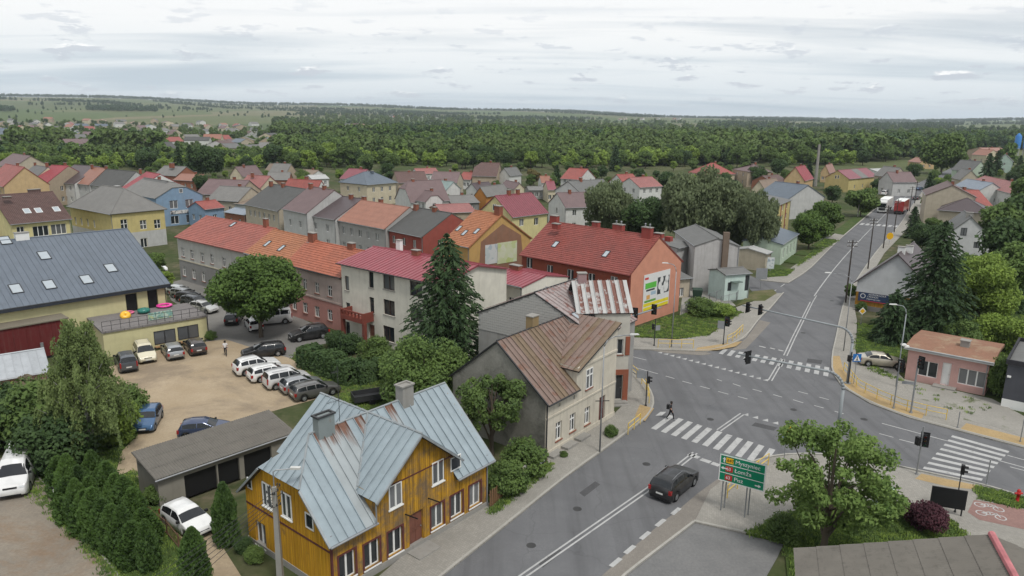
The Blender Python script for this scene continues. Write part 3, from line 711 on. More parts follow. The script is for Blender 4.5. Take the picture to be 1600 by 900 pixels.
def fitE(A, B, ze, ap=None, which='R', ang=None, L=None, D=None, rise=None):
    """front eave line A-B (picture points at height ze); gable apex ap gives depth and rise"""
    a = P(*A, ze) if A else None; b = P(*B, ze) if B else None
    if a is None: a = b - Vector((math.cos(ang), math.sin(ang), 0)) * L
    if b is None: b = a + Vector((math.cos(ang), math.sin(ang), 0)) * L
    e = (b - a).normalized(); n = Vector((-e.y, e.x, 0))
    if ap:
        x = onplane(*ap, b if which == 'R' else a, e); o = b if which == 'R' else a
        D = D or 2 * (x - o).dot(n); rise = rise or x.z - ze
    return a, math.atan2(e.y, e.x), (b - a).length, D, rise
def HE(name, label, A, B, ze, ap, which='R', wall=None, roof=None, D=None, rise=None, ang=None, L=None, **k):
    a, an, L, D, rise = fitE(A, B, ze, ap, which, ang, L, D, rise)
    return House(name, label, a, an, L, max(3, D), ze, max(.2, rise), 'x', wall, roof, **k)
def HG(name, label, A, B, ze, ap, depth, wall=None, roof=None, rise=None, **k):
    """gable face towards the camera: eave corners A, B and the apex"""
    a, b = P(*A, ze), P(*B, ze); e = (b - a).normalized(); n = Vector((-e.y, e.x, 0))
    if rise is None: rise = onplane(*ap, a, n).z - ze
    return House(name, label, a, math.atan2(e.y, e.x), (b - a).length, depth, ze, max(.3, rise), 'y', wall, roof, **k)
# ---------------------------------------------------------------- near houses
def strip_poly(root, poly, dirv, w, matf, name='roof_sheet', lift=0.0, seam=.05):
    """cover a roof plane (any polygon) with separate sheets running up the slope"""
    poly = [Vector(p) for p in poly]; n = Vector((0, 0, 0))
    for i in range(len(poly)): n += poly[i].cross(poly[(i + 1) % len(poly)])
    n.normalize()
    if n.z < 0: poly = poly[::-1]; n = -n
    d = Vector(dirv).normalized(); lo = min(p.dot(d) for p in poly); hi = max(p.dot(d) for p in poly); k = max(1, round((hi - lo) / w)); w = (hi - lo) / k
    bd = MB(); bd.slab([p - n * (.035 - lift) for p in poly], .09); bd.out('roof_deck', DARK, root)
    rnd = random.Random(len(poly) * 7 + k); side = n.cross(d)
    for i in range(k):
        bm = bmesh.new(); bm.faces.new([bm.verts.new(p) for p in poly]); bmesh.ops.triangulate(bm, faces=bm.faces[:])
        for (c, sgn) in ((lo + i * w, -1), (lo + (i + 1) * w, 1)):
            bmesh.ops.bisect_plane(bm, geom=bm.verts[:] + bm.edges[:] + bm.faces[:], plane_co=d * c, plane_no=d * sgn, clear_outer=True, dist=1e-5)
        if not bm.faces: bm.free(); continue
        u = n * (rnd.uniform(0, .012) + lift)
        pts = [v.co.copy() for v in bm.verts]
        for v in bm.verts: v.co += u
        e = [p for p in pts if abs(p.dot(d) - (lo + (i + 1) * w)) < 1e-3]
        if seam and len(e) >= 2 and i < k - 1:
            e.sort(key=lambda p: p.dot(side)); a, b = e[0] + u, e[-1] + u; s_ = MB(); s_.slab([a + n * seam, a - d * .035 + n * seam, b - d * .035 + n * seam, b + n * seam], seam)
            vs_ = [bm.verts.new(q) for q in s_.v]
            for f in s_.f: bm.faces.new([vs_[j] for j in f])
        bmesh.ops.recalc_face_normals(bm, faces=bm.faces[:])
        me = bpy.data.meshes.new(name); bm.to_mesh(me); bm.free(); me.materials.append(matf(i) if callable(matf) else matf); put(name, me, root)
def m_planks(name, c, worn, gray, wear=.5, pw=.16):
    t = NT(name); v = t.co()
    pl = t.noise(t.co(scale=(1 / pw, 1 / pw, .05)), 1.0, 2, .5)
    col = t.mix(t.ramp(pl, [(.35, 0.0), (.65, 1.0)]), mul(c, .72), mul(c, 1.15))
    st = t.noise(t.co(scale=(7, 7, .5)), 1.0, 6, .7)
    col = t.mix(t.math('MULTIPLY', t.ramp(st, [(.45, 0.0), (.7, 1.0)]), .75), col, worn)
    col = t.mix(t.math('MULTIPLY', t.ramp(t.noise(v, .9, 7, .72), [(.64 - wear * .22, 0.0), (.70 - wear * .08, 1.0)]), .85), col, gray)
    t.bump(st, .3, .01); return t.done(col, .8, 0, .2)
WOODF = m_planks('yellow_planks_worn', (.47, .25, .022), (.13, .075, .03), (.14, .105, .075), .9)
WOODL = m_planks('yellow_planks', (.50, .265, .02), (.30, .135, .02), (.22, .125, .04), .15)
MAROON = plain('maroon_trim', (.10, .03, .028), .6, .2); DOORB = plain('brown_door', (.16, .065, .045), .6, .25)
def streaked(name, c, rc, z0, z1):
    """sheet with rust that ran down from its upper end"""
    t = NT(name); v = t.co(); col = t.mix(t.ramp(t.noise(v, .7, 6, .6), [(.3, 0.0), (.7, 1.0)]), mul(c, .86), mul(c, 1.08))
    sx = t.n('ShaderNodeSeparateXYZ'); t.l(v, sx.inputs[0]); g = t.math('DIVIDE', t.math('SUBTRACT', sx.outputs[2], z0), z1 - z0, True)
    st = t.noise(t.co(scale=(4.5, .35, .35)), 1.0, 7, .65); f = t.ramp(t.math('ADD', t.math('MULTIPLY', g, .42), st), [(.64, 0.0), (.84, 1.0)])
    return t.done(t.mix(f, col, t.mix(t.noise(v, 5, 5, .7), mul(rc, .5), mul(rc, 1.5))), .5, 0, .4)
ZINC = metalroof('zinc_sheet', (.275, .33, .36), 0, stain=.35, rough=.4); ZINCR = streaked('zinc_sheet_rusted', (.31, .34, .35), (.14, .065, .04), 6.3, 8.1)
LEAD = plain('flashing', (.25, .27, .28), .5, .2)

def cladding(h, k, pitch, z0, ztop, mats, proud=.022, gap=.012, skip=()):
    """vertical boards on facade k, cut around the openings"""
    o, d, n, L = h.fac(k); m = MB(); N = int(L / pitch)
    for i in range(N):
        a0, a1 = i * pitch + gap / 2, (i + 1) * pitch - gap / 2; am = (a0 + a1) / 2; segs = [(z0, ztop(am))]
        for q in h.ops[k]:
            if abs(q['a'] - am) < q['w'] / 2 + .06:
                ns = []
                for s0, s1 in segs:
                    lo, hi = q['z'] - .1, q['z'] + q['h'] + .1
                    if hi <= s0 or lo >= s1: ns.append((s0, s1)); continue
                    if lo > s0: ns.append((s0, lo))
                    if hi < s1: ns.append((hi, s1))
                segs = ns
        pr = proud + .008 * (i % 2)
        for s0, s1 in segs:
            if s1 - s0 < .05: continue
            q = [o + d * a0, o + d * a1, o + d * a1 + n * pr, o + d * a0 + n * pr]
            m.hexa([p + Vector((0, 0, s0)) for p in (q[3], q[2], q[1], q[0])], [p + Vector((0, 0, s1)) for p in (q[3], q[2], q[1], q[0])])
    b = m.out('boarding', mats, h.root); b['kind'] = 'stuff'

def yellow_house():
    h = HE('wooden_house', 'yellow boarded wooden house with pale zinc roof and front gable at the roadside', (516, 855.5), (773, 718.6), 3.5, (693.7, 597.8), 'R', WOODF, ZINC, cat='house', ov=.42, so=.35, D=9.3)
    h.rise = 4.35; ze, zr, L, D = h.ze, h.ze + h.rise, h.L, h.D
    r = h.root; loc = lambda px, py, y: h.inv @ onplane(px, py, h.mw @ Vector((0, y, 0)), h.mw.to_3x3() @ Vector((0, -1, 0)))
    pk = loc(654.6, 681.3, 0); le = loc(592.4, 764.9, 0); re_ = loc(724, 707, 0)
    xc = pk.x; hw = 3.3; zc = zr - 2.75; xl, xr = xc - hw, xc + hw
    hipx = 2.2; clipz = ze + h.rise * .56; yk = D / 2 * .56
    V = Vector; slope = lambda z: (z - ze) / h.rise * D / 2
    yv = slope(zc)
    FL = [V((0, 0, ze)), V((xl, 0, ze)), V((xl, yv, zc)), V((xc, D / 2, zr)), V((hipx, D / 2, zr)), V((0, yk, clipz))]
    FR = [V((xr, 0, ze)), V((L, 0, ze)), V((L, D / 2, zr)), V((xc, D / 2, zr)), V((xr, yv, zc))]
    HP = [V((0, yk, clipz)), V((hipx, D / 2, zr)), V((0, D - yk, clipz))]
    BK = [V((L, D, ze)), V((xr, D, ze)), V((xr, D - yv, zc)), V((xc, D / 2, zr)), V((L, D / 2, zr))]
    BL = [V((xl, D, ze)), V((0, D, ze)), V((0, D - yk, clipz)), V((hipx, D / 2, zr)), V((xc, D / 2, zr)), V((xl, D - yv, zc))]
    rust = lambda i: ZINCR if i in (4, 5, 6, 7, 9) else ZINC
    strip_poly(r, FL, (1, 0, 0), .62, rust); strip_poly(r, FR, (1, 0, 0), .62, lambda i: ZINCR if i == 2 else ZINC); strip_poly(r, HP, (0, 1, 0), .62, ZINC)
    strip_poly(r, BK, (1, 0, 0), 1.24, ZINC); strip_poly(r, BL, (1, 0, 0), 1.24, ZINC)
    f0, b0 = -.25, D + .25
    CL = [V((xl - .25, f0, zc - .21)), V((xl - .25, yv - .2, zc - .21)), V((xc, D / 2, zr)), V((xc, f0, zr))]
    CL2 = [V((xl - .25, b0, zc - .21)), V((xl - .25, D - yv + .2, zc - .21)), V((xc, D / 2, zr)), V((xc, b0, zr))]
    mir = lambda q: [V((2 * xc - p.x, p.y, p.z)) for p in q]
    for q in (CL, mir(CL), CL2, mir(CL2)): strip_poly(r, q, (0, 1, 0), .62, ZINC, lift=.01)
    # valleys, verges and cross-gable walls
    m = MB()
    for a, b in ((V((xl, yv, zc)), V((xc, D / 2, zr))), (V((xr, yv, zc)), V((xc, D / 2, zr))), (V((xl, D - yv, zc)), V((xc, D / 2, zr)))): m.tube(a + V((0, 0, .04)), b + V((0, 0, .04)), .07, n=6)
    m.tube((hipx, D / 2, zr + .03), (L, D / 2, zr + .03), .07, n=6); m.tube((xc, f0, zr + .03), (xc, b0, zr + .03), .07, n=6); m.tube((0, yk, clipz + .03), (hipx, D / 2, zr + .03), .06, n=6)
    m.out('ridge_flashing', LEAD, r)
    v = MB()
    for a, b in ((V((L, 0, ze - .08)), V((L, D / 2, zr - .08))), (V((L, D, ze - .08)), V((L, D / 2, zr - .08))), (V((0, 0, ze - .08)), V((0, yk, clipz - .08))), (V((0, D, ze - .08)), V((0, D - yk, clipz - .08))),
                 (V((xl - .25, f0, zc - .29)), V((xc, f0, zr - .08))), (V((xr + .25, f0, zc - .29)), V((xc, f0, zr - .08)))):
        v.tube(a, b, .09, n=4)
    v.out('bargeboard', LEAD, r)
    y0 = h.y0
    # windows
    h.wpx('f', [(542.6, 884), (581, 865.5), (617.6, 846), (683.4, 806.4), (713.3, 789), (742, 772.7)], 1.12, 1.62, 2, sill=WHITE, surround=MAROON)
    h.wpx('f', [(617.3, 773.7), (683.8, 737)], 1.0, 1.5, 2, sill=WHITE); h.wpx('f', [(711.5, 723)], .95, .95, 1)
    h.door('f', 651, 838, 1.15, 2.25, DOORB, .25)
    h.wpx('l', [(407.5, 835)], 1.05, 1.6, 2, sill=WHITE); h.wpx('l', [(418, 774), (448.4, 790)], .95, 1.55, 2, sill=WHITE); h.wpx('l', [(390.5, 755)], .5, .7, 1); h.wpx('l', [(484, 814.6)], .75, .95, 1)
    zt = ze + h.rise * h.ov / (D / 2) - .03
    h.roofs = lambda: None; h.clip = .44
    h.build()
    g = MB()
    for yy in (y0, D - y0): g.poly([V((xl, yy, zt)), V((xr, yy, zt)), V((xr, yy, zc)), V((xc, yy, zr - .06)), V((xl, yy, zc))])
    for xx in (xl, xr):
        g.poly([V((xx, y0, ze)), V((xx, yv + .3, ze)), V((xx, yv + .3, zc + .1)), V((xx, y0, zc))]); g.poly([V((xx, D - y0, ze)), V((xx, D - yv - .3, ze)), V((xx, D - yv - .3, zc + .1)), V((xx, D - y0, zc))])
    g.out('gable_wall', WOODF, r)
    x0 = h.x0
    def ztf(a):
        x = x0 + a
        return max(zt - .12, min(zc, 99) + (zr - zc) * (1 - abs(x - xc) / hw) - .15) if abs(x - xc) < hw else zt - .3
    cladding(h, 'f', .165, .42, ztf, WOODF)
    o, d, n, Ll = h.fac('l')
    cladding(h, 'l', .165, .42, lambda a: min(clipz - .1, zt + (zr - zt) * (1 - abs(a - Ll / 2) / (Ll / 2)) - .1), WOODL)
    o, d, n, Lr = h.fac('r'); cladding(h, 'r', .33, .42, lambda a: zt + (zr - zt) * (1 - abs(a - Lr / 2) / (Lr / 2)) - .1, WOODF)
    # horizontal weatherboard band, corner boards, plinth
    b = MB()
    for xx in (h.x0, h.x1): b.box(xx - .06, xx + .06, y0 - .06, y0 + .06, .4, zt)
    b.box(xl, xr, y0 - .05, y0, zc - .06, zc + .02)
    b.box(h.x0 - .05, h.x0 - .012, y0, h.y1, 2.75, 2.87); b.out('corner_board', MAROON, r)
    p = MB(); p.box(h.x0 - .07, h.x1 + .07, y0 - .1, h.y1 + .07, 0, .42); p.out('plinth', CONC, r)
    a, z = h.local('f', 651, 838); st = MB(); st.box(h.x0 + a - .9, h.x0 + a + .9, y0 - 1.2, y0 - .1, 0, .2); st.out('doorstep', CONC, r)
    gt = MB()
    for xa, xb in ((0, xl), (xr, L)): gt.tube((xa, -.06, ze - .05), (xb, -.06, ze - .05), .07, n=6)
    gt.tube((h.x1 - .05, y0 - .1, .15), (h.x1 - .05, y0 - .1, ze - .1), .05, n=6); gt.tube((xl - .2, f0 + .1, zc - .2), (xl - .2, f0 + .1, ze + .1), .05, n=6); gt.out('gutter', STEEL, r)
    for k, (xx, zz_) in enumerate(((h.x0 + a - .9, 2.75), (h.x0 + a + 1.0, 3.0))):
        bk = MB(); bk.tube((xx, y0, zz_), (xx, y0 - 1.1, zz_ + .12), .04, n=6); bk.out('bracket', BLACK, r)
    # chimneys
    for (px, py, w, d_, hh, mt) in ((505.5, 652, 1.15, .55, .95, metalroof('chimney_tin', (.22, .25, .25), .1)), (632, 603, .95, .7, 1.0, CONC)):
        q = h.inv @ onplane(px, py, h.mw @ V((0, D / 2 - .15, 0)), h.mw.to_3x3() @ V((0, -1, 0)))
        m = MB(); m.box(q.x - w / 2, q.x + w / 2, D / 2 - .15 - d_ / 2, D / 2 - .15 + d_ / 2, zr - .8, zr + hh)
        c = m.out('chimney', mt, r); k = MB(); e = .07
        for bx in ((q.x - w / 2 - e, q.x + w / 2 + e, -d_ / 2 - e, -d_ / 2 + e), (q.x - w / 2 - e, q.x + w / 2 + e, d_ / 2 - e, d_ / 2 + e), (q.x - w / 2 - e, q.x - w / 2 + e, -d_ / 2 + e, d_ / 2 - e), (q.x + w / 2 - e, q.x + w / 2 + e, -d_ / 2 + e, d_ / 2 - e)):
            k.box(bx[0], bx[1], D / 2 - .15 + bx[2], D / 2 - .15 + bx[3], zr + hh, zr + hh + .1)
        k.out('chimney_cap', DARK if mt is not CONC else CONC, c)
    ae = MB(); q = h.inv @ onplane(531, 662, h.mw @ V((0, D / 2, 0)), h.mw.to_3x3() @ V((0, -1, 0))); ae.tube((q.x, D / 2, zr), (q.x, D / 2, zr + 3.6), .02, n=5)
    for zz_, w in ((1.5, .8), (3.3, .4)):
        ae.tube((q.x - w, D / 2, zr + zz_), (q.x + .1, D / 2, zr + zz_), .012, n=4)
        for j in range(5): ae.tube((q.x - w + j * w / 5, D / 2 - .18, zr + zz_), (q.x - w + j * w / 5, D / 2 + .18, zr + zz_), .008, n=4)
    ae.out('aerial', DARK, r)
yellow_house()

BEIGE = plaster('beige_plaster', (.52, .48, .40), .45); GREYST = m_soft('grey_stained_plaster', (.20, .195, .17), (.29, .28, .25), (.10, .10, .085), .5, .95, .2, .35, .45, .62)
RUST = metalroof('rusted_roof', (.205, .145, .12), .4, (.15, .075, .05), .8, .7); RUSTO = metalroof('mossy_rusted_roof', (.18, .13, .085), .3, (.12, .07, .04), .8, .75)
def beige_house():
    h = HE('street_house', 'beige plastered house with rusty tin roof and dark stained gable', (857.5, 634), None, 4.6, (776, 532.6), 'L', BEIGE, RUST, ang=R(52.5), L=11.0, ov=.35, so=.12)
    ze, L, D = h.ze, h.L, h.D; zr = ze + h.rise; V = Vector; r = h.root
    loc = lambda px, py: h.inv @ onplane(px, py, h.mw @ V((0, .35, 0)), h.mw.to_3x3() @ V((0, -1, 0)))
    xl = min(loc(902, 576).x, 6.2); zc = min(loc(902, 576).z, zr - 1.9); yv = (zc - ze) / h.rise * D / 2; xc = L
    FL = [V((0, 0, ze)), V((xl, 0, ze)), V((xl, yv, zc)), V((xc, D / 2, zr)), V((0, D / 2, zr))]
    strip_poly(r, FL, (1, 0, 0), .56, lambda i: RUSTO if i in (3, 4, 7, 8, 9) else RUST)
    strip_poly(r, [V((L, D, ze)), V((0, D, ze)), V((0, D / 2, zr)), V((L, D / 2, zr))], (1, 0, 0), 1.1, RUST)
    strip_poly(r, [V((xl - .2, .05, zc - .15)), V((xl - .2, yv - .1, zc - .15)), V((xc, D / 2, zr + .02)), V((xc, .05, zr + .02))], (0, 1, 0), .56, lambda i: RUSTO if i in (0, 3) else RUST, lift=.01)
    h.wpx('f', [(873, 673), (894.7, 660), (917.7, 649.4)], .85, 1.55, 'T', sill=BRICK_RED); h.wpx('f', [(920.5, 591)], 1.05, 1.75, 'T', sill=BRICK_RED)
    h.wpx('f', [(874, 632.5), (897, 621)], .3, .35, 1); h.door('f', 940, 652, 1.0, 2.3, MAROON, .3)
    h.roofs = lambda: None; h.wallm = BEIGE; h.build()
    zt = ze + h.rise * .35 / (D / 2) - .03; y0 = h.y0
    g = MB(); g.poly([V((xl, y0, zt)), V((h.x1, y0, zt)), V((h.x1, y0, zr - .05)), V((xl, y0, zc))])
    g.poly([V((xl, y0, ze)), V((xl, yv + .3, ze)), V((xl, yv + .3, zc + .1)), V((xl, y0, zc))]); g.poly([V((h.x1, y0, zt)), V((h.x1, D / 2, zt)), V((h.x1, D / 2, zr - .05)), V((h.x1, y0, zr - .05))]); g.out('gable_wall', BEIGE, r)
    # stained render skin over the left gable
    o, d, n, Ll = h.fac('l'); k = MB(); q = [o, o + d * (Ll - .02), o + d * (Ll - .02) + V((0, 0, zt - .03)), o + d * (Ll / 2) + V((0, 0, zr - .1)), o + V((0, 0, zt - .03))]
    k.slab([p + n * .025 for p in q], .02); k.out('render_coat', GREYST, r)
    b = MB(); b.box(h.x0, h.x1, y0 - .07, y0, 3.25, 3.4); b.box(xl, h.x1, y0 - .09, y0, zc - .1, zc + .08); b.box(h.x0 - .03, h.x1 + .03, y0 - .06, y0, 0, .5); b.out('string_course', BEIGE, r)
    v = MB(); v.tube((0, 0, ze - .06), (0, D / 2, zr - .06), .08, n=4); v.tube((0, D, ze - .06), (0, D / 2, zr - .06), .08, n=4); v.tube((0, -.04, ze - .05), (xl, -.04, ze - .05), .07, n=6); v.tube((.2, y0 - .09, .1), (.2, y0 - .09, ze - .1), .055, n=6); v.tube((0, D / 2, zr + .02), (xc, D / 2, zr + .02), .07, n=6); v.out('gutter', DARK, r)
    h.chimney(5.2, D / 2 + .3, .9, .7, .9, plaster('yellow_brick', (.26, .19, .10), .4), 0, zr)
    for px, py in ((876, 716), (897, 702), (920, 690)):
        p = h.inv @ P(px, py); s_ = MB(); s_.box(p.x - .75, p.x + .75, y0 - .75, y0 - .061, 0, .32); s_.out('area_cover', CONC, r)
beige_house()

# block-walled house behind, with every block of its gable a piece
WASH = plaster('white_wash', (.50, .49, .47), .3); BLOCKM = plaster('white_blocks', (.40, .395, .375), .35)
STRIPE = metalroof('peeling_white_roof', (.42, .42, .41), .08, (.13, .045, .03), .4, .55); STRIPER = metalroof('peeling_rust_roof', (.40, .39, .38), .95, (.13, .045, .03), .5, .6)
TIN = metalroof('tin_rust_patches', (.33, .28, .27), .55, (.17, .065, .05), .5, .6)
def block_house():
    h = HE('block_house', 'house with bare white block gable and patchy rusted tin roof with skylights', (935, 528), None, 7.4, (835, 457), 'L', WASH, TIN, ang=R(54), L=7.6, ov=.25, so=.06)
    V = Vector; r = h.root; ze, L, D = h.ze, h.L, h.D; zr = ze + h.rise
    strip_poly(r, [V((0, 0, ze)), V((L, 0, ze)), V((L, D / 2, zr)), V((0, D / 2, zr))], (1, 0, 0), .6, TIN)
    strip_poly(r, [V((L, D, ze)), V((0, D, ze)), V((0, D / 2, zr)), V((L, D / 2, zr))], (1, 0, 0), 1.2, TIN)
    h.skylight(906, 497, .95, 1.7, 0, DARK); h.skylight(917, 493, .95, 1.7, 0, DARK)
    h.wallm = plaster('block_mortar', (.30, .295, .28), .4); h.roofs = lambda: None; h.build()
    me = MB().box(-.242, .242, -.03, .02, -.115, .115).mesh('block', BLOCKM); me2 = MB().box(-.115, .115, -.03, .02, -.115, .115).mesh('block', BLOCKM)
    o, d, n, Ll = h.fac('l'); rnd = random.Random(3); zt = ze
    rows = [i for i in range(60) if 3.4 + i * .25 < zr][::-1]
    cnt = 0
    for i in rows:
        z = 3.4 + i * .25; x = (i % 2) * .25
        half = Ll / 2 * min(1, max(0, (zr - z - .15) / h.rise))
        while x < Ll - .2:
            c = x + .25
            if abs(c - Ll / 2) < half - .15 and cnt < 300:
                b = put('block', me, r, o + d * c + V((0, 0, z)) + n * rnd.uniform(.012, .026), math.atan2(d.y, d.x)); cnt += 1
            x += .5
    v = MB(); v.tube((0, 0, ze - .05), (0, D / 2, zr - .05), .07, n=4); v.tube((0, D, ze - .05), (0, D / 2, zr - .05), .07, n=4); v.tube((0, D / 2, zr + .03), (L, D / 2, zr + .03), .08, n=6); v.out('bargeboard', DARK, r)
block_house()
def corner_house():
    CW = plaster('corner_plaster', (.47, .45, .40), .3)
    h = HE('corner_house', 'tall pale corner building with peeling striped tin roof and red brick entrance', (928, 490), (990, 489), 8.8, None, 'R', CW, STRIPE, D=6.0, rise=2.4, ov=.22, so=.2)
    V = Vector; r = h.root; ze, L, D = h.ze, h.L, h.D; zr = ze + h.rise
    strip_poly(r, [V((-1.6, 0, ze)), V((L, 0, ze)), V((L, D / 2, zr)), V((-1.6, D / 2, zr))], (1, 0, 0), .42, lambda i: STRIPER if i % 2 else STRIPE)
    strip_poly(r, [V((L, D, ze)), V((-1.6, D, ze)), V((-1.6, D / 2, zr)), V((L, D / 2, zr))], (1, 0, 0), .84, STRIPE)
    h.wpx('f', [(966, 542)], .95, 1.5, 1, sill=BRICK_RED); h.door('f', 962.5, 607, 1.1, 2.4, DARK, .35)
    h.wrow('r', 2, 5.0, 1.0, 1.5, 2); h.wrow('r', 2, 1.2, 1.2, 1.7, 2)
    h.roofs = lambda: None; h.build(); y0 = h.y0; RB_ = plaster('entrance_brick', (.25, .085, .05), .25)
    b = MB(); a, z = h.local('f', 962.5, 607); xx = h.x0 + a
    b.box(xx - 1.0, xx - .6, y0 - .08, y0, 0, 3.3); b.box(xx + .6, h.x1 + .06, y0 - .08, y0, 0, 3.3); b.box(xx - .6, xx + .6, y0 - .08, y0, 2.8, 3.3); b.box(h.x1 - .35, h.x1 + .06, y0 - .08, y0, 4.7, 6.5); b.box(h.x1, h.x1 + .06, y0, D - .3, 0, 3.3)
    b.out('brick_surround', RB_, r)
    s_ = MB(); s_.box(xx - 1, xx + 1, y0 - .7, y0 - .08, 0, .3); s_.box(xx - 1.2, xx + 1.2, y0 - 1.05, y0 - .7, 0, .15); s_.out('step', CONC, r)
    h.chimney(-.6, D / 2, .8, .6, .7, plain('painted_chimney', (.30, .20, .20), .8), 0, zr)
corner_house()

# ---- white three-storey villa with the crimson roof
CRIM = metalroof('crimson_roof', (.27, .06, .075), 0, stain=.15, rough=.4); CREAM = plaster('cream_render', (.60, .575, .50), .22); DKBR = plain('dark_brown_frames', (.05, .03, .025), .5)
h = HE('villa', 'white three-storey house with low crimson roof and red brick balcony beside the spruce', (525, 411), (690, 446), 8.9, None, 'R', CREAM, CRIM, D=11.5, rise=1.3, ov=.45, so=.35, style='strip', gut=DARK)
h.wpx('f', [(542, 442.5), (544, 484), (544, 521)], .75, 1.75, 1, fm=DKBR, sill=CONC); h.wpx('f', [(580, 437.5), (581, 477)], .8, 1.9, 1, fm=DKBR, sill=CONC)
h.wpx('f', [(607.5, 441), (608, 481), (607.5, 522)], 1.9, 1.8, 2, fm=DKBR, sill=CONC); h.wpx('f', [(650, 452), (650, 492)], 1.9, 1.7, 2, fm=DKBR); h.door('f', 581, 518, 1.0, 2.1, DOORB)
h.wrow('l', 2, 6.4, .9, 1.5, 1, fm=DKBR); h.build(); h.chimney(4.0, 6.5, .7, .5, 1.2, WHITE, 0, h.ze + 1.2); h.chimney(8, 5.5, 1.0, .6, .5, BRICK_RED, 0, h.ze + 1.3)
a0, z0 = h.local('f', 566, 495); xb = h.x0 + a0; yb = h.y0; BB = plaster('balcony_brick', (.20, .055, .04), .3); m = MB()
m.box(xb - 1.9, xb + 2.1, yb - 1.7, yb - .01, 2.75, 3.0); m.box(xb - 1.9, xb + 2.1, yb - 1.7, yb - 1.58, 3.0, 3.28); m.box(xb - 1.9, xb + 2.1, yb - 1.72, yb - 1.56, 3.8, 3.95)
for i in range(7): x = xb - 1.9 + i * 3.84 / 6; m.box(x, x + .16, yb - 1.7, yb - 1.56, 3.28, 3.8)
for x in (xb - 1.9, xb + 1.96): m.box(x, x + .14, yb - 1.56, yb - .01, 3.0, 3.9); m.box(x - .1, x + .3, yb - 1.6, yb - 1.2, 0, 2.75)
m.out('balcony', BB, h.root)
VILLA = h
h = HE('annexe', 'low cream annexe with crimson sheet roof between villa and brick house', (757, 436), (815, 449), 6.4, None, 'R', CREAM, CRIM, D=9, rise=.8, ov=.2, so=.1, style='strip'); h.wrow('f', 2, 3.5, .9, 1.3); h.build(); h.chimney(1.2, 4.4, 1.6, .7, .6, BRICK_RED, 0, 7.1)
h = HE('rear_wing', 'flat grey-white rear wing next to block gable', (750, 442), (870, 468), 5.2, None, 'R', plaster('grey_white', (.44, .43, .40), .25), metalroof('grey_felt', (.30, .31, .32), 0), D=5, rise=.5, ov=.1, so=.1); h.build()

# ---- the pink and red-roofed row
PINK = plaster('pink_render', (.46, .23, .20), .25); PINKG = plaster('pale_pink_render', (.46, .37, .335), .3); LGREY = plaster('light_grey_render', (.46, .45, .43), .25); MGREY = plaster('mid_grey_render', (.24, .235, .23), .25)
TRED = tiles('red_tiles', (.33, .105, .08)); TORA = tiles('orange_tiles', (.36, .145, .07)); TORR = tiles('orange_red_tiles', (.37, .12, .07)); TDRED = tiles('dark_red_tiles', (.235, .062, .05))
h = HE('row_house', 'grey and white two-storey house with red tiled roof at far end of the pink row', (272.3, 370.2), (380.4, 394.8), 7.0, (432.3, 357), 'R', LGREY, TRED, style='step', ov=.4, so=.02, base=(3.4, MGREY), gut=plain('brown_gutter', (.12, .05, .04)))
h.wpx('f', [(286, 394), (300, 397.6), (316, 402), (331, 405), (350, 410), (367, 415)], .95, 1.45, 'T', sill=BRICK_RED); h.wpx('f', [(288, 424), (303, 428.4), (318, 432.6), (336, 438), (354, 444)], .95, 1.5, 'T', sill=BRICK_RED); h.wrow('l', 3, 4.3, 1, 1.4); h.wrow('l', 3, 1.2, 1, 1.4)
b = MB(); b.box(h.x0, h.x1, h.y0 - .06, h.y0, 3.35, 3.52); b.out('string_course', plain('cream_band', (.5, .46, .36)), h.root); h.build(); h.skylight(364, 351, .8, 1.2); h.chpx(415, 342, .8, .5)
h = HE('row_house', 'orange-tiled middle house of the pink row behind the round tree', (380.6, 394.9), (444.6, 412.7), 7.0, (481.4, 374), 'R', PINKG, TORA, style='step', ov=.4, so=.02, D=9.5); h.wrow('f', 4, 4.2, .95, 1.4); h.wrow('f', 4, 1.2, .95, 1.4); h.build(); h.skylight(418, 381, .8, 1.25); h.skylight(440, 388, .8, 1.25); h.chimney(11.6, 3.6, .6, .6, .5, CONC, 0, 9.0)
h = HE('row_house', 'pink two-storey house with orange-red tiles next to the white villa', (444.8, 412.8), (531.5, 434.5), 7.0, (481.4, 374), 'L', PINKG, TORR, style='step', ov=.4, so=.02, base=(3.5, PINK), gut=DARK)
h.wpx('f', [(458, 440), (476, 444), (495, 450), (515, 455)], .95, 1.4, 'T', sill=BRICK_RED); h.wpx('f', [(460, 476), (477, 481), (495.5, 487), (515.5, 492.5)], 1.0, 1.4, 'T', sill=BRICK_RED)
h.build(); h.chpx(488, 364, 1.2, .7); h.chpx(549, 380, 1.0, .6)
b = MB(); b.box(h.x0, h.x1, h.y0 - .07, h.y0, 3.4, 3.6); b.out('string_course', PINKG, h.root)

# ---- salmon house with the advertisement on its gable
SALM = plaster('salmon_render', (.52, .24, .165), .10); DKRED = plaster('dark_red_render', (.25, .065, .04), .2)
h = HE('apartment_house', 'salmon gabled apartment house with red tiled roof and billboard on its end wall', (811, 398), (984, 430), 7.0, (1031, 369.5), 'R', DKRED, TDRED, style='step', ov=.45, so=.12, gut=plain('red_gutter', (.20, .05, .045)))
h.wpx('f', [(827, 411), (859, 422.5), (891, 429.5), (924, 436), (959, 441)], 1.15, 1.5, 2, sill=CONC); h.wrow('f', 5, 1.4, 1.15, 1.5); h.build()
o, d, n, Lr = h.fac('r'); zr = h.ze + h.rise; k = MB(); zt = h.ze + h.rise * .45 / (h.D / 2) - .03
k.slab([p + n * .04 for p in (o, o + d * Lr, o + d * Lr + Vector((0, 0, zt)), o + d * (Lr / 2) + Vector((0, 0, zr - .08)), o + Vector((0, 0, zt)))], .035); k.out('render_coat', SALM, h.root)
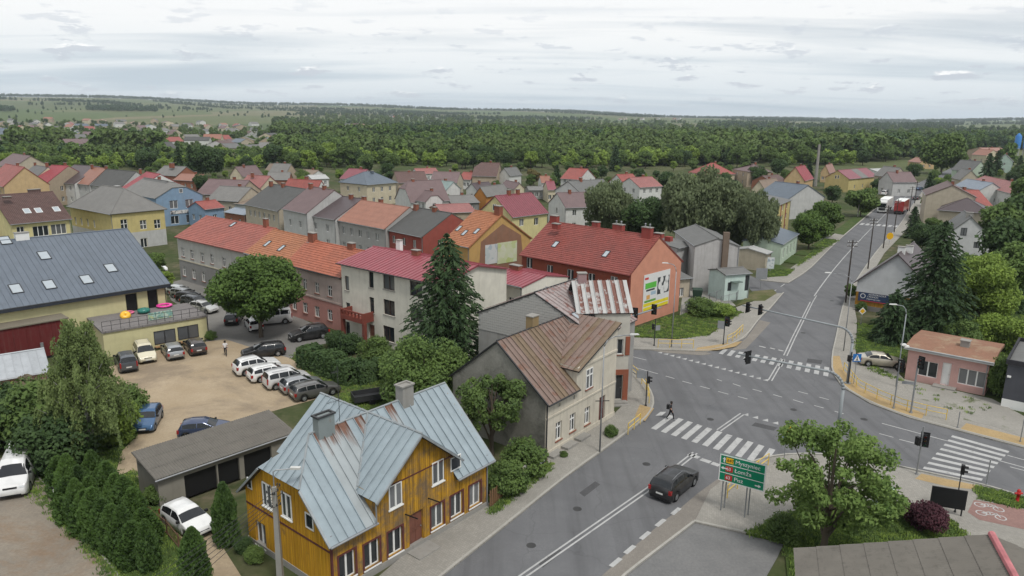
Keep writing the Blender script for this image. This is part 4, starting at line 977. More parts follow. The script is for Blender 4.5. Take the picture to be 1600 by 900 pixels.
h.skylight(868, 382, .8, 1.25); h.skylight(947, 397, .8, 1.25)
RCH = plaster('red_chimney', (.26, .06, .05), .2)
for (x, y, w, hh) in ((1.0, h.D / 2, 1.3, .9), (3.3, h.D / 2 - 2.3, 1.1, .2), (8.2, h.D / 2 + .5, 1.0, .7), (12.2, h.D / 2 + .3, 1.6, .8), (17.2, h.D / 2 - .3, 1.4, 1.0), (17.8, h.D / 2 + 1.6, 1.2, .1), (18.1, h.D / 2 + 3.6, .9, -1.2)):
    h.chimney(x, y, w, .7, hh, RCH, 2 if w > 1.3 else 0, zr)
SALMON = h

# ---- hall with the blue-grey standing-seam roof and its roof terrace
YELW = plaster('pale_yellow_render', (.56, .52, .30), .12); SLATE = metalroof('slate_sheet', (.115, .138, .17), 0, stain=.15, rough=.38)
h = HE('hall', 'large hall with blue-grey sheet roof, roof windows and pale yellow walls', None, (266, 443), 5.6, (199, 357), 'R', YELW, SLATE, ang=R(47.6), L=36, style='strip', ov=.5, so=.4, gut=DARK)
V = Vector; h.wpx('f', [(206, 473)], 1.3, 2.2, 'hole'); h.wpx('f', [(239, 467)], 1.2, 2.4, 'hole')
h.build()
for px, py in ((8, 376), (69, 399.5), (25, 451.5), (77, 445), (135, 437), (173, 419)): h.skylight(px, py, 1.15, 1.75, 0, DARK)
h.chimney(h.L - 12, h.D / 2, 1.4, .8, .7, WHITE, 0, h.ze + h.rise)
f = MB(); f.box(0, h.L, -.12, 0, h.ze - .42, h.ze - .1); f.out('fascia', plain('dark_blue_fascia', (.03, .035, .045), .5), h.root); HALL = h
def terrace():
    a, b = P(322, 492, 3.0), P(160, 518, 3.0); c = h.mw @ V((h.L - .6, h.y0, 3.0)); e = (a - b); e.z = 0; e.normalize(); n = V((-e.y, e.x, 0))
    L = (a - b).length; dep = 7.2; r = empty('terrace_annexe', 'pale yellow flat annexe carrying the paved roof terrace below the hall roof', 'annexe', (b.x, b.y, 0), math.atan2(e.y, e.x))
    H_ = House.__new__(House); m = MB(); m.box(0, L, 0, dep, 0, 2.78); wall = m.out('wall', YELW, r)
    dk = MB(); dk.box(-.1, L + .15, -.15, dep, 2.78, 3.0); dk.out('deck', m_paving('terrace_slabs', (.21, .195, .19), 2.2), r)
    for s0, s1 in ((244, 521), (293, 511)), : pass
    for px, py in ((257.5, 525.5), (294, 518.5)):
        p = r_inv(r) @ onplane(px, py, V((b.x, b.y, 0)), V((n.x, n.y, 0))); fm, pm = win_mesh(2.3, 1.55, 2, DARK, GL)
        w = put('window', fm, r, (p.x, -.045, p.z - .8)); put('pane', pm, w); aw = MB(); aw.box(-1.2, 1.2, -.5, -.02, -.25, -.15); aw.out('sill', plain('timber_sill', (.34, .2, .1)), w)
    g = MB()
    for x in np.linspace(0, L, 13): g.tube((x, 0, 3.0), (x, 0, 4.05), .025, n=5)
    for y in np.linspace(0, dep, 5)[1:]: g.tube((L, y, 3.0), (L, y, 4.05), .025, n=5)
    for z in (4.05, 3.55): g.tube((0, 0, z), (L, 0, z), .028, n=5); g.tube((L, 0, z), (L, dep, z), .028, n=5)
    g.out('railing', DARK, r)
    d = MB(); d.tube((L + .05, -.1, 0), (L + .05, -.1, 2.8), .06, n=6); d.out('downpipe', DARK, r)
    return r
def r_inv(o): return (Matrix.Translation(o.location) @ Matrix.Rotation(o.rotation_euler[2], 4, 'Z')).inverted()
TERR = terrace()
# things on the terrace
def torus(name, c, R_, r_, mat, label, tilt=0.0, sq=.6):
    m = MB(); n, k = 24, 10
    for i in range(n):
        a = 2 * math.pi * i / n
        for j in range(k):
            b = 2 * math.pi * j / k; rr = R_ + r_ * math.cos(b) * (1 + .05 * (i % 2)); m.v.append((rr * math.cos(a), rr * math.sin(a), r_ + r_ * math.sin(b) * sq))
    for i in range(n):
        for j in range(k): m.f.append((i * k + j, ((i + 1) % n) * k + j, ((i + 1) % n) * k + (j + 1) % k, i * k + (j + 1) % k)); m.m.append(0)
    o = m.out(name, mat, None, True); o.location = c; o.rotation_euler = (tilt, 0, .6); return tag(o, label, 'pool float')
def plast(n_, c): return plain(n_, c, .3, .05, 0, .5)
torus('pool_float', P(257, 479.5, 3.02), .72, .2, plast('pink_vinyl', (.75, .05, .33)), 'magenta inflatable pool ring lying on the terrace')
torus('pool_float', P(225, 489, 3.02), .42, .3, plast('teal_vinyl', (.02, .16, .13)), 'dark green inflatable float on the terrace', 0, .9)
torus('pool_float', P(196, 495, 3.02), .3, .28, plast('yellow_vinyl', (.75, .42, .03)), 'yellow inflatable float leaning on the terrace railing', .7, 1.0)
torus('pool_float', P(199.5, 490, 3.02), .6, .14, plast('rose_vinyl', (.70, .16, .30)), 'pink inflatable ring behind the yellow float')
def banner_print(name, seed, cols, sx=3.0):
    t = NT(name); v = t.co('Object', (sx, sx, sx)); vo = t.n('ShaderNodeTexVoronoi'); vo.inputs['Scale'].default_value = 1.6; t.l(v, vo.inputs['Vector'])
    s_ = t.n('ShaderNodeSeparateColor'); t.l(vo.outputs['Color'], s_.inputs[0]); return t.done(t.ramp(s_.outputs[0], [(i / max(1, len(cols) - 1), c) for i, c in enumerate(cols)]), .5)
p = P(253, 494.5, 3.35); e = (P(322, 492, 3) - P(160, 518, 3)); m = MB(); m.box(-1.3, 1.3, -.03, .0, -.42, .42)
tag(m.out('banner', banner_print('banner_mint', 1, [(.25, .45, .38), (.5, .6, .5), (.12, .3, .3), (.45, .5, .25)]), None, loc=(p.x - .1, p.y - .12, 3.55), rz=math.atan2(e.y, e.x)), 'mint green printed banner tied to the terrace railing', 'banner')
# dark red trailer and lean-to by the hall
OX = plaster('oxide_red_sheet', (.12, .022, .022), .3)
e = Vector((math.cos(R(47.6)), math.sin(R(47.6)), 0)); q = P(266, 443, 5.6) - e * 12.2 - Vector((-e.y, e.x, 0)) * 2.3
r = empty('metal_shed', 'dark red sheet-metal shed standing against the hall', 'shed', (q.x - e.x * 14, q.y - e.y * 14, 0), R(47.6)); m = MB(); m.box(0, 14, 0, 2.4, .25, 4.0); m.out('wall', OX, r)
for i in range(12): b = MB(); b.box(.4 + i * 1.2, .46 + i * 1.2, -.04, 0, .25, 4.0); b.out('rib', OX, r)
m = MB(); m.box(-.05, 14.1, -.15, 2.5, 4.0, 4.12); m.out('roof', m_soft('flat_roof_brown', (.15, .13, .10), (.2, .18, .14), None), r)
m = MB(); m.box(.05, 13.95, .03, 2.3, 0, .25); m.out('plinth', BLACK, r); m = MB(); m.tube((11.2, -.25, .3), (11.2, -.25, 1.9), .16, n=10); m.out('duct', STEEL, r)
h2 = HE('lean_to', 'small lean-to porch with brown flat roof beside the red trailer', (84, 485), (122, 488), 3.6, None, 'R', DARK, plain('brown_felt', (.10, .075, .065), .9), D=3.2, rise=.3, ov=.2, so=.1); h2.wrow('f', 1, .1, 1.2, 2.2, 'hole'); h2.build()
# ---------------------------------------------------------------- the rest of the town
def wl_(k):
    c = dict(white=(.56, .56, .54), cream=(.52, .46, .34), grey=(.34, .335, .325), dgrey=(.20, .20, .195), yellow=(.50, .42, .19), pyellow=(.58, .52, .27), peach=(.50, .36, .20), ochre=(.46, .29, .11), blue=(.20, .29, .40), beige=(.42, .37, .29),
             brick=(.28, .12, .075), red=(.28, .075, .06), mint=(.40, .50, .44), pmint=(.50, .58, .54), pgreen=(.42, .50, .40), orange=(.40, .18, .05), pink=(.52, .29, .26), lgrey=(.44, .44, .43), tan=(.38, .31, .23), wood=(.2, .13, .08))[k]
    return plaster('wall_' + k, c, .25)
def rf(k):
    if k in ('red', 'dred', 'orange', 'bred', 'brown', 'pinkred'):
        return tiles('roof_' + k, dict(red=(.27, .075, .062), dred=(.22, .05, .05), orange=(.30, .125, .07), bred=(.27, .045, .055), brown=(.115, .068, .06), pinkred=(.27, .11, .10))[k])
    c = dict(dark=(.075, .075, .072), grey=(.135, .135, .13), mauve=(.155, .105, .105), purple=(.075, .055, .058), slate=(.10, .125, .155), copper=(.19, .25, .235), tan=(.22, .165, .125), lmetal=(.36, .38, .40), crim=(.22, .06, .075), asb=(.17, .165, .155), bluemetal=(.20, .235, .28), orangem=(.27, .12, .08), pale=(.40, .40, .39))[k]
    return metalroof('roof_' + k, c, 0, stain=.45, rough=.7 if k in ('asb', 'dark', 'grey', 'mauve', 'tan') else .45)
def w2(h, f='f', n=3, zs=(1.1, 4.1), w=.95, hh=1.35, st=2):
    for z in zs:
        if z + hh < h.ze: h.wrow(f, n, z, w, hh, st)
def hs(kind, label, A, B, ze, ap, wall, roof, arg='R', name='house', nw=3, nside=2, zs=(1.1, 4.1), gw=None, ch=(), **k):
    """a town house: kind E = eave side towards us, G = gable side, H = hipped"""
    if isinstance(wall, (int, float)): wall, roof, arg = roof, arg, wall
    if kind == 'E': h = HE(name, label, A, B, ze, ap, arg, wl_(wall), rf(roof), **k)
    elif kind == 'G': h = HG(name, label, A, B, ze, ap, arg, wl_(wall), rf(roof), **k)
    w2(h, 'f', nw, zs)
    for s in ('r', 'l'): w2(h, s, nside, zs)
    if gw: h.wpx(gw[0], gw[1], *gw[2:])
    h.build()
    if not ch and h.rise > 1.5 and kind == 'E': ch = ((h.L * .62, h.D / 2 + .2, .7, .55, .75),)
    elif not ch and h.rise > 1.5: ch = ((h.L / 2 + .3, min(4.0, h.D * .4), .7, .6, .7),)
    for c in ch:
        if len(c) == 2: h.chpx(*c, .8, .6)
        else: h.chimney(*c, zt=h.ze + h.rise)
    return h
g42 = R(-42)
# left: brown-roofed, hipped yellow, blue
h = HE('house', 'yellow house with brown tiled roof and three roof windows behind the hall', (16, 351), (113, 342), 6.4, (82.5, 299), 'R', wl_('pyellow'), rf('brown'), style='step', ov=.4, so=.25)
h.wpx('f', [(32, 359)], 1.2, 1.1, 2); h.wpx('f', [(64, 361), (92, 358)], 2.6, 1.9, 3); h.wrow('f', 4, 1.2, 1.1, 1.4); h.wrow('r', 3, 4.1, 1, 1.4); h.build()
for p in ((42, 330), (60, 329), (88, 327)): h.skylight(*p, 1.1, 1.4, 0, WHITE)
h.chimney(1.6, h.D / 2 - 2.6, 1.2, .9, -.2, rf('brown'), 0, h.ze + h.rise); h.chimney(7.4, h.D / 2 + 1, 2.0, .8, .5, rf('brown'), 0, h.ze + h.rise)
hs('E', 'small white outhouse with orange roof left of the brown-roofed house', (-30, 372), (15, 357), 3.6, None, 'white', 'orange', D=7, rise=2.0, nw=1, zs=(1,))
h = HE('house', 'yellow two-storey house with grey hipped roof beyond the hall', (104, 322), (172, 335), 7.2, None, 'R', wl_('yellow'), rf('asb'), D=(P(172, 335, 7.2) - P(263, 327, 7.2)).length, rise=4.2, hip=(4.5, 5.5), ov=.45, so=.45, base=(3.2, wl_('lgrey')))
h.wpx('f', [(118, 345), (127, 346.5), (137, 348), (147, 350)], .9, 1.5, 2); h.wpx('r', [(194, 350), (224, 351), (246, 350)], 1.3, 1.8, 'X'); h.wpx('r', [(226, 386)], 1.3, 1.8, 2); h.build(); h.chimney(2, h.D / 2 + 4, 1.1, .9, -.6, wl_('lgrey'), 0, h.ze + h.rise)
h = HG('house', 'blue gabled house with white windows and long grey roof', (242, 310), (319, 304.5), 6.8, (283, 286), 20, wl_('blue'), rf('asb'), clip=.3, ov=.3, so=.15)
h.wpx('f', [(271.5, 319.5), (296, 317.5), (273.5, 343.5), (297.5, 341.5)], 1.9, 1.9, 2); h.wpx('f', [(282.5, 298)], .9, 1.0, 1); h.wrow('r', 3, 4.2, 1.1, 1.4); h.build()
b = MB(); a0, z0 = h.local('f', 286, 330.5); b.box(h.x0 + a0 - 3.0, h.x0 + a0 + 3.0, h.y0 - .12, h.y0 - .02, z0 - .4, z0 + .4); b.out('shop_sign', banner_print('shop_sign', 2, [(.6, .6, .58), (.62, .62, .6), (.05, .05, .06), (.6, .6, .6), (.55, .45, .4)], 1.5), h.root)
hs('E', 'blue side annexe with small red roof beside the blue house', (320, 327.5), (352, 324), 4.2, None, 'blue', 'red', D=7, rise=1.6, nw=1, zs=(1.4,))
hs('E', 'low shed with pale blue metal roof above brick wall', (349, 331), (382, 336), 3.8, None, 'brick', 'bluemetal', D=6, rise=.8, nw=2, zs=(1.2,))
# back-left terrace of roofs
for i, (lab, A, B, ze, ap, wa, ro) in enumerate((('grey-roofed cream house first in the far-left terrace', (26, 281), (47, 285), 6.5, (75, 261), 'cream', 'grey'), ('red sheet roof second in the far-left terrace', (47, 283.5), (74, 285), 6.8, (107, 259), 'tan', 'bred'),
        ('dark grey roof in the middle of the far-left terrace', (75, 284), (115, 287.5), 6.2, (156, 260), 'white', 'purple'), ('narrow orange-brown roof in the far-left terrace', (116, 286.5), (138, 289), 6.2, (166, 263), 'lgrey', 'orangem'),
        ('dark green-grey roof in the far-left terrace', (138, 288.5), (188, 294), 6.2, (213, 268), 'lgrey', 'dark'), ('bright red sheet roof right of the far-left terrace', (188, 294), (208, 299), 6.8, (250, 272), 'white', 'bred'))):
    hs('E', lab, A, B, ze, ap, wa, ro, so=.03, nw=4 if i != 3 else 2, ch=((1.0, 5, .7, .5, .8),))
hs('E', 'peach gabled house with red roof at the far left edge', None, (4, 292), 6.5, (38, 261), 'peach', 'red', ang=g42, L=18, nside=0)
hs('E', 'brown roof behind the peach gabled house', None, (20, 262), 6.5, None, 'beige', 'mauve', ang=g42, L=22, D=12, rise=4, nw=0, nside=0)
h = hs('E', 'grey ribbed metal roof between red roof and blue house', (207, 303), (243, 310), 6.2, (262, 283), 'lgrey', 'grey', so=.05, nw=2); h.chimney(1.2, 1.8, 1.4, 1.0, .2, wl_('lgrey'), 0, 8.3)
hs('E', 'long grey-brown roof behind the blue house', (305, 303), (370, 306), 5, None, 'tan', 'mauve', D=12, rise=3.6, nw=3, zs=(1.2,), nside=0)
hs('E', 'weathered grey roof right of the blue house with eyebrow dormer', (322, 312), (372, 315), 4, None, 'beige', 'asb', D=11, rise=3.2, nw=2, zs=(1.2,))
hs('E', 'flat tan roof behind the dark terrace roofs', (365, 318), (405, 322), 3.5, None, 'white', 'tan', D=14, rise=1.0, nw=2, zs=(1.1,))
hs('E', 'pinkish red roof left of the centre rooftops', (368, 295), (404, 297), 5, None, 'cream', 'pinkred', D=11, rise=3.6, ch=((3, 4, .8, .6, .8),))
hs('G', 'small cream gable among trees above the blue house', (358, 275), (379, 276), 4.6, (374, 261), 11, 'cream', 'mauve')
hs('E', 'old brick barn with grey roof left of the dark firs', (240, 273), (275, 275), 4.5, None, 'brick', 'asb', D=10, rise=3, zs=(1.2,), ch=((6, 3, 1.4, 1.2, 1.2),))
hs('E', 'red-brown brick roof strip above the long roofs', (270, 281), (306, 283), 3.5, None, 'brick', 'orangem', D=8, rise=2, zs=(1.0,))
# middle terrace
row = [('dark grey-roofed house with arched windows at left end of the middle terrace', (381, 319), (433.5, 330), 6.4, (423.5, 287), 'L', 'beige', 'dark', 6), ('mauve-roofed house with white windows in the middle terrace', (440, 326), (477.5, 334), 7.2, (522.5, 297), 'R', 'lgrey', 'mauve', 2),
       ('dark purple roof of the middle terrace', (477.5, 336), (522, 343.5), 6.6, (566, 310.5), 'R', 'lgrey', 'purple', 2), ('red-roofed grey house of the middle terrace', (522, 343.5), (600.5, 358.5), 6.4, (640, 324), 'R', 'grey', 'orangem', 5), ('black-roofed red-walled house at right end of the middle terrace', (600.5, 358.5), (658.5, 370.5), 6.2, (706, 333), 'R', 'red', 'dark', 3)]
for lab, A, B, ze, ap, wh, wa, ro, n in row:
    hs('E', lab, A, B, ze, ap, wa, ro, wh, so=.03, nw=n, zs=(1.1, 4.0), ch=((1.5, 6, .9, .6, .7), (6.5, 6.4, .8, .6, .6)), style='corr' if ro == 'orangem' else 'plain')
# orange-gabled house
h = HE('house', 'ochre gabled house with orange tiles and brick patch carrying two posters', (690, 378), (732, 387), 6.6, (784.5, 335), 'R', wl_('ochre'), TORA, style='step', ov=.3, so=.2); h.build(); h.chpx(779, 322, 1.2, .8)
for p in ((717, 357), (726, 364), (745, 361.5)): h.skylight(*p, .8, 1.3)
o, d, n, Lr = h.fac('r'); bm_ = MB(); q = [o + d * 1.6, o + d * (Lr - 1.2), o + d * (Lr - 2.2) + V((0, 0, 7.4)), o + d * (Lr / 2 + .3) + V((0, 0, 9.6)), o + d * 2.4 + V((0, 0, 7.2))]; bm_.slab([p + n * .03 for p in q], .02); bm_.out('brick_patch', plaster('bare_brick', (.24, .13, .085), .4), h.root)
for nm, (px, py), w, hh, cols in (('poster', (767.5, 397), 2.6, 3.1, [(.5, .52, .52), (.55, .55, .55), (.45, .5, .5), (.3, .36, .42)]), ('poster', (792, 394), 4.3, 3.4, [(.48, .52, .3), (.55, .56, .45), (.42, .48, .2), (.5, .55, .4)])):
    a, z = h.local('r', px, py); pm = MB(); f = lambda s_, zz_: o + d * (a + s_) + V((0, 0, z + zz_)) + n * .08
    pm.slab([f(-w / 2, -hh / 2), f(w / 2, -hh / 2), f(w / 2, hh / 2), f(-w / 2, hh / 2)], .04); pm.out(nm, banner_print('poster%.0f' % px, 3, cols, .8), h.root)
h = HE('house', 'pale yellow house with crimson ribbed roof behind the brick patch gable', (801, 340), (858, 333), 6.5, (773, 306), 'L', wl_('pyellow'), rf('crim'), style='strip'); h.wpx('f', [(815, 347.5), (838, 346)], 1.3, 1.5, 2); h.wpx('l', [(773, 324)], 1.1, 1.3, 2); h.build(); h.chpx(795, 297, .7, .6); h.chpx(809, 296, .7, .6)
hs('G', 'white cross gable with balcony door beside crimson roof', (855.5, 317), (884, 325), 6.0, (873, 302), 8, 'white', 'mauve', nw=1)
h = hs('G', 'tall white gabled house left of the grey willow', (866, 296.5), (908, 302), 8.5, (886, 283), 12, 'white', 'grey', nw=0, nside=3); 
# roofs in the middle
sl = HE('house', 'yellow brick villa with blue slate hipped roof', (573, 289), (622, 285), 6.4, None, 'R', wl_('cream'), rf('slate'), D=(P(573, 289, 6.4) - P(537, 284, 6.4)).length, rise=3.2, hip=4.5, ov=.4, so=.4); w2(sl, 'f', 3); w2(sl, 'l', 2); sl.build(); sl.chimney(7, sl.D / 2 - 1, .8, .8, .2, rf('slate'), 0, 9.6)
h = hs('E', 'white house with large mauve-brown clipped gable roof', (642, 317), (703.5, 313.5), 4.2, (628, 283), 'white', 'mauve', 'L', clip=.4, zs=(1.1,), nw=4, ch=((645, 281),))
hs('G', 'mauve dormer gable on the brown-roofed white house', (664, 316), (694, 314), 4.8, (672, 300), 5, 'white', 'mauve', nw=1, zs=(3.0,), clip=.4)
hs('G', 'white gabled house with pale green copper roof', (697, 297), (721, 295), 5.2, (709.5, 284), 11, 'white', 'copper', nw=2)
hs('E', 'long tan-brown roof behind the slate villa', (622, 286), (670, 285), 5, (612, 271), 'tan', 'brown', 'L', D=11, rise=3.2, ch=((639, 268),))
hs('E', 'second brown roof right of the long tan-brown one', (671, 285), (714, 286), 4.5, None, 'beige', 'mauve', D=12, rise=3.2)
hs('E', 'bungalow with bright red roof and white walls', (715, 280), (735, 281), 3.6, None, 'white', 'red', D=9, rise=2.4)
hs('E', 'white bungalow with two-tone red roof', (738, 280), (766, 281), 3.6, None, 'white', 'red', D=10, rise=3, ch=((5, 5, .7, .6, .7),))
hs('E', 'brown half-hipped roof behind the red bungalows', (737, 275), (776, 276), 5, None, 'tan', 'brown', D=13, rise=4.6, clip=.4)
hs('E', 'white gabled house with dark grey roof near the forest edge', (796.5, 275), (816, 273), 5, (787, 262.5), 'white', 'grey', 'L', gw=None, nside=1)
hs('G', 'small cream house with mauve roof right of the grey workshop', (803, 296), (821, 295.5), 3.6, (813, 286), 12, 'cream', 'mauve', nw=1, zs=(1.1,))
hs('E', 'orange boarded workshop with grey roof and skylight', (760.5, 307.5), (797, 302), 4.0, (750, 292), 'orange', 'asb', 'L', zs=(1.2,), nw=2, nside=0)
hs('G', 'little white gable with purple roof', (727, 296), (746, 298), 3.6, (735, 286), 8, 'white', 'purple', nw=1, zs=(1.1,))
hs('E', 'low pinkish flat roof behind the ochre house', (690, 333), (745, 331), 3.6, None, 'tan', 'pinkred', D=12, rise=1.4, zs=(1.0,))
hs('E', 'dark moss-grown low roof in the centre', (705, 318), (750, 316), 3, None, 'dgrey', 'asb', D=10, rise=1.6, zs=(.9,))
hs('G', 'white gabled house with crimson-red roof left of the slate villa', (493, 302), (514, 299), 4.2, (503, 282), 12, 'white', 'red', nw=1, ch=((4, 6, 1.0, .8, .9),))
hs('E', 'pink roof behind the crimson-red one', (530, 279), (560, 281), 5, None, 'white', 'crim', D=10, rise=3.2)
hs('E', 'grey-roofed brick cottage left of centre', (416, 281), (452, 281), 3.4, None, 'brick', 'asb', D=9, rise=2.4, zs=(1.,))
hs('G', 'white gabled cottage with tan roof left of centre', (430, 270), (450, 269), 3.6, (440, 257), 9, 'beige', 'tan', nw=1, zs=(1.,))
hs('G', 'two-gabled cottage with grey roof by the trees', (447, 271), (465, 269), 4.2, (456, 256), 8, 'tan', 'asb', nw=1)
hs('E', 'long white outbuilding with tan roof by the trees', (463, 272), (487, 274), 3, None, 'white', 'tan', D=7, rise=1.8, zs=(.9,))
hs('E', 'low pale sheet roof left of the red gable', (487, 280), (515, 279), 3, None, 'white', 'pale', D=9, rise=1.2, zs=(.9,))
hs('E', 'red roof strip near the forest edge', (653, 272), (687, 271), 3.5, None, 'white', 'pinkred', D=8, rise=2)
hs('E', 'small orange bungalow right of the autumn-brown tree', (846, 286), (862, 286), 3.4, None, 'white', 'orangem', D=8, rise=2.2, zs=(1.,))
hs('E', 'red hipped roof behind the tall white gable', (875, 279), (905, 281), 5.5, None, 'white', 'red', D=12, rise=3.4)
hs('E', 'low crimson roof left of the tall white gable', (856, 297), (870, 297), 4, None, 'cream', 'crim', D=10, rise=2.4)
hs('E', 'flat grey workshop roof by the autumn-brown tree', (826, 297), (852, 297), 3, None, 'grey', 'asb', D=9, rise=.8, zs=(.9,))
hs('E', 'red-roofed house between the grey willow and round tree', (978, 291), (1004, 290), 5, None, 'white', 'red', D=11, rise=3.4)
hs('E', 'white house with red roof left of the big willow', (1000, 293), (1036, 291), 6, None, 'white', 'pinkred', D=10, rise=2.6, nw=3)
# beyond the willows
hs('E', 'bright red hipped roof above the big willow', (1108, 273), (1150, 272), 4.5, None, 'cream', 'red', D=14, rise=4.2, hip=6, zs=(1.2,))
hs('E', 'grey-pink cube house with low hipped mauve roof', (1168, 268), (1207, 268), 6.2, None, 'tan', 'mauve', D=13, rise=2.6, hip=6)
hs('E', 'tan roof with pale gable right of the willows', (1200, 304), (1226, 299), 4.2, (1186, 282), 'cream', 'tan', 'L', zs=(1.1,))
hs('E', 'brown-red roof strip left of the small spruce', (1206, 285), (1232, 283), 3.6, None, 'brick', 'brown', D=9, rise=2.2, zs=(1.,))
hs('E', 'house with bright red roof left of the concrete mast', (1258, 283), (1272, 279), 4.5, (1243, 261), 'peach', 'bred', 'L', zs=(1.2,), nw=2)
hs('E', 'peach cottage with orange roof right of the concrete mast', (1296, 271), (1306, 268), 4, (1290, 258), 'peach', 'orangem', 'L', zs=(1.2,), nw=1)
h = HE('house', 'yellow house with red and grey striped roof behind the street tree', (1327.5, 280), (1372, 275.5), 5.0, (1309, 266), 'L', wl_('yellow'), rf('crim')); h.wpx('l', [(1306, 276.5), (1310, 276.5)], .6, 1.3, 1); w2(h, 'f', 3, (1.2,)); h.build()
b = MB(); q = h.planes()[0]; n = (q[1] - q[0]).cross(q[2] - q[0]).normalized() * .02; b.slab([q[0].lerp(q[1], .42) + n, q[0].lerp(q[1], .66) + n, q[3].lerp(q[2], .66) + n, q[3].lerp(q[2], .42) + n], .015); b.out('grey_roof_section', rf('asb'), h.root)
hs('G', 'grey-white gabled house with slate roof at the roadside bend', (1231.5, 311), (1290, 308), 5.6, (1266, 289), 12, 'lgrey', 'slate', nw=1, zs=(1.1,))
h = HE('house', 'three-storey house with yellow and red facade behind the two round trees', (1213, 322), (1237, 312), 8.0, None, 'R', wl_('yellow'), rf('grey'), D=11, rise=.8, ov=.2); w2(h, 'f', 3, (1.2, 3.9, 6.2), 1.4, 1.3); w2(h, 'l', 2); h.build()
b = MB()
for a in (.02, .36, .68): x = h.x0 + (h.x1 - h.x0) * a; b.box(x, x + .7, h.y0 - .06, h.y0, 0, 7.8)
b.out('red_pilaster', wl_('red'), h.root)
hs('G', 'white gabled house left of the white truck', (1372, 282), (1396, 285), 5, (1379, 268), 10, 'lgrey', 'mauve', nw=2)
hs('G', 'grey townhouse with white bay beyond the white gable', (1391, 277), (1420, 277), 6, (1402, 262), 10, 'beige', 'asb', nw=3)
hs('E', 'flat pale shed roof behind the striped roof house', (1371, 268), (1390, 267), 3.4, None, 'white', 'pale', D=8, rise=1.0, zs=(1.,))
hs('E', 'brick-red roof among trees right of the green belt', (1418, 252), (1437, 254), 3.6, None, 'peach', 'orangem', D=9, rise=2.4, zs=(1.,))
# warehouse and mint buildings
h = HG('warehouse', 'pale grey warehouse gable with tall brown flue', (1085, 384), (1157.5, 385), 7.2, (1128, 372), 15, plaster('warehouse_render', (.44, .43, .42), .4), rf('grey'), ov=.15, so=.1); h.build(); a, z = h.local('f', 1132, 400)
b = MB(); b.box(h.x0 + a - .5, h.x0 + a + .4, h.y0 - .6, h.y0 - .01, 2.5, 9.4); b.out('flue', plaster('brown_flue', (.17, .13, .10), .3), h.root)
hs('E', 'grey side wing with lean roof left of the warehouse', (1060, 388), (1086, 382), 6.4, None, 'lgrey', 'grey', D=9, rise=.6, nw=0, nside=0)
h = HE('workshop', 'mint green workshop with flat dark roof beside the parking yard', (1133.5, 429.5), (1175.5, 426.5), 4.0, None, 'R', plaster('mint_render', (.50, .60, .56), .2), rf('grey'), D=(P(1133.5, 429.5, 4.0) - P(1087, 424, 4.0)).length, rise=.5, ov=.2, so=.2)
h.wpx('f', [(1140, 448)], .7, 1.3, 2, DARK); h.door('f', 1147, 449, .9, 2.1, plain('green_door', (.10, .14, .11))); h.wpx('f', [(1168, 442)], .7, 2.4, 2, DARK); h.build()
aw = MB(); a, z = h.local('f', 1148, 440); aw.box(h.x0 + a - .8, h.x0 + a + .8, h.y0 - .9, h.y0, z, z + .1); aw.out('door_canopy', plain('canopy_green', (.12, .16, .14)), h.root)
hs('E', 'small cream garage behind the salmon house', (1052, 437), (1083, 434), 3.0, None, 'beige', 'grey', D=6, rise=.4, nw=1, zs=(.2,), nside=0)
h = HE('house', 'long pale green single-storey building by the roadside lawns', (1223.5, 382), (1249, 365), 4.0, None, 'R', wl_('pgreen'), rf('slate'), D=7.5, rise=.9, ov=.3); h.wrow('f', 4, 1.0, 1.1, 1.8); h.build()
hs('E', 'cream garage with corrugated roof under the willow', (1199, 397), (1208, 393), 3.2, None, 'beige', 'pale', D=7, rise=.7, nw=1, zs=(.2,), nside=0)
# right-hand side of the street
h = HG('house', 'white gabled house with blue advertising banner by the big spruce', (1334, 441), (1462, 458), 3.9, (1397.5, 396), 13, plaster('white_house', (.50, .51, .52), .08), rf('purple'), ov=.4, so=.35); h.build()
BAN = h; o, d, n, Lf = h.fac('f'); b = MB(); b.poly([o + n * .03, o + d * Lf + n * .03, o + d * Lf + n * .03 + V((0, 0, 2.6)), o + n * .03 + V((0, 0, 2.6))]); b.out('boarded_base', m_planks('ochre_boards', (.36, .19, .03), (.2, .1, .02), (.15, .1, .05), .2), h.root)
b = MB(); b.slab([p + n * .07 for p in (o, o + d * Lf, o + d * Lf + V((0, 0, .7)), o + V((0, 0, .7)))], .05); b.out('plinth', plaster('field_stone', (.2, .19, .18), .5), h.root)
h.chimney(h.L / 2, 2.5, .9, .6, .6, WHITE, 0, h.ze + h.rise); h.chimney(h.L / 2 + .6, 5.0, .9, .6, .5, WHITE, 0, h.ze + h.rise)
hs('G', 'large cream gable wall house behind the trucks', (1446, 305), (1527, 309), 7.5, (1487, 289), 16, 'beige', 'brown', nw=0, nside=2)
hs('E', 'red-orange roof right of the cream gable wall', (1492, 322), (1552, 322), 5.0, None, 'white', 'red', D=12, rise=3.6, zs=(1.1,), ch=((1553 - 1492 + 0, 0, 0, 0, 0),) if False else ())
h = HE('house', 'beige house with dark purple hipped roof', (1464, 328), (1549, 334), 5.0, None, 'R', wl_('beige'), rf('purple'), D=11, rise=2.9, hip=5.5, ov=.4, so=.4); w2(h, 'f', 3, (1.2,)); h.build()
h = HG('house', 'white gabled house with grey roof and dark attic windows behind the tree', (1470, 372), (1556, 378), 4.0, (1503, 338), 12, plaster('attic_white', (.50, .50, .50), .1), rf('grey'), ov=.4); h.wpx('f', [(1506, 362)], 1.0, 1.5, 2, DARK); h.wpx('f', [(1526, 383)], 1.0, 1.2, 2, DARK); h.build(); h.chimney(h.L / 2, 3, 1.2, .8, .5, CONC, 0, h.ze + h.rise)
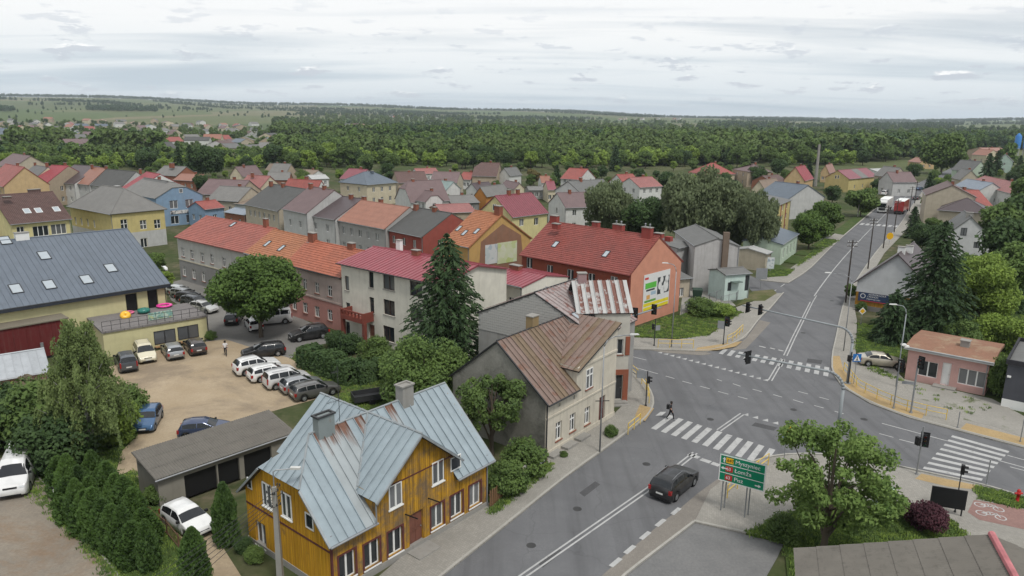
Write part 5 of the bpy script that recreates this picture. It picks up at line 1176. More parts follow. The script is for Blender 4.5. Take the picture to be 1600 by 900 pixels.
hs('E', 'outbuilding with red tin roof behind the grey-roofed house', (1545, 340), (1582, 352), 4.0, None, 'wood', 'pinkred', D=5, rise=.8, nw=1, zs=(1.2,))
hs('E', 'long red-roofed house uphill on the street', (1512, 285), (1578, 302), 5.2, None, 'white', 'pinkred', D=10, rise=2.6)
hs('E', 'narrow dark red brick house at the roadside beyond the trucks', (1451, 293), (1470, 300), 6, None, 'brick', 'red', D=6, rise=1.2, nw=1)
hs('E', 'house with pale ribbed roof behind the brick house', (1490, 290), (1530, 297), 5, None, 'white', 'bluemetal', D=8, rise=2.4)
hs('E', 'flat pink-roofed garage at the right edge', (1576, 291), (1640, 294), 3.4, None, 'white', 'pinkred', D=9, rise=.6, zs=(1.,))
hs('G', 'sage green house at the far end of the street', (1518, 268), (1544, 268), 5.5, (1532, 252), 12, 'pgreen', 'grey', nw=1)
hs('G', 'pale green-grey gable near the far street end', (1500, 281), (1532, 282), 5, (1518, 266), 12, 'beige', 'asb', nw=1)
hs('G', 'turquoise gabled house in front of the silos', (1556, 252), (1584, 253), 6, (1570, 241), 12, 'mint', 'grey', nw=1)
hs('G', 'cream gabled house with orange trim before the factory', (1541, 243), (1562, 243), 5, (1550, 234), 12, 'cream', 'orangem', nw=1)
hs('E', 'long factory building with salmon roof beside the silos', (1545, 236), (1580, 236), 7, None, 'tan', 'orangem', D=18, rise=2, nw=4)
# pink bungalow, dark shop, corner roof, garages, small pink house
h = HE('bungalow', 'pink flat-roofed bungalow with white door facing the crossing', (1413.4, 541), (1553, 567), 3.6, None, 'R', plaster('bungalow_pink', (.52, .32, .29), .12), m_soft('mossy_felt', (.23, .13, .09), (.29, .16, .11), (.36, .30, .2), .8), D=8, rise=.25, ov=.4, so=.35, thick=.3)
h.door('f', 1477, 589, .10 * h.L, 2.35, WHITE, .25); h.wpx('f', [(1449.5, 577)], .225 * h.L, 1.65, 2); h.wpx('f', [(1523, 592)], .3 * h.L, 1.65, 3); h.build(); h.chimney(h.L * .62, 3.5, .8, .8, .6, CONC, 0, 3.8)
b = MB(); b.box(-.05, h.L + .05, -.06, .02, 3.32, 3.62); b.out('fascia', plain('pale_fascia', (.42, .43, .42)), h.root); b = MB(); a, z = h.local('f', 1477, 600); b.box(h.x0 + a - 1, h.x0 + a + 1, h.y0 - 1, h.y0 - .01, .1, .26); b.out('doorstep', CONC, h.root)
ANTH = plaster('anthracite_render', (.075, .078, .09), .05)
p = P(1562, 636); an = R(-40); h = House('shop', 'anthracite flat-roofed shop with white plinth at the right edge', (p.x, p.y), an, 14, 9, 4.4, .1, 'x', ANTH, rf('grey'), ov=.05, so=.05, cat='shop', base=(.9, WHITE)); h.ops['f'].append(dict(a=3.2, z=.2, w=2.0, h=2.6, style='hole', fm=WHITE, pm=None, sill=None, sur=None)); h.build()
b = MB(); 
for q in ((-.12, h.L, -.12, .06), (-.12, .06, .06, 9.1), (-.12, h.L, 9.1, 9.25)): b.box(q[0], q[1], q[2], q[3], 4.3, 4.75)
b.out('parapet', plain('parapet_black', (.03, .03, .035)), h.root); l_ = MB(); a, z = h.local('f', 1577, 588); l_.box(h.x0 + a - .15, h.x0 + a + .15, h.y0 - .2, h.y0, z - .08, z + .08); l_.out('wall_lamp', WHITE, h.root)
ASB = metalroof('asbestos_sheet', (.15, .138, .12), 0, stain=.7, rough=.9); RIDGEP = plain('pink_ridge', (.42, .15, .16), .7, .2)
def corner_roof():
    ze, zr = 3.9, 6.6; ap = P(1549, 836, zr); eL = P(1240, 858, ze); sd = ap - eL; sd.z = 0; sd.normalize(); rd = Vector((sd.y, -sd.x, 0))
    hw = abs((eL - ap).dot(sd)); dep = 13.0; A = ap - sd * hw + rd * dep; ang = math.atan2(sd.y, sd.x)
    h = House('roadside_house', 'grey corrugated roof with pink ridge cap in the bottom right corner', (A.x, A.y), ang, 2 * hw, dep, ze, zr - ze, 'y', wl_('lgrey'), ASB, ov=.4, so=.4, gut=False, trim=RIDGEP)
    w2(h, 'b', 3, (1.1,)); w2(h, 'r', 2, (1.1,)); w2(h, 'l', 2, (1.1,))
    def roofs():
        for q in h.planes(): m2 = MB(); corrug_poly(m2, q); m2.slab(q, .05); m2.out('roof_slope', ASB, h.root)
        cp = MB(); cp.tube((hw, 0, zr + .06), (hw, dep, zr + .06), .17, n=8); cp.out('ridge_cap', RIDGEP, h.root)
    h.roofs = roofs; h.build()
def corrug_poly(m, q, wlen=.177, amp=.028, seg=4):
    """corrugated sheets on a trapezoid or triangle: q[0]-q[1] is the eave"""
    a, b = Vector(q[0]), Vector(q[1]); t = [Vector(p) for p in q[2:]]; ex = (b - a).normalized(); n = (b - a).cross(t[0] - a).normalized(); ey = n.cross(ex); H_ = (t[0] - a).dot(ey)
    xr, xl = (t[0] - a).dot(ex), (t[-1] - a).dot(ex); L = (b - a).length; rows = max(2, round(H_ / 1.1))
    for r_ in range(rows):
        y0, y1 = H_ * r_ / rows, H_ * (r_ + 1) / rows
        l0, l1 = xl * y0 / H_, xl * y1 / H_; r0, r1 = L + (xr - L) * y0 / H_, L + (xr - L) * y1 / H_
        k0, k1 = int(min(l0, l1) / wlen * seg), int(max(r0, r1) / wlen * seg) + 1; base = len(m.v)
        for i in range(k0, k1 + 1):
            x = i * wlen / seg; z = amp * math.cos(2 * math.pi * i / seg)
            x0, x1 = min(max(x, l0), r0), min(max(x, l1), r1)
            m.v.append(tuple(a + ex * x0 + ey * y0 + n * (z + .045))); m.v.append(tuple(a + ex * x1 + ey * y1 + n * (z + .012)))
        for i in range(k1 - k0): j = base + 2 * i; m.f.append((j, j + 2, j + 3, j + 1)); m.m.append(0)
corner_roof()
h = HE('garage_block', 'long garage shed with corrugated asbestos roof and black openings', (243, 751), (462, 676), 2.3, None, 'R', plaster('garage_block_wall', (.25, .235, .20), .5), ASB, D=(P(243, 751, 2.3) - P(240, 699, 3.0)).length, rise=.1, style='corr', ov=.25, so=.2, gut=False)
def groofs(h=h):
    m = MB(); q = [V((0, 0, 2.3)), V((h.L, 0, 2.3)), V((h.L, h.D, 3.0)), V((0, h.D, 3.0))]; corrugate(m, q, .177, .028); m.out('roof', ASB, h.root)
    w = MB(); 
    for x in (h.x0, h.x1): w.poly([V((x, h.y0, 2.2)), V((x, h.y1, 2.2)), V((x, h.y1, 2.88))])
    w.poly([V((h.x0, h.y1, 2.2)), V((h.x1, h.y1, 2.2)), V((h.x1, h.y1, 2.88)), V((h.x0, h.y1, 2.88))]); w.out('upper_wall', h.wallm, h.root); b = MB(); b.tube((-.05, -.05, 2.25), (h.L, -.05, 2.25), .06, n=6); b.out('gutter', STEEL, h.root)
h.roofs = groofs; h.wpx('f', [(317, 776)], 2.3, 1.8, 'hole'); h.wpx('f', [(360, 757)], 1.6, 1.8, 'hole'); h.wpx('f', [(405, 738)], 2.2, 1.8, 'hole'); h.build()
hs('E', 'small pink house with pale ribbed metal roof at the left edge', (-60, 604), (79, 580), 3.4, None, 'pink', 'lmetal', D=6.5, rise=1.3, nw=2, zs=(1.1,), style='strip')
hs('E', 'orange plastered outhouse beside the dark-leaved tree', (2, 607), (52, 622), 2.4, None, 'orange', 'tan', D=3, rise=.3, nw=0, nside=0)
# ================================================================ vehicles
CARS = {
 'hatch': dict(L=4.1, W=1.76, H=1.50, wb=2.55, r=.31, top=[(0, .60), (.02, .92), (.09, 1.36), (.24, 1.49), (.5, 1.48), (.73, 1.0), (.8, .94), (.96, .74), (1, .52)], belt=.93, win=(.10, .66), fs=(.56, .73), rs=(.03, .12)),
 'estate': dict(L=4.65, W=1.80, H=1.50, wb=2.68, r=.32, top=[(0, .62), (.015, .98), (.07, 1.38), (.2, 1.49), (.52, 1.48), (.71, 1.01), (.78, .95), (.97, .74), (1, .52)], belt=.94, win=(.07, .64), fs=(.56, .71), rs=(.02, .09)),
 'suv': dict(L=4.6, W=1.88, H=1.68, wb=2.68, r=.36, top=[(0, .72), (.015, 1.08), (.09, 1.55), (.22, 1.68), (.5, 1.67), (.69, 1.14), (.77, 1.08), (.96, .90), (1, .62)], belt=1.08, win=(.10, .62), fs=(.54, .69), rs=(.025, .11)),
 'sedan': dict(L=4.75, W=1.82, H=1.45, wb=2.75, r=.32, top=[(0, .60), (.015, .96), (.13, 1.03), (.27, 1.40), (.36, 1.45), (.52, 1.43), (.69, .99), (.77, .93), (.96, .73), (1, .52)], belt=.95, win=(.19, .64), fs=(.55, .69), rs=(.14, .27)),
 'mpv': dict(L=4.45, W=1.82, H=1.78, wb=2.7, r=.32, top=[(0, .66), (.01, 1.1), (.05, 1.66), (.16, 1.77), (.56, 1.75), (.78, 1.08), (.84, 1.0), (.96, .84), (1, .58)], belt=1.08, win=(.06, .7), fs=(.6, .78), rs=(.012, .055)),
 'van': dict(L=5.1, W=1.95, H=1.95, wb=3.1, r=.34, top=[(0, .7), (.008, 1.2), (.03, 1.85), (.1, 1.95), (.66, 1.93), (.82, 1.2), (.87, 1.1), (.97, .9), (1, .6)], belt=1.18, win=(.05, .76), fs=(.69, .82), rs=(.01, .03)),
 'bigvan': dict(L=5.4, W=2.05, H=2.35, wb=3.2, r=.36, top=[(0, .8), (.006, 1.5), (.02, 2.25), (.08, 2.35), (.66, 2.28), (.84, 1.35), (.89, 1.2), (.975, 1.0), (1, .65)], belt=1.32, win=(.6, .77), fs=(.71, .84), rs=(.01, .02)),
}
_carc = {}
def lerp_tab(t, x):
    for (a, va), (b, vb) in zip(t, t[1:]):
        if x <= b: return va + (vb - va) * ((x - a) / max(1e-6, b - a))
    return t[-1][1]
HEADL = plain('headlamp', (.55, .57, .58), .1, .05, 0, .6); TAILL = plain('tail_lamp', (.30, .015, .015), .2, .1, 0, .5); PLATE = plain('number_plate', (.6, .6, .58), .5, .03)
TYRE = plain('tyre_rubber', (.014, .014, .014), .85, .1); RIM = plain('alloy_rim', (.34, .35, .36), .35, .1, .7)
def car_meshes(kind):
    if kind in _carc: return _carc[kind]
    s = CARS[kind]; L, W = s['L'], s['W']; r = s['r']; xw = (-s['wb'] / 2 - .02 * L, s['wb'] / 2 + .01 * L); tx = lambda t: -L / 2 + t * L
    ts = sorted({*np.linspace(0, 1, 41).round(4), *[t for t, _ in s['top']], .004, .996}); n = len(ts); rings = []
    for t in ts:
        x = tx(t); top = lerp_tab(s['top'], t); e = min(t, 1 - t); w = W / 2 * (1 - .16 * max(0, 1 - e / .09) ** 2); zb = .22 + .1 * max(0, 1 - e / .05)
        for q in xw:
            if abs(x - q) < r + .07: zb = max(zb, math.sqrt(max(0, (r + .07) ** 2 - (x - q) ** 2)) + r * .98)
        zb = min(zb, top - .14); be = min(s['belt'] + .05 * (1 - t), top - .04); gh = top - be; wr = w * (.97 - .24 * min(1, gh / .55)); zm = max(zb + .05, zb + (be - zb) * .55)
        rings.append([(x, 0, zb), (x, w * .93, zb), (x, w * .99, zb + .04), (x, w, zm), (x, w * .965, be), (x, wr, be + gh * .86), (x, wr * .86, top - .012), (x, 0, top + .02)])
    m = MB(); K = 8
    for rg in rings: m.v += rg + [(p[0], -p[1], p[2]) for p in rg]
    for i in range(n - 1):
        for j in range(K - 1):
            a, b = i * 2 * K + j, (i + 1) * 2 * K + j
            m.f.append((a, b, b + 1, a + 1)); m.f.append((a + K + 1, b + K + 1, b + K, a + K)); m.m += [0, 0]
    for i, fl in ((0, 0), (n - 1, 1)):
        b = i * 2 * K; lo = [b + j for j in range(K)] + [b + K + j for j in range(K - 2, 0, -1)]; m.f.append(tuple(lo if not fl else lo[::-1])); m.m.append(0)
    def at(t, j, sgn, k=None):
        """point on the surface at station t; j a ring index (may be fractional)"""
        i = min(n - 2, max(0, next((q for q in range(n) if ts[q] > t), n - 1) - 1)); f = (t - ts[i]) / (ts[i + 1] - ts[i]); j0 = min(int(j), K - 2); g = j - j0
        p = [Vector(rings[i + d][j0 + e]) for d in (0, 1) for e in (0, 1)]; q = (p[0].lerp(p[1], g)).lerp(p[2].lerp(p[3], g), f); q.y *= sgn; return q
    parts = []
    w0, w1 = s['win']; npan = 3 if kind in ('estate', 'suv', 'mpv', 'van') else 2
    if kind == 'bigvan': npan = 1
    cuts = np.linspace(w0, w1, npan + 1)
    for sgn in (1, -1):
        for a, b in zip(cuts, cuts[1:]):
            g = MB(); a2, b2 = a + .008, b - .008; N = 5; pts = []
            for i in range(N + 1):
                t = a2 + (b2 - a2) * i / N
                hi = 4.92 if lerp_tab(s['top'], t) - s['belt'] > .3 else 4.75
                pts.append((at(t, 4.1, sgn) + Vector((0, sgn * .008, 0)), at(t, hi, sgn) + Vector((0, sgn * .008, 0))))
            for (p, q), (p2, q2) in zip(pts, pts[1:]): g.poly([p, p2, q2, q] if sgn < 0 else [q, q2, p2, p])
            parts.append(('side_window', g.mesh('side_window', CGL)))
    for nm, (a, b) in (('windscreen', s['fs']), ('rear_window', s['rs'])):
        g = MB(); N = 6; up = Vector((.012 if nm == 'windscreen' else -.012, 0, .012)); a2, b2 = a + (b - a) * .06, b - (b - a) * .05
        cols = [(5.15, 1), (6.2, 1), (7, 1), (6.2, -1), (5.15, -1)]
        for i in range(N):
            for (j0, s0), (j1, s1) in zip(cols, cols[1:]):
                q = [at(a2 + (b2 - a2) * i / N, j0, s0) + up, at(a2 + (b2 - a2) * i / N, j1, s1) + up, at(a2 + (b2 - a2) * (i + 1) / N, j1, s1) + up, at(a2 + (b2 - a2) * (i + 1) / N, j0, s0) + up]
                nn = (q[1] - q[0]).cross(q[2] - q[0]); g.poly(q if nn.dot(up) > 0 else q[::-1])
        parts.append((nm, g.mesh(nm, CGL, True)))
    fz = lerp_tab(s['top'], .965) - .14
    for sgn in (1, -1):
        b = MB(); y = sgn * W * .36; b.hexa([(L / 2 - .34, y - .17, fz - .05), (L / 2 - .03, y - .17, fz - .05), (L / 2 - .10, y + .12 if sgn > 0 else y - .12, fz - .05), (L / 2 - .34, y + .14, fz - .05)] if False else [(L / 2 - .3, y - .19, fz - .06), (L / 2 - .045, y - .19 if sgn > 0 else y - .12, fz - .06), (L / 2 - .045, y + .12 if sgn > 0 else y + .19, fz - .06), (L / 2 - .3, y + .19, fz - .06)],
               [(L / 2 - .34, y - .19, fz + .07), (L / 2 - .10, y - .19 if sgn > 0 else y - .12, fz + .05), (L / 2 - .10, y + .12 if sgn > 0 else y + .19, fz + .05), (L / 2 - .34, y + .19, fz + .07)]); parts.append(('headlight', b.mesh('headlight', HEADL)))
        b = MB(); z = s['belt'] - .12; y = sgn * W * .415; b.box(-L / 2 + .0, -L / 2 + .2, y - .1, y + .1, z - .2, z + .1) if kind not in ('mpv', 'van', 'bigvan') else b.box(-L / 2 - .005, -L / 2 + .12, y - .06, y + .07, z - .3, z + .25); parts.append(('tail_light', b.mesh('tail_light', TAILL)))
        b = MB(); mt = s['fs'][0] + .1; p = at(mt, 4.1, sgn); b.box(p.x - .06, p.x + .08, p.y + (0 if sgn > 0 else -.2), p.y + (.2 if sgn > 0 else 0), p.z + .02, p.z + .17); parts.append(('mirror', b.mesh('mirror', BLACK)))
    b = MB(); b.box(L / 2 - .06, L / 2 + .012, -.26, .26, .42, .53); parts.append(('number_plate', b.mesh('number_plate', PLATE))); b = MB(); b.box(-L / 2 - .012, -L / 2 + .06, -.26, .26, .62, .74); parts.append(('number_plate', b.mesh('number_plate', PLATE)))
    b = MB(); b.box(L / 2 - .1, L / 2 + .006, -W * .3, W * .3, .28, .39); b.box(L / 2 - .12, L / 2 - .012, -W * .2, W * .2, fz - .07, fz + .02); parts.append(('grille', b.mesh('grille', BLACK)))
    b = MB(); b.box(-L / 2 - .006, -L / 2 + .1, -W * .38, W * .38, .26, .42); parts.append(('rear_bumper', b.mesh('rear_bumper', BLACK)))
    if kind in ('estate', 'suv', 'mpv'):
        for sgn in (1, -1): b = MB(); b.path([at(t, 6.0, sgn) + Vector((0, 0, .05)) for t in (.14, .3, .48)], .018, 5); parts.append(('roof_rail', b.mesh('roof_rail', STEEL)))
    wt = MB(); wt.lathe([(r * .62, -.1), (r * .93, -.1), (r, -.06), (r, .06), (r * .93, .1), (r * .62, .1)], (0, 0, 0), 20, 0, 'Y'); rm = MB(); rm.lathe([(0, -.085), (r * .18, -.09), (r * .2, -.07), (r * .55, -.075), (r * .64, -.1), (r * .64, .1), (0, .08)], (0, 0, 0), 20, 0, 'Y')
    for i in range(5):
        a = 2 * math.pi * i / 5; c, s_ = math.cos(a), math.sin(a)
    _carc[kind] = (m.mesh('body', BLACK, True), parts, wt.mesh('wheel', TYRE, True), rm.mesh('rim', RIM, True), xw, r, W); return _carc[kind]
def car(kind, col, px, py, head, label, z=0.02, group=None, name='parked_car', cat='car', metal=0.0, world=None):
    """head: direction the bonnet points, degrees from +x"""
    body, parts, wt, rm, xw, r, W = car_meshes(kind); p = world or P(px, py, z)
    o = empty(name, label, cat, (p.x, p.y, z), R(head), group); me = body.copy(); me.materials[0] = paint('paint_%.3f_%.3f_%.3f' % col, col, metal); put('body', me, o)
    for nm, q in parts: put(nm, q, o)
    for x in xw:
        for sg in (1, -1): w = put('wheel', wt, o, (x, sg * (W / 2 - .1), r)); w.rotation_euler = (0, 0, 0 if sg < 0 else math.pi); put('rim', rm, w)
    return o
CW_, CS, CB, CG, CD, CBL, CCR = (.72, .72, .71), (.36, .37, .38), (.012, .012, .013), (.10, .11, .125), (.035, .036, .04), (.055, .13, .26), (.62, .57, .42)
GL_ = 'cars in the angled row beside the hedge'; GT = 'cars parked along the terrace annexe'; GP = 'cars parked by the grey and white row house'
car('suv', CB, 1053, 765, 51, 'black SUV driving up the main street towards the crossing', .03, name='moving_car')
car('suv', CW_, 402, 580, 38, 'white SUV first in the angled row, nearest the black crossover', group=GL_); car('estate', CW_, 425, 590, 38, 'white van-like car second in the angled row', group=GL_); car('mpv', (.55, .55, .55), 449, 601, 38, 'silver-white van-like car third in the angled row', group=GL_)
car('hatch', CS, 472, 609, 38, 'silver people carrier fourth in the angled row', group=GL_, metal=.6); car('estate', (.16, .155, .15), 493, 618, 38, 'grey-brown estate last in the angled row beside the shed roof', group=GL_, metal=.5)
car('estate', CB, 412, 556, 206, 'black estate crossover parked behind the white SUV'); car('suv', CB, 483, 529, 212, 'black pickup-like SUV at the end of the hedge')
car('hatch', CW_, 455, 562, 20, 'white small car half hidden behind the white SUV') if False else None
car('mpv', CG, 198, 574, 125, 'dark grey people carrier, leftmost below the terrace', group=GT, metal=.5); car('mpv', CCR, 227, 560, -55, 'cream people carrier facing out below the terrace', group=GT)
car('estate', CS, 268, 556, -235, 'silver estate between cream and brown cars below the terrace', group=GT, metal=.6) if False else car('estate', CS, 270, 555, 125, 'silver estate between cream and brown cars below the terrace', group=GT, metal=.6)
car('estate', (.06, .045, .04), 305, 548, 125, 'dark brown estate, rightmost below the terrace', group=GT, metal=.4); car('hatch', CBL, 232, 664, -76, 'blue hatchback parked beside the weeping birch', metal=.5)
car('hatch', (.05, .07, .14), 322, 680, 12, 'dark blue car half hidden behind the garage roof', metal=.4)
car('hatch', CW_, 294, 824, -38, 'white small hatchback in front of the garage opening'); car('bigvan', (.66, .66, .65), 30, 754, -66, 'white delivery van cut off by the left edge', name='delivery_van', cat='van')
for i, (px, py, c, lab) in enumerate(((281, 461, (.5, .52, .53), 'silver-white car furthest back by the row house'), (290, 466, CS, 'silver-blue car second from the back by the row house'), (299, 472, CD, 'black car third from the back by the row house'), (307, 478, CG, 'dark grey car fourth from the back by the row house'), (319, 487, (.5, .5, .49), 'white-grey hatchback nearest in the row by the row house'))):
    car('hatch' if i in (0, 4) else 'estate', c, px, py, -25, lab, .024, GP, metal=.3)
car('van', CW_, 424, 505, -158, 'white minibus under the round tree', .024, name='parked_van', cat='van'); car('hatch', CB, 366, 503, 100, 'black car in the shade of the round tree', .024); car('hatch', CW_, 397, 513, 120, 'white car nose-out beside the tree trunk', .024)
car('sedan', (.46, .42, .34), 1377, 571, -16, 'beige saloon parked on the forecourt of the pink bungalow', .14, metal=.4)
car('hatch', CW_, 247, 424, -40, 'white car behind the hall by the lawn', .02)
# trucks and far traffic
def truck(px, py, head, cabc, boxc, label, rear=False):
    p = P(px, py, .03); o = empty('lorry', label, 'lorry', p, R(head)); c = paint('cab_%.2f_%.2f' % cabc[:2], cabc)
    b = MB(); b.box(-6.5, 4.2, -1.25, 1.25, 1.1, 3.85); b.out('cargo_box', paint('box_%.2f_%.2f' % boxc[:2], boxc), o)
    t = MB(); t.box(-6.5, 4.2, -1.25, 1.25, 3.85, 3.9); t.out('box_roof', WHITE, o)
    k = MB(); k.hexa([(4.4, -1.22, .5), (6.4, -1.22, .5), (6.4, 1.22, .5), (4.4, 1.22, .5)], [(4.4, -1.2, 3.2), (6.05, -1.15, 3.2), (6.05, 1.15, 3.2), (4.4, 1.2, 3.2)]); k.out('cab', c, o)
    k = MB(); k.hexa([(4.4, -1.1, 3.2), (5.6, -1.1, 3.2), (5.6, 1.1, 3.2), (4.4, 1.1, 3.2)], [(4.4, -1.1, 3.8), (4.8, -1.0, 3.8), (4.8, 1.0, 3.8), (4.4, 1.1, 3.8)]); k.out('wind_deflector', c, o)
    w = MB(); w.hexa([(6.32, -1.1, 1.7), (6.34, -1.1, 1.7), (6.34, 1.1, 1.7), (6.32, 1.1, 1.7)], [(6.1, -1.05, 2.9), (6.15, -1.05, 2.9), (6.15, 1.05, 2.9), (6.1, 1.05, 2.9)]); w.out('windscreen', CGL, o)
    g = MB(); g.box(6.35, 6.43, -.9, .9, .9, 1.5); g.out('grille', BLACK, o); ch = MB(); ch.box(-6.4, 4.4, -.5, .5, .7, 1.1); ch.out('chassis', BLACK, o); bp = MB(); bp.box(-6.58, -6.45, -1.2, 1.2, .55, .85); bp.out('rear_bumper', DARK, o)
    for sg in (1, -1): l_ = MB(); l_.box(-6.6, -6.5, sg * 1.0 - .15, sg * 1.0 + .15, .9, 1.05); l_.out('tail_light', TAILL, o); l_ = MB(); l_.box(6.38, 6.46, sg * .95 - .18, sg * .95 + .18, .7, .88); l_.out('headlight', HEADL, o)
    for x in (5.4, -3.2, -4.5):
        for sg in (1, -1): w = MB(); w.lathe([(0, -.15), (.3, -.15), (.5, -.15), (.5, .15), (0, .15)], (x, sg * 1.05, .5), 14, 0, 'Y'); w.out('wheel', TYRE, o)
truck(1382, 330, -124, (.62, .62, .60), (.62, .62, .60), 'white box lorry coming down the far street'); truck(1408, 332, 55, (.30, .02, .02), (.33, .02, .02), 'red box lorry driving away up the far street')
for i, (px, py, c, hd, lab) in enumerate(((1436, 297, CBL, 45, 'dark blue car at the roadside beyond the red lorry'), (1432, 312, CD, 50, 'dark car parked right of the red lorry'), (1383, 305, CW_, 48, 'white van parked under the street tree'), (1516, 252, CD, 70, 'dark car far up the street'), (1510, 243, CW_, 70, 'white car farthest up the street'), (1498, 262, CW_, 60, 'white car on the far street by the green house'))):
    car('van' if 'van' in lab else 'sedan', c, px, py, hd, lab, .03)

# ================================================================ people (one skinned body each)
def person(label, px, py, z, rz, joints, mats, bag=None):
    """joints: name -> (x, y, z, radius), facing +x"""
    names = list(joints); idx = {n: i for i, n in enumerate(names)}
    E_ = [('pelvis', 'waist'), ('waist', 'chest'), ('chest', 'neck'), ('neck', 'headlow'), ('headlow', 'headtop')]
    for s in 'LR': E_ += [('chest', 'sh' + s), ('sh' + s, 'el' + s), ('el' + s, 'wr' + s), ('wr' + s, 'ha' + s), ('pelvis', 'hip' + s), ('hip' + s, 'kn' + s), ('kn' + s, 'an' + s), ('an' + s, 'toe' + s)]
    me = bpy.data.meshes.new('person'); me.from_pydata([joints[n][:3] for n in names], [(idx[a], idx[b]) for a, b in E_], [])
    tmp = bpy.data.objects.new('tmp', me); COL.objects.link(tmp); sk = tmp.modifiers.new('s', 'SKIN'); tmp.modifiers.new('u', 'SUBSURF').levels = 1
    tmp.modifiers['u'].render_levels = 1
    for i, n in enumerate(names): v = me.skin_vertices[0].data[i]; v.radius = (joints[n][3],) * 2; v.use_root = n == 'pelvis'
    dg = bpy.context.evaluated_depsgraph_get(); bm = bpy.data.meshes.new_from_object(tmp.evaluated_get(dg)); bpy.data.objects.remove(tmp)
    for m in mats: bm.materials.append(m)
    hz = joints['neck'][2]; wz = joints['waist'][2] - .06
    for f in bm.polygons:
        c = f.center; f.use_smooth = True
        hand = min((Vector(joints['ha' + s][:3]) - c).length for s in 'LR') < .12 or min((Vector(joints['el' + s][:3]) - c).length for s in 'LR') < .11
        f.material_index = 0 if c.z > hz + .01 or hand else (3 if c.z < .09 else (2 if c.z < wz else 1))
    p = P(px, py, z); o = tag(put('person', bm, None, (p.x, p.y, z), rz), label, 'person')
    hd = joints['headtop']; hm = MB(); hm.lathe([(0, .135), (.06, .125), (.1, .08), (.118, .02), (.112, -.05), (.09, -.1)], (hd[0] - .025, hd[1], hd[2] - .03), 12); hm.out('hair', mats[4], o, True)
    if bag: b = MB(); b.box(*bag); b.out('backpack', BLACK, o)
SK = plain('skin', (.42, .25, .18), .6, .05); HAIR = plain('dark_hair', (.02, .015, .012), .7)
def pose(st):
    j = dict(pelvis=(0, 0, .94, .14), waist=(0, 0, 1.08, .125), chest=(.01, 0, 1.34, .155), neck=(.02, 0, 1.48, .06), headlow=(.04, 0, 1.56, .085), headtop=(.05, 0, 1.68, .085))
    for s, k in (('L', 1), ('R', -1)):
        f = st * k
        j['sh' + s] = (.0, k * .19, 1.40, .06); j['el' + s] = (-.10 * f - .02, k * .25, 1.14, .048); j['wr' + s] = (-.12 * f + .12, k * .25, .92, .036); j['ha' + s] = (-.12 * f + .16, k * .24, .84, .032)
        j['hip' + s] = (0, k * .1, .88, .1); j['kn' + s] = (.20 * f + .06, k * .1, .50, .068); j['an' + s] = (.34 * f - .02, k * .1, .09 + (.08 if f < 0 else 0), .045); j['toe' + s] = (.34 * f + .15, k * .1, .045 + (.03 if f < 0 else 0), .042)
    return j
person('person in white T-shirt and dark trousers walking across the sandy lot', 353, 556, .02, R(-80), pose(.45), [SK, plain('white_shirt', (.62, .6, .6), .8), plain('dark_trousers', (.02, .02, .025), .85), plain('shoes', (.05, .05, .05), .7), HAIR])
person('person in black with backpack crossing the zebra stripes', 1047, 656, .036, R(-25), pose(.9), [SK, plain('black_jacket', (.018, .018, .02), .8), plain('black_jeans', (.012, .012, .014), .85), plain('white_shoes', (.55, .55, .55), .6), HAIR], (-.36, -.14, -.15, .15, 1.02, 1.42))
# ================================================================ street furniture
TEALS = plain('painted_post', (.24, .26, .27), .5, .1)
SIGB = plain('sign_back', (.24, .25, .26), .5, .1); GREENS = plain('sign_green', (.0, .20, .10), .4, .03); SWHITE = plain('sign_white', (.70, .70, .69), .4, .03); SBLUE = plain('sign_blue', (.02, .14, .40), .4, .03); SYEL = plain('sign_yellow', (.75, .42, .02), .4, .03); SRED = plain('sign_red', (.45, .03, .03), .4, .03)
LENS = {c: plain('lens_' + c, v, .2, .05, 0, .5) for c, v in (('red', (.10, .01, .01)), ('amber', (.10, .05, .01)), ('green', (.01, .06, .03)))}
def text_mesh(s, size, mat, ext=.004):
    cu = bpy.data.curves.new('lettering', 'FONT'); cu.body = s; cu.size = size; cu.align_x = 'LEFT'; cu.align_y = 'CENTER'; cu.extrude = ext
    t = bpy.data.objects.new('lettering', cu); COL.objects.link(t); dg = bpy.context.evaluated_depsgraph_get(); me = bpy.data.meshes.new_from_object(t.evaluated_get(dg)); bpy.data.objects.remove(t); me.materials.append(mat); me.name = 'lettering'; return me
def lettering(s, size, mat, parent, x, y, z):
    """upright text facing -y"""
    o = put('lettering', text_mesh(s, size, mat), parent, (x, y, z)); o.rotation_euler = (R(90), 0, 0); return o
_sig = {}
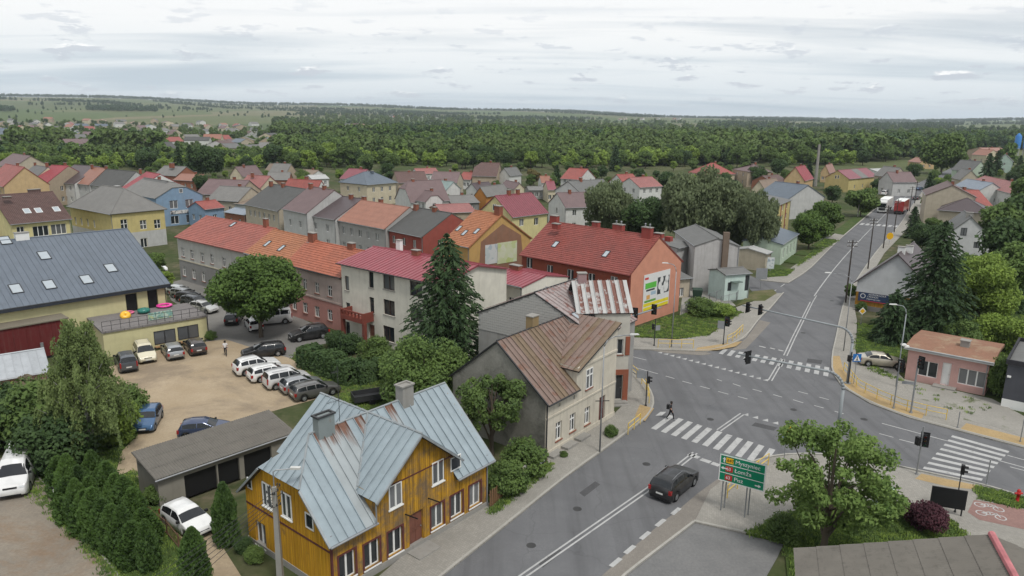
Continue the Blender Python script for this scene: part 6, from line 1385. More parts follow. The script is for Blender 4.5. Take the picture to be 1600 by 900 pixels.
def signal_head(parent, loc, rz, back=True, n=3):
    """traffic-light head facing local -y, with hoods and a backing board"""
    if n not in _sig:
        h = .32 * n; m = MB(); m.box(-.16, .16, -.1, .12, 0, h)
        b = MB(); b.box(-.3, .3, .12, .14, -.12, h + .12)
        hs_ = MB()
        for i in range(n):
            for a in range(7): a0, a1 = math.pi * a / 7, math.pi * (a + 1) / 7; c = .16 + .32 * i; hs_.poly([(.12 * math.cos(a0), -.1, c + .12 * math.sin(a0)), (.12 * math.cos(a1), -.1, c + .12 * math.sin(a1)), (.12 * math.cos(a1), -.3, c + .12 * math.sin(a1)), (.12 * math.cos(a0), -.3, c + .12 * math.sin(a0))])
        ls = [MB().lathe([(0, -.11), (.11, -.105)], (0, 0, .16 + .32 * i), 12, 0, 'Y').mesh('lens', LENS[('green', 'amber', 'red')[i if n == 3 else i * 2]]) for i in range(n)]
        _sig[n] = (m.mesh('signal_head', BLACK), b.mesh('backing_board', BLACK), hs_.mesh('hood', BLACK), ls)
    m, b, hd, ls = _sig[n]; o = put('signal_head', m, parent, loc, rz)
    if back: put('backing_board', b, o)
    put('hood', hd, o)
    for l_ in ls: put('lens', l_, o)
def signal_post(label, px, py, H_, heads, arm=None, board=None, z=.13, r=.06, mat=None):
    p = P(px, py, z); o = empty('traffic_light', label, 'traffic light', p, 0, 'traffic lights at the crossing'); m = MB(); mt = mat or DARK
    m.tube((0, 0, 0), (0, 0, H_), r, r * .9, 10); m.out('post', mt, o); b = MB(); b.tube((0, 0, 0), (0, 0, .12), r * 2, r * 1.8, 10); b.out('base', mt, o)
    for (dx, dy, dz, rz, bk, n) in heads: signal_head(o, (dx, dy, dz), rz, bk, n)
    if board:
        (dx, dy, dz, w, h, rz) = board; q = MB(); q.box(-w / 2, w / 2, -.015, .015, -h / 2, h / 2); q.out('sign_plate', SIGB, o, loc=(dx, dy, dz), rz=rz)
    return o
def mast_arm(label, base, tip, hz, heads, r=.14, rb=1.4):
    """cantilever signal mast: post at base, arm curving over to the tip (picture points, tip at height hz)"""
    p, t = P(*base, .13), P(*tip, hz); o = empty('signal_gantry', label, 'traffic light', p, 0, 'signal gantries over the carriageway'); d = t - p; d.z = 0; L = d.length; d.normalize(); pts = [Vector((0, 0, 0)), Vector((0, 0, hz - rb - .5))]
    for i in range(1, 9): a = math.pi / 2 * i / 8; pts.append(Vector((0, 0, hz - rb - .5)) + d * (rb * (1 - math.cos(a))) + Vector((0, 0, rb * math.sin(a))))
    pts.append(d * L + Vector((0, 0, hz - .13)))
    m = MB()
    for i, (a, b) in enumerate(zip(pts, pts[1:])): m.tube(a, b, r * (1 - .03 * i), r * (1 - .03 * (i + 1)) if i < len(pts) - 2 else r * .5, 10)
    m.out('mast', TEALS, o, True); b = MB(); b.tube((0, 0, 0), (0, 0, .1), r * 2.2, n=12); b.out('base', TEALS, o)
    for (k, rz, bk) in heads: q = d * (L * k); signal_head(o, (q.x, q.y, hz - .75 + (.0)), rz, bk)
    return o
mast_arm('signal gantry over the northern approach with two black signal backs', (1324, 599), (1160, 477), 6.2, [(.94, R(35), True), (.82, R(35), True)])
mast_arm('signal gantry curving out over the middle of the crossing', (1308, 684), (1152, 553), 6.2, [(.9, R(-150), True)])
p = P(978, 566, .13)
mast_arm('signal gantry reaching out from behind the corner building', (972, 566), (1033, 480), 5.6, [(.8, R(-20), True), (.28, R(-20), True)])
signal_post('low signal post on the corner before the salmon house', 1022, 540, 3.3, [(-.25, 0, 2.0, R(90), False, 2)], board=(.3, -.1, 2.2, .6, .6, R(20)))
signal_post('signal post with round sign back beside the lawn corner', 1130, 538, 3.4, [(.22, 0, 2.3, R(-30), True, 3), (.5, .1, 2.3, R(60), False, 2)], board=(-.45, 0, 2.4, .75, .95, R(-20)))
signal_post('signal post behind the yellow railing at the corner house', 1009, 634, 3.4, [(.18, .1, 2.2, R(80), False, 2)], board=(-.55, .2, 3.0, .85, .75, R(-10)))
signal_post('tall signal post with arm in front of the beige saloon', 1396, 638, 4.6, [(.18, .1, 3.6, R(-40), True, 3)], mat=STEEL, board=(.9, -.2, 2.6, 1.0, .28, R(-15)))
signal_post('tall signal post before the pink bungalow wall', 1423, 645, 5.2, [(.1, -.2, 4.4, R(-60), True, 3)], mat=STEEL, r=.08)
signal_post('signal post with heads at the edge of the maple', 1432, 741, 3.9, [(.25, 0, 2.3, R(-25), True, 3), (-.28, 0, 2.4, R(110), False, 2)], mat=STEEL)
signal_post('thin signal post by the dark barberry bush', 1492, 800, 3.4, [(0, -.1, 2.9, R(60), False, 2)], r=.04)
signal_post('signal post beside the blue crossing sign', 1325, 600, 3.4, [(-.2, 0, 2.4, R(90), False, 2)])
def lamp(label, base, top, arm, H_=None, r=.07, mat=None, z=.13, name='street_lamp'):
    """lamp column: base pixel, height from the top pixel, arm end (picture offset handled as direction in the place)"""
    p = P(*base, z); zt = z
    if H_ is None:
        zt = z
        while PXY((p.x, p.y, zt))[1] > top[1] and zt < 16: zt += .05
        H_ = zt - z
    o = empty(name, label, 'street lamp', p, 0); m = MB(); a = Vector((arm[0], arm[1], 0)); L = a.length
    m.tube((0, 0, 0), (0, 0, H_ - .8), r, r * .65, 10)
    pts = [Vector((0, 0, H_ - .8)), a * .12 + Vector((0, 0, H_ - .3)), a * .4 + Vector((0, 0, H_ - .02)), a * .75 + Vector((0, 0, H_ + .05)), a + Vector((0, 0, H_ + .06))]; m.path(pts, r * .6, 8); m.out('column', mat or STEEL, o, True)
    d = a.normalized(); h = MB(); n = Vector((-d.y, d.x, 0)); c = a + d * .35 + Vector((0, 0, H_ + .08)); h.hexa([c - d * .38 - n * .1, c + d * .38 - n * .13, c + d * .38 + n * .13, c - d * .38 + n * .1], [c - d * .3 - n * .06 + Vector((0, 0, .1)), c + d * .3 - n * .08 + Vector((0, 0, .08)), c + d * .3 + n * .08 + Vector((0, 0, .08)), c - d * .3 + n * .06 + Vector((0, 0, .1))]); h.out('lamp_head', plain('lamp_head', (.5, .5, .48), .4), o)
    return o, H_
lamp('tall steel street lamp in front of the salmon billboard wall', (1049, 542), (1057, 414), (-.9, .3))
o, H_ = lamp('street lamp on the pavement before the beige house', (937, 706), (954, 526), (2.0, .3))
b = MB(); b.tube((-.5, 0, H_ * .45), (.6, .1, H_ * .45), .04, n=6); b.out('bracket', BLACK, o)
o, H_ = lamp('grey-green street lamp with camera boxes beside the beige saloon', (1400, 604), (1412, 479), (-.9, .2), mat=TEALS)
for k in (0, 1): b = MB(); b.box(-.05 + .3 * k, .4 + .3 * k, -.15, .15, H_ * .52 - .18 * k, H_ * .52 + .16 - .18 * k); b.out('camera_box', WHITE, o)
lamp('curved street lamp leaning over the northern street', (1318, 548), (1310, 430), (-2.2, .5), r=.06)
lamp('grey post at the crossing before the bungalow forecourt', (1307, 573), (1312, 545), (-.3, .1), r=.05) if False else None
# utility poles and overhead wires along the street
POLE = plain('tarred_timber', (.055, .045, .038), .9, .2)
def pole(label, base, top, cross=True, mat=None, r=.13, name='utility_pole'):
    p = P(*base, .1); zt = 1.0
    while PXY((p.x, p.y, zt))[1] > top[1] and zt < 30: zt += .05
    o = empty(name, label, 'pole', p); m = MB(); m.tube((0, 0, 0), (0, 0, zt), r, r * .65, 8); m.out('shaft', mat or POLE, o)
    if cross:
        for k, dz in enumerate((.35, .9)):
            b = MB(); b.box(-.75, .75, -.05, .05, zt - dz - .05, zt - dz + .05); c = b.out('crossarm', mat or POLE, o)
            for x in (-.65, -.3, .3, .65): i_ = MB(); i_.tube((x, 0, zt - dz + .05), (x, 0, zt - dz + .2), .035, n=6); i_.out('insulator', WHITE, c)
    return Vector((p.x, p.y, zt + .1))
t1 = pole('tall dark utility pole, nearest on the northern street', (1321, 473), (1330, 376))
t2 = pole('second dark utility pole up the northern street', (1356, 420), (1365, 342)); t3 = pole('third dark utility pole up the street beyond the yellow warning sign', (1380, 388), (1387, 322)); t4 = pole('dark utility pole near the red lorry', (1397, 363), (1403, 312)); t5 = pole('utility pole behind the red lorry on the right kerb', (1421, 330), (1426, 292)); t6 = pole('thin utility pole by the parked dark car', (1429, 318), (1432, 284))
pole('light concrete pole beside the round street trees', (1340, 339), (1344, 302), False, CONC, .16); pole('tall slender concrete mast above the roofs', (1273.5, 291), (1277, 226), False, CONC, .75, 'concrete_mast')
def wire(a, b, sag, label, group, r=.012):
    m = MB(); pts = [a.lerp(b, i / 12) - Vector((0, 0, sag * 4 * (i / 12) * (1 - i / 12))) for i in range(13)]; m.path(pts, r, 4); tag(m.out('overhead_wire', DARK), label, 'wire', group)
for i, (a, b) in enumerate(((t1, t2), (t2, t3), (t3, t4), (t4, t5))):
    for dx in (-.6, .6): wire(a + Vector((dx, 0, -.2)), b + Vector((dx, 0, -.2)), .5, 'thin overhead wire strung between the dark street poles', 'wires along the northern street')
# concrete pole in front of the yellow house with its wires
p = P(439, 915, 0); o = empty('concrete_pole', 'concrete lighting pole with cable bundle in front of the yellow house', 'pole', p); zt = 1.0
while PXY((p.x, p.y, zt))[1] > 762: zt += .05
m = MB(); m.hexa([(-.17, -.17, 0), (.17, -.17, 0), (.17, .17, 0), (-.17, .17, 0)], [(-.1, -.1, zt), (.1, -.1, zt), (.1, .1, zt), (-.1, .1, zt)]); m.out('shaft', CONC, o)
m = MB(); m.path([(0, 0, zt), (0, 0, zt + .9), (.15, .02, zt + 1.0), (1.0, .2, zt + 1.0)], .035, 6); m.out('lamp_arm', STEEL, o); m = MB(); m.box(.9, 1.45, .1, .32, zt + .98, zt + 1.1); m.out('lamp_head', plain('lamp_head', (.5, .5, .48), .4), o)
rnd = random.Random(4)
for k in range(14): m = MB(); a = rnd.uniform(0, 6.3); q = Vector((math.cos(a) * .4, math.sin(a) * .4, 0)); z = zt - rnd.uniform(.1, 1.3); m.path([Vector((0, 0, z - .1)), q * .5 + Vector((0, 0, z)), q + Vector((0, 0, z + .15))], .02, 5); m.tube(q + Vector((0, 0, z + .1)), q + Vector((0, 0, z + .24)), .04, n=6); m.out('insulator_hook', DARK, o)
for k in range(6):
    a = Vector((p.x - .1, p.y, zt - .35 - .2 * k)); b = P(185 + 16 * k, 935, 3.0 - .1 * k); b = a + (b - a) * 1.6
    wire(a, b, .15, 'pale service wire running from the concrete pole to the lower left', 'wires from the concrete pole', .014)
# railings
def railing(label, px, z=.13, h=1.0, name='railing', mat=YEL, n=None):
    pts = [P(*q, z) for q in px]; c = pts[0]; o = empty(name, label, 'railing', c, 0, 'yellow pedestrian railings'); L = sum((b - a).length for a, b in zip(pts, pts[1:])); k = n or max(2, round(L / 1.6)) + 1
    def along(t):
        d = t * L
        for a, b in zip(pts, pts[1:]):
            l_ = (b - a).length
            if d <= l_ + 1e-6: return a.lerp(b, d / l_) - c
            d -= l_
        return pts[-1] - c
    for i in range(k): m = MB(); q = along(i / (k - 1)); m.tube(q, q + Vector((0, 0, h)), .035, n=6); m.out('post', mat, o)
    for zz_ in (h, h * .55): m = MB(); m.path([along(i / (2 * k)) + Vector((0, 0, zz_)) for i in range(2 * k + 1)], .032, 6); m.out('rail', mat, o)
railing('curved yellow railing round the corner house pavement', [(985, 582), (1000, 596), (1011, 612), (1014, 630)]); railing('short yellow railing at the zebra crossing before the beige house', [(981, 679), (1000, 663)])
railing('straight yellow railing along the far kerb below the salmon wall', [(1028, 543), (1083, 544)]); railing('yellow railing at the corner of the northern street', [(1136, 537), (1148, 531), (1160, 519)])
railing('long curved yellow railing in front of the pink bungalow', [(1318, 580), (1340, 608), (1375, 626), (1410, 640), (1445, 649), (1478, 656)]); railing('yellow railing behind the green direction sign', [(1136, 778), (1165, 752), (1200, 727)])
# green direction sign
a, b = P(1122, 797, .13), P(1159, 808, .13); d = (b - a); d.z = 0; d.normalize(); o = empty('direction_sign', 'green direction sign with white town names on four grey posts', 'road sign', a, math.atan2(d.y, d.x)); W_ = 4.3; x0 = -.15; zb, zt = 2.25, 4.15
Lp = (b - a).length
for x, y in ((.0, 0.1), (.1, .55), (Lp, .1), (Lp + .1, .55)): m = MB(); m.tube((x + .15, y, 0), (x + .15, y, zt - .4), .045, n=8); m.out('post', STEEL, o)
W_ = Lp + 1.4; m = MB(); m.box(x0, x0 + W_, -.03, .02, zb, zt); m.out('panel', GREENS, o)
for (p0, p1, q0, q1) in ((x0, x0 + W_, zb, zb + .06), (x0, x0 + W_, zt - .06, zt), (x0, x0 + .06, zb + .06, zt - .06), (x0 + W_ - .06, x0 + W_, zb + .06, zt - .06), (x0 + .06, x0 + W_ - .06, zb + .6, zb + .64), (x0 + .06, x0 + W_ - .06, zb + 1.23, zb + 1.27)): m = MB(); m.box(p0, p1, -.045, -.03, q0, q1); m.out('border', SWHITE, o)
for i, (s, num, c, tc_) in enumerate((('Pisz', '63', SRED, SWHITE), ('\u0141om\u017ca', '63', SRED, SWHITE), ('Myszyniec', '647', SYEL, BLACK))):
    z = zb + .32 + .62 * i; lettering(s, .40, SWHITE, o, x0 + W_ * .34, -.05, z); m = MB(); m.box(x0 + W_ * .14, x0 + W_ * .3, -.045, -.03, z - .19, z + .19); m.out('route_shield', c, o); lettering(num, .3, tc_, o, x0 + W_ * .16, -.052, z)
def arrow(x, z, ang, s):
    m = MB(); f = lambda u, v: (x + s * (u * math.cos(ang) - v * math.sin(ang)), -.05, z + s * (u * math.sin(ang) + v * math.cos(ang)))
    m.poly([f(-1, -.22), f(.1, -.22), f(.1, .22), f(-1, .22)]); m.poly([f(.1, -.6), f(1, 0), f(.1, .6)]); m.out('arrow', SWHITE, o)
arrow(x0 + .3, zb + 1.56, R(90), .2); arrow(x0 + .3, zb + .95, R(180), .2); arrow(x0 + W_ - .4, zb + .3, 0, .2)
# small road signs
def sign(label, px, py, H_, shape, mat, z=.13, s=.4, extra=None, post=True, rz=0.0, sym=None):
    p = P(px, py, z); o = empty('road_sign', label, 'road sign', p, rz); m = MB(); m.tube((0, .04, 0), (0, .04, H_), .035, n=8); m.out('post', STEEL, o); k = {'disc': 20, 'diamond': 4, 'square': 4, 'hex': 6}[shape]; off = {'disc': 0, 'diamond': math.pi / 2, 'square': math.pi / 4, 'hex': 0}[shape]; rr = s * (1.414 if shape == 'square' else 1)
    pl = MB(); pl.slab([(rr * math.cos(off + 2 * math.pi * i / k), 0, H_ - s + rr * math.sin(off + 2 * math.pi * i / k)) for i in range(k)], .02); pl.out('plate', mat, o)
    if extra:
        e = MB(); e.slab([(rr * .68 * math.cos(off + 2 * math.pi * i / k), -.004, H_ - s + rr * .68 * math.sin(off + 2 * math.pi * i / k)) for i in range(k)], .01); e.out('centre', extra, o)
    return o, H_ - s
o, zc = sign('blue pedestrian crossing sign by the beige saloon', 1334, 600, 3.2, 'square', SBLUE, s=.42); m = MB(); m.poly([(-.34, -.03, zc - .3), (.34, -.03, zc - .3), (0, -.03, zc + .32)]); m.out('triangle', SWHITE, o)
m = MB(); m.tube((0, -.05, zc + .1), (0, -.05, zc + .16), .05, n=8); m.path([(0, -.05, zc + .05), (0, -.05, zc - .1), (-.1, -.05, zc - .25)], .03, 5); m.tube((0, -.05, zc - .1), (.1, -.05, zc - .25), .03, n=5); m.out('walker', BLACK, o)
sign('white and yellow priority diamond on the lawn before the banner house', 1345, 508, 2.4, 'diamond', SWHITE, s=.5, extra=SYEL); sign('yellow warning disc on the pavement by the dark poles', 1389, 382, 2.6, 'disc', SYEL, s=.75)
o, zc = sign('orange disc and blue plate sign above the maple crown', 1224, 730, 3.5, 'disc', SYEL, s=.3); m = MB(); m.box(-.25, .25, -.0, .02, zc - .85, zc - .38); m.out('lower_plate', SBLUE, o)
o, _ = sign('grey sign back on double posts by the side street', 1188, 452, 3.4, 'square', SIGB, s=.9); 
p = P(1203, 425, .14); o = empty('notice_board', 'white printed notice board on the roadside lawn', 'notice board', p, R(-10)); m = MB(); m.box(-.6, .6, -.04, .04, .6, 2.6); m.out('panel', banner_print('notice', 5, [(.6, .62, .62), (.55, .6, .6), (.62, .62, .62), (.3, .36, .4)], 2), o); m = MB(); m.tube((0, 0, 0), (0, 0, .6), .06, n=6); m.out('post', STEEL, o)
for px, py in ((1486, 795),): 
    p = P(1478, 803, .14); o = empty('information_board', 'black rear side of an information board by the barberry', 'board', p, R(-20)); m = MB(); m.box(-1.05, 1.05, -.05, .05, .5, 1.9); m.out('panel', BLACK, o)
    for x in (-.9, .9): m = MB(); m.tube((x, .08, 0), (x, .08, 1.8), .05, n=6); m.out('post', DARK, o)
for px, py, lab in ((1541, 757, 'thin grey sign post at the cycle path'), (1496, 668, 'grey bollard post at the far kerb by the bungalow'), (1594, 690, 'grey sign post at the right edge')):
    p = P(px, py, .13); o = empty('sign_post', lab, 'post', p); m = MB(); m.tube((0, 0, 0), (0, 0, 2.0 if 'bollard' not in lab else 1.5), .04, n=8); m.out('shaft', STEEL, o); m = MB(); m.tube((0, 0, 0), (0, 0, .08), .09, n=8); m.out('base', STEEL, o)
p = P(1589, 785, .14); o = empty('fire_hydrant', 'red fire hydrant on the grass verge', 'hydrant', p); HR = plain('hydrant_red', (.42, .02, .02), .45); m = MB(); m.lathe([(.13, 0), (.13, .06), (.1, .08), (.1, .62), (.15, .64), (.15, .74), (.12, .76), (.13, .9), (.07, 1.0), (0, 1.02)], (0, 0, 0), 14); m.out('barrel', HR, o, True)
for sx in (-1, 1): m = MB(); m.tube((0, 0, .7), (sx * .26, 0, .7), .07, n=10); m.out('nozzle', HR, o)
p = P(1378, 795, .14); o = empty('utility_cabinet', 'pale green utility cabinet behind the maple leaves', 'cabinet', p, R(-20)); m = MB(); m.box(-.6, .6, -.3, .3, 0, 1.5); m.out('body', plain('cabinet_green', (.36, .45, .42), .6), o); m = MB(); m.box(-.66, .66, -.36, .36, 1.5, 1.6); m.out('lid', plain('cabinet_green', (.36, .45, .42)), o); m = MB(); m.box(-.52, .52, -.33, -.3, .15, 1.4); m.out('door', plain('cabinet_door', (.40, .5, .47)), o)
p = P(1089, 465, .03); o = empty('waste_container', 'dark green waste container in the warehouse yard', 'container', p, R(-10)); GC = plain('container_green', (.02, .045, .03), .6); m = MB(); m.hexa([(-.6, -.45, .2), (.6, -.45, .2), (.6, .45, .2), (-.6, .45, .2)], [(-.75, -.55, 1.25), (.75, -.55, 1.25), (.75, .55, 1.25), (-.75, .55, 1.25)]); m.out('bin', GC, o); m = MB(); m.hexa([(-.78, -.58, 1.25), (.78, -.58, 1.25), (.78, .58, 1.25), (-.78, .58, 1.25)], [(-.7, -.4, 1.45), (.7, -.4, 1.45), (.7, .4, 1.45), (-.7, .4, 1.45)]); m.out('lid', GC, o)
for x in (-.5, .5): m = MB(); m.lathe([(0, -.04), (.1, -.04), (.1, .04), (0, .04)], (x, -.35, .1), 10, 0, 'Y'); m.out('wheel', BLACK, o)
# steel fence round the yard by the salmon house
def panel_fence(label, pts, h, z=.02, mat=None, step=2.0, bar=.25):
    P_ = [P(*q, z) for q in pts]; o = empty('fence', label, 'fence', P_[0]); mt = mat or STEEL
    for a, b in zip(P_, P_[1:]):
        n = max(1, round((b - a).length / step))
        for i in range(n + 1): m = MB(); q = a.lerp(b, i / n) - P_[0]; m.tube(q, q + Vector((0, 0, h)), .04, n=6); m.out('post', mt, o)
        for zz_ in (.25, h - .15): m = MB(); m.tube(a - P_[0] + Vector((0, 0, zz_)), b - P_[0] + Vector((0, 0, zz_)), .025, n=5); m.out('rail', mt, o)
        m = MB(); k = int((b - a).length / bar)
        for i in range(k): q = a.lerp(b, (i + .5) / k) - P_[0]; m.tube(q + Vector((0, 0, .15)), q + Vector((0, 0, h)), .012, n=4)
        m.out('bars', mt, o)['kind'] = 'stuff'
panel_fence('grey bar fence along the warehouse yard', [(1064, 494), (1108, 475), (1140, 462)], 1.6); panel_fence('grey steel gate fence before the mint workshop', [(1126, 478), (1150, 472), (1160, 458)], 1.5)
# plank fence, banners and hen-house by the beige house
a, b = P(765, 796, 0), P(856, 724, 0); d = b - a; L = d.length; d.normalize(); o = empty('plank_fence', 'weathered brown plank fence between yellow and beige houses', 'fence', a, math.atan2(d.y, d.x)); FW = m_planks('fence_planks', (.20, .115, .06), (.1, .07, .045), (.14, .12, .10), .5); me = MB().box(-.065, .065, -.012, .012, 0, 1.35).mesh('plank', FW)
rnd = random.Random(9)
for i in range(int(L / .16)):
    q = put('plank', me, o, (.1 + i * .16, rnd.uniform(-.01, .01), rnd.uniform(-.04, .04))); q.rotation_euler = (rnd.uniform(-.03, .03), rnd.uniform(-.02, .02), 0)
for z in (.35, 1.05): m = MB(); m.box(0, L, .02, .07, z - .04, z + .04); m.out('rail', FW, o)
for k, (f0, f1, cols, lab, txt) in enumerate(((.52, .72, [(.55, .54, .52), (.6, .6, .58), (.5, .3, .28), (.45, .5, .55)], 'white printed banner on the plank fence', None), (.73, .97, [(.02, .022, .04), (.02, .022, .035)], 'black and white lettered banner at the end of the plank fence', 1))):
    m = MB(); m.box(L * f0, L * f1, -.045, -.025, .35, 1.35); bn = m.out('banner', banner_print('fence_banner%d' % k, k, cols, 2), None); bn.location = a; bn.rotation_euler = (0, 0, math.atan2(d.y, d.x)); tag(bn, lab, 'banner')
    if txt:
        for r_ in range(3):
            for c in range(6 - r_): m = MB(); x = L * f0 + .15 + c * .26; m.box(x, x + .2, -.052, -.046, .5 + r_ * .25, .62 + r_ * .25); m.out('lettering', SWHITE, bn)
p = P(822, 692); o = empty('brick_ruin', 'broken red brick wall stub beside the stained gable', 'wall', p, R(50)); me = MB().box(-.122, .122, -.06, .06, -.035, .035).mesh('brick', plaster('old_brick', (.32, .17, .11), .3)); rnd = random.Random(2)
for r_ in range(22):
    for c in range(9):
        if r_ * .08 > 1.75 - abs(c - 4.5) ** 2 * .06 + rnd.uniform(-.1, .1): continue
        q = put('brick', me, o, ((c - 4.5 + .5 * (r_ % 2)) * .26, rnd.uniform(-.02, .02), .04 + r_ * .08)); q.rotation_euler = (0, 0, rnd.uniform(-.05, .05))
m = MB(); m.box(-1.2, 1.2, -.03, .03, 0, .9); m.out('mortar_core', plain('mortar', (.20, .195, .18), .95), o)
# flat-bed trailer in the garden behind the yellow house, bicycle by the van
p = P(578, 628); o = empty('box_trailer', 'small black box trailer on the garden grass', 'trailer', p, R(25)); 
for q in ((-1.6, 1.6, -.85, .85, .45, .55), (-1.6, 1.6, -.85, -.8, .55, 1.0), (-1.6, 1.6, .8, .85, .55, 1.0), (-1.6, -1.55, -.8, .8, .55, 1.0), (1.55, 1.6, -.8, .8, .55, 1.0)): m = MB(); m.box(*q); m.out('panel', DARK, o)
for y in (-.95, .95): m = MB(); m.lathe([(0, -.09), (.3, -.09), (.3, .09), (0, .09)], (0, y, .3), 14, 0, 'Y'); m.out('wheel', TYRE, o)
m = MB(); m.tube((1.6, 0, .5), (2.7, 0, .5), .04, n=6); m.out('drawbar', DARK, o)
p = P(86, 779); o = empty('bicycle', 'white bicycle standing against the thuja hedge', 'bicycle', p, R(-60))
for x in (-.5, .5):
    m = MB(); m.path([(x + .33 * math.cos(2 * math.pi * i / 20), 0, .34 + .33 * math.sin(2 * math.pi * i / 20)) for i in range(21)], .022, 6); w = m.out('wheel', TYRE, o); s_ = MB()
    for i in range(8): s_.tube((x, 0, .34), (x + .32 * math.cos(i * .785), 0, .34 + .32 * math.sin(i * .785)), .005, n=3)
    s_.out('spokes', STEEL, w)['kind'] = 'stuff'
m = MB(); F_ = [(-.5, 0, .34), (-.08, 0, .3), (-.2, 0, .85), (.38, 0, .88), (.5, 0, .34)]
for a, b in ((0, 1), (1, 2), (0, 2), (2, 3), (1, 3), (3, 4)): m.tube(F_[a], F_[b], .025, n=6)
m.out('frame', WHITE, o); m = MB(); m.tube((.38, 0, .88), (.36, 0, 1.05), .02, n=6); m.tube((.36, -.28, 1.05), (.36, .28, 1.05), .018, n=6); m.out('handlebar', DARK, o); m = MB(); m.hexa([(-.36, -.08, .9), (-.08, -.03, .9), (-.08, .03, .9), (-.36, .08, .9)], [(-.36, -.08, .95), (-.08, -.03, .95), (-.08, .03, .95), (-.36, .08, .95)]); m.out('saddle', BLACK, o)
panel_fence('rusty low mesh fence beside the white hatchback', [(215, 802), (262, 838), (300, 885)], 1.2, mat=plain('rusty_steel', (.16, .09, .06)), step=2.4, bar=.2)
# billboard on the salmon gable (flat print)
h = SALMON; o_, d_, n_, L_ = h.fac('r'); 
def gpt(px, py, out): a, z = h.local('r', px, py, .04); return a, z
a0, z0 = gpt(1003, 487, 0); a1, z1 = gpt(1047, 418, 0); z1 -= .15; bw, bh = a1 - a0, z1 - z0
bb = put('billboard', None, None); bb.location = h.mw @ (o_ + d_ * a0 + n_ * .06 + Vector((0, 0, z0))); dd = h.mw.to_3x3() @ d_; bb.rotation_euler = (0, 0, math.atan2(dd.y, dd.x)); tag(bb, 'large printed advertisement billboard on the salmon gable', 'billboard')
def bpan(nm, u0, u1, v0, v1, mat, t=.05): m = MB(); m.box(u0 * bw, u1 * bw, -t, -.0, v0 * bh, v1 * bh); return m.out(nm, mat, bb)
bpan('panel', 0, 1, 0, 1, plain('billboard_white', (.62, .62, .61), .6, .04), .05)
PR = {k: plain('print_' + k, c, .6, .06) for k, c in dict(green=(.10, .42, .06), yellow=(.66, .55, .03), dark=(.05, .055, .06), red=(.5, .05, .05), sky=(.32, .42, .5), orange=(.6, .33, .1), lawn=(.12, .3, .05), grey=(.25, .26, .27)).items()}
for nm, u0, u1, v0, v1, c, t in (('print_block', .03, .17, .86, .92, 'red', .056), ('print_block', .05, .48, .22, .28, 'lawn', .056), ('print_block', .28, .47, .4, .5, 'sky', .056), ('print_block', .12, .25, .3, .42, 'orange', .056), ('print_block', .52, .98, .36, .84, 'dark', .056), ('print_block', .02, .98, .11, .2, 'yellow', .056), ('print_block', .02, .98, .0, .085, 'yellow', .056), ('print_block', .06, .48, .60, .76, 'green', .056), ('print_block', .1, .42, .53, .58, 'dark', .057)): bpan(nm, u0, u1, v0, v1, PR[c], t)
for (u, v, ru) in ((.62, .6, .07), (.72, .45, .08), (.85, .55, .1), (.68, .76, .06), (.88, .75, .07)):
    m = MB(); m.slab([(u * bw + ru * bw * math.cos(-i * .5236), -.061, v * bh + ru * bw * 1.3 * math.sin(-i * .5236)) for i in range(12)][::-1], .003); m.out('print_spot', plain('billboard_white', (.62, .62, .61)), bb)
for k, (u, v, s, t) in enumerate(((.1, .68, .5, 'Mebel'), (.56, .92, .22, 'REKLAMA'), (.1, .155, .3, 'WYPRZEDAZ'))) if False else (): pass
# banner on the white gabled house
h = BAN; a0, z0 = h.local('f', 1341, 463, .09); o_, d_, n_, L_ = h.fac('f'); bn = put('banner', None, None); bn.location = h.mw @ (o_ + d_ * (a0) + n_ * .09 + Vector((0, 0, 1.35))); dd = h.mw.to_3x3() @ d_; bn.rotation_euler = (0, 0, math.atan2(dd.y, dd.x)); tag(bn, 'blue advertising banner with white lettering on the boarded house wall', 'banner')
m = MB(); m.box(0, 4.6, -.04, 0, 0, 1.25); m.out('panel', plain('banner_blue', (.03, .05, .11), .5, .1), bn); m = MB(); m.box(.3, 4.5, -.045, -.04, .02, .12); m.out('stripe', PR['red'], bn)
for k, s in enumerate(('SERWIS', 'I POMOC', 'ADWOKACJA')): pass
lettering('ADWOKACKA', .34, SWHITE, bn, 1.3, -.046, 1.05); lettering('I POMOC', .34, SWHITE, bn, 1.2, -.046, .72); lettering('PRAWNA 24H', .28, SWHITE, bn, 1.1, -.046, .38)
m = MB(); m.lathe([(.34, 0), (.26, 0)], (.6, -.046, .75), 20, 0, 'Y'); m.out('emblem', SWHITE, bn)
# blue silos far right
for px, lab in ((1587, 'blue-topped silo, left of the pair at the factory'), (1601, 'blue silo at the right picture edge')):
    p = P(px, 243); o = empty('silo', lab, 'silo', p); m = MB(); m.lathe([(2.4, 6), (2.4, 16), (.3, 18.5), (0, 18.5)], (0, 0, 0), 18); m.out('tank', plain('silo_blue', (.03, .17, .45), .5), o, True); m = MB(); m.lathe([(2.4, 6), (.5, 2.5)], (0, 0, 0), 18); m.out('hopper', plain('silo_grey', (.4, .4, .4)), o, True)
    for a in range(4): m = MB(); q = Vector((2.2 * math.cos(a * 1.57), 2.2 * math.sin(a * 1.57), 0)); m.tube(q, q + Vector((0, 0, 8)), .25, n=6); m.out('leg', plain('silo_grey', (.4, .4, .4)), o)
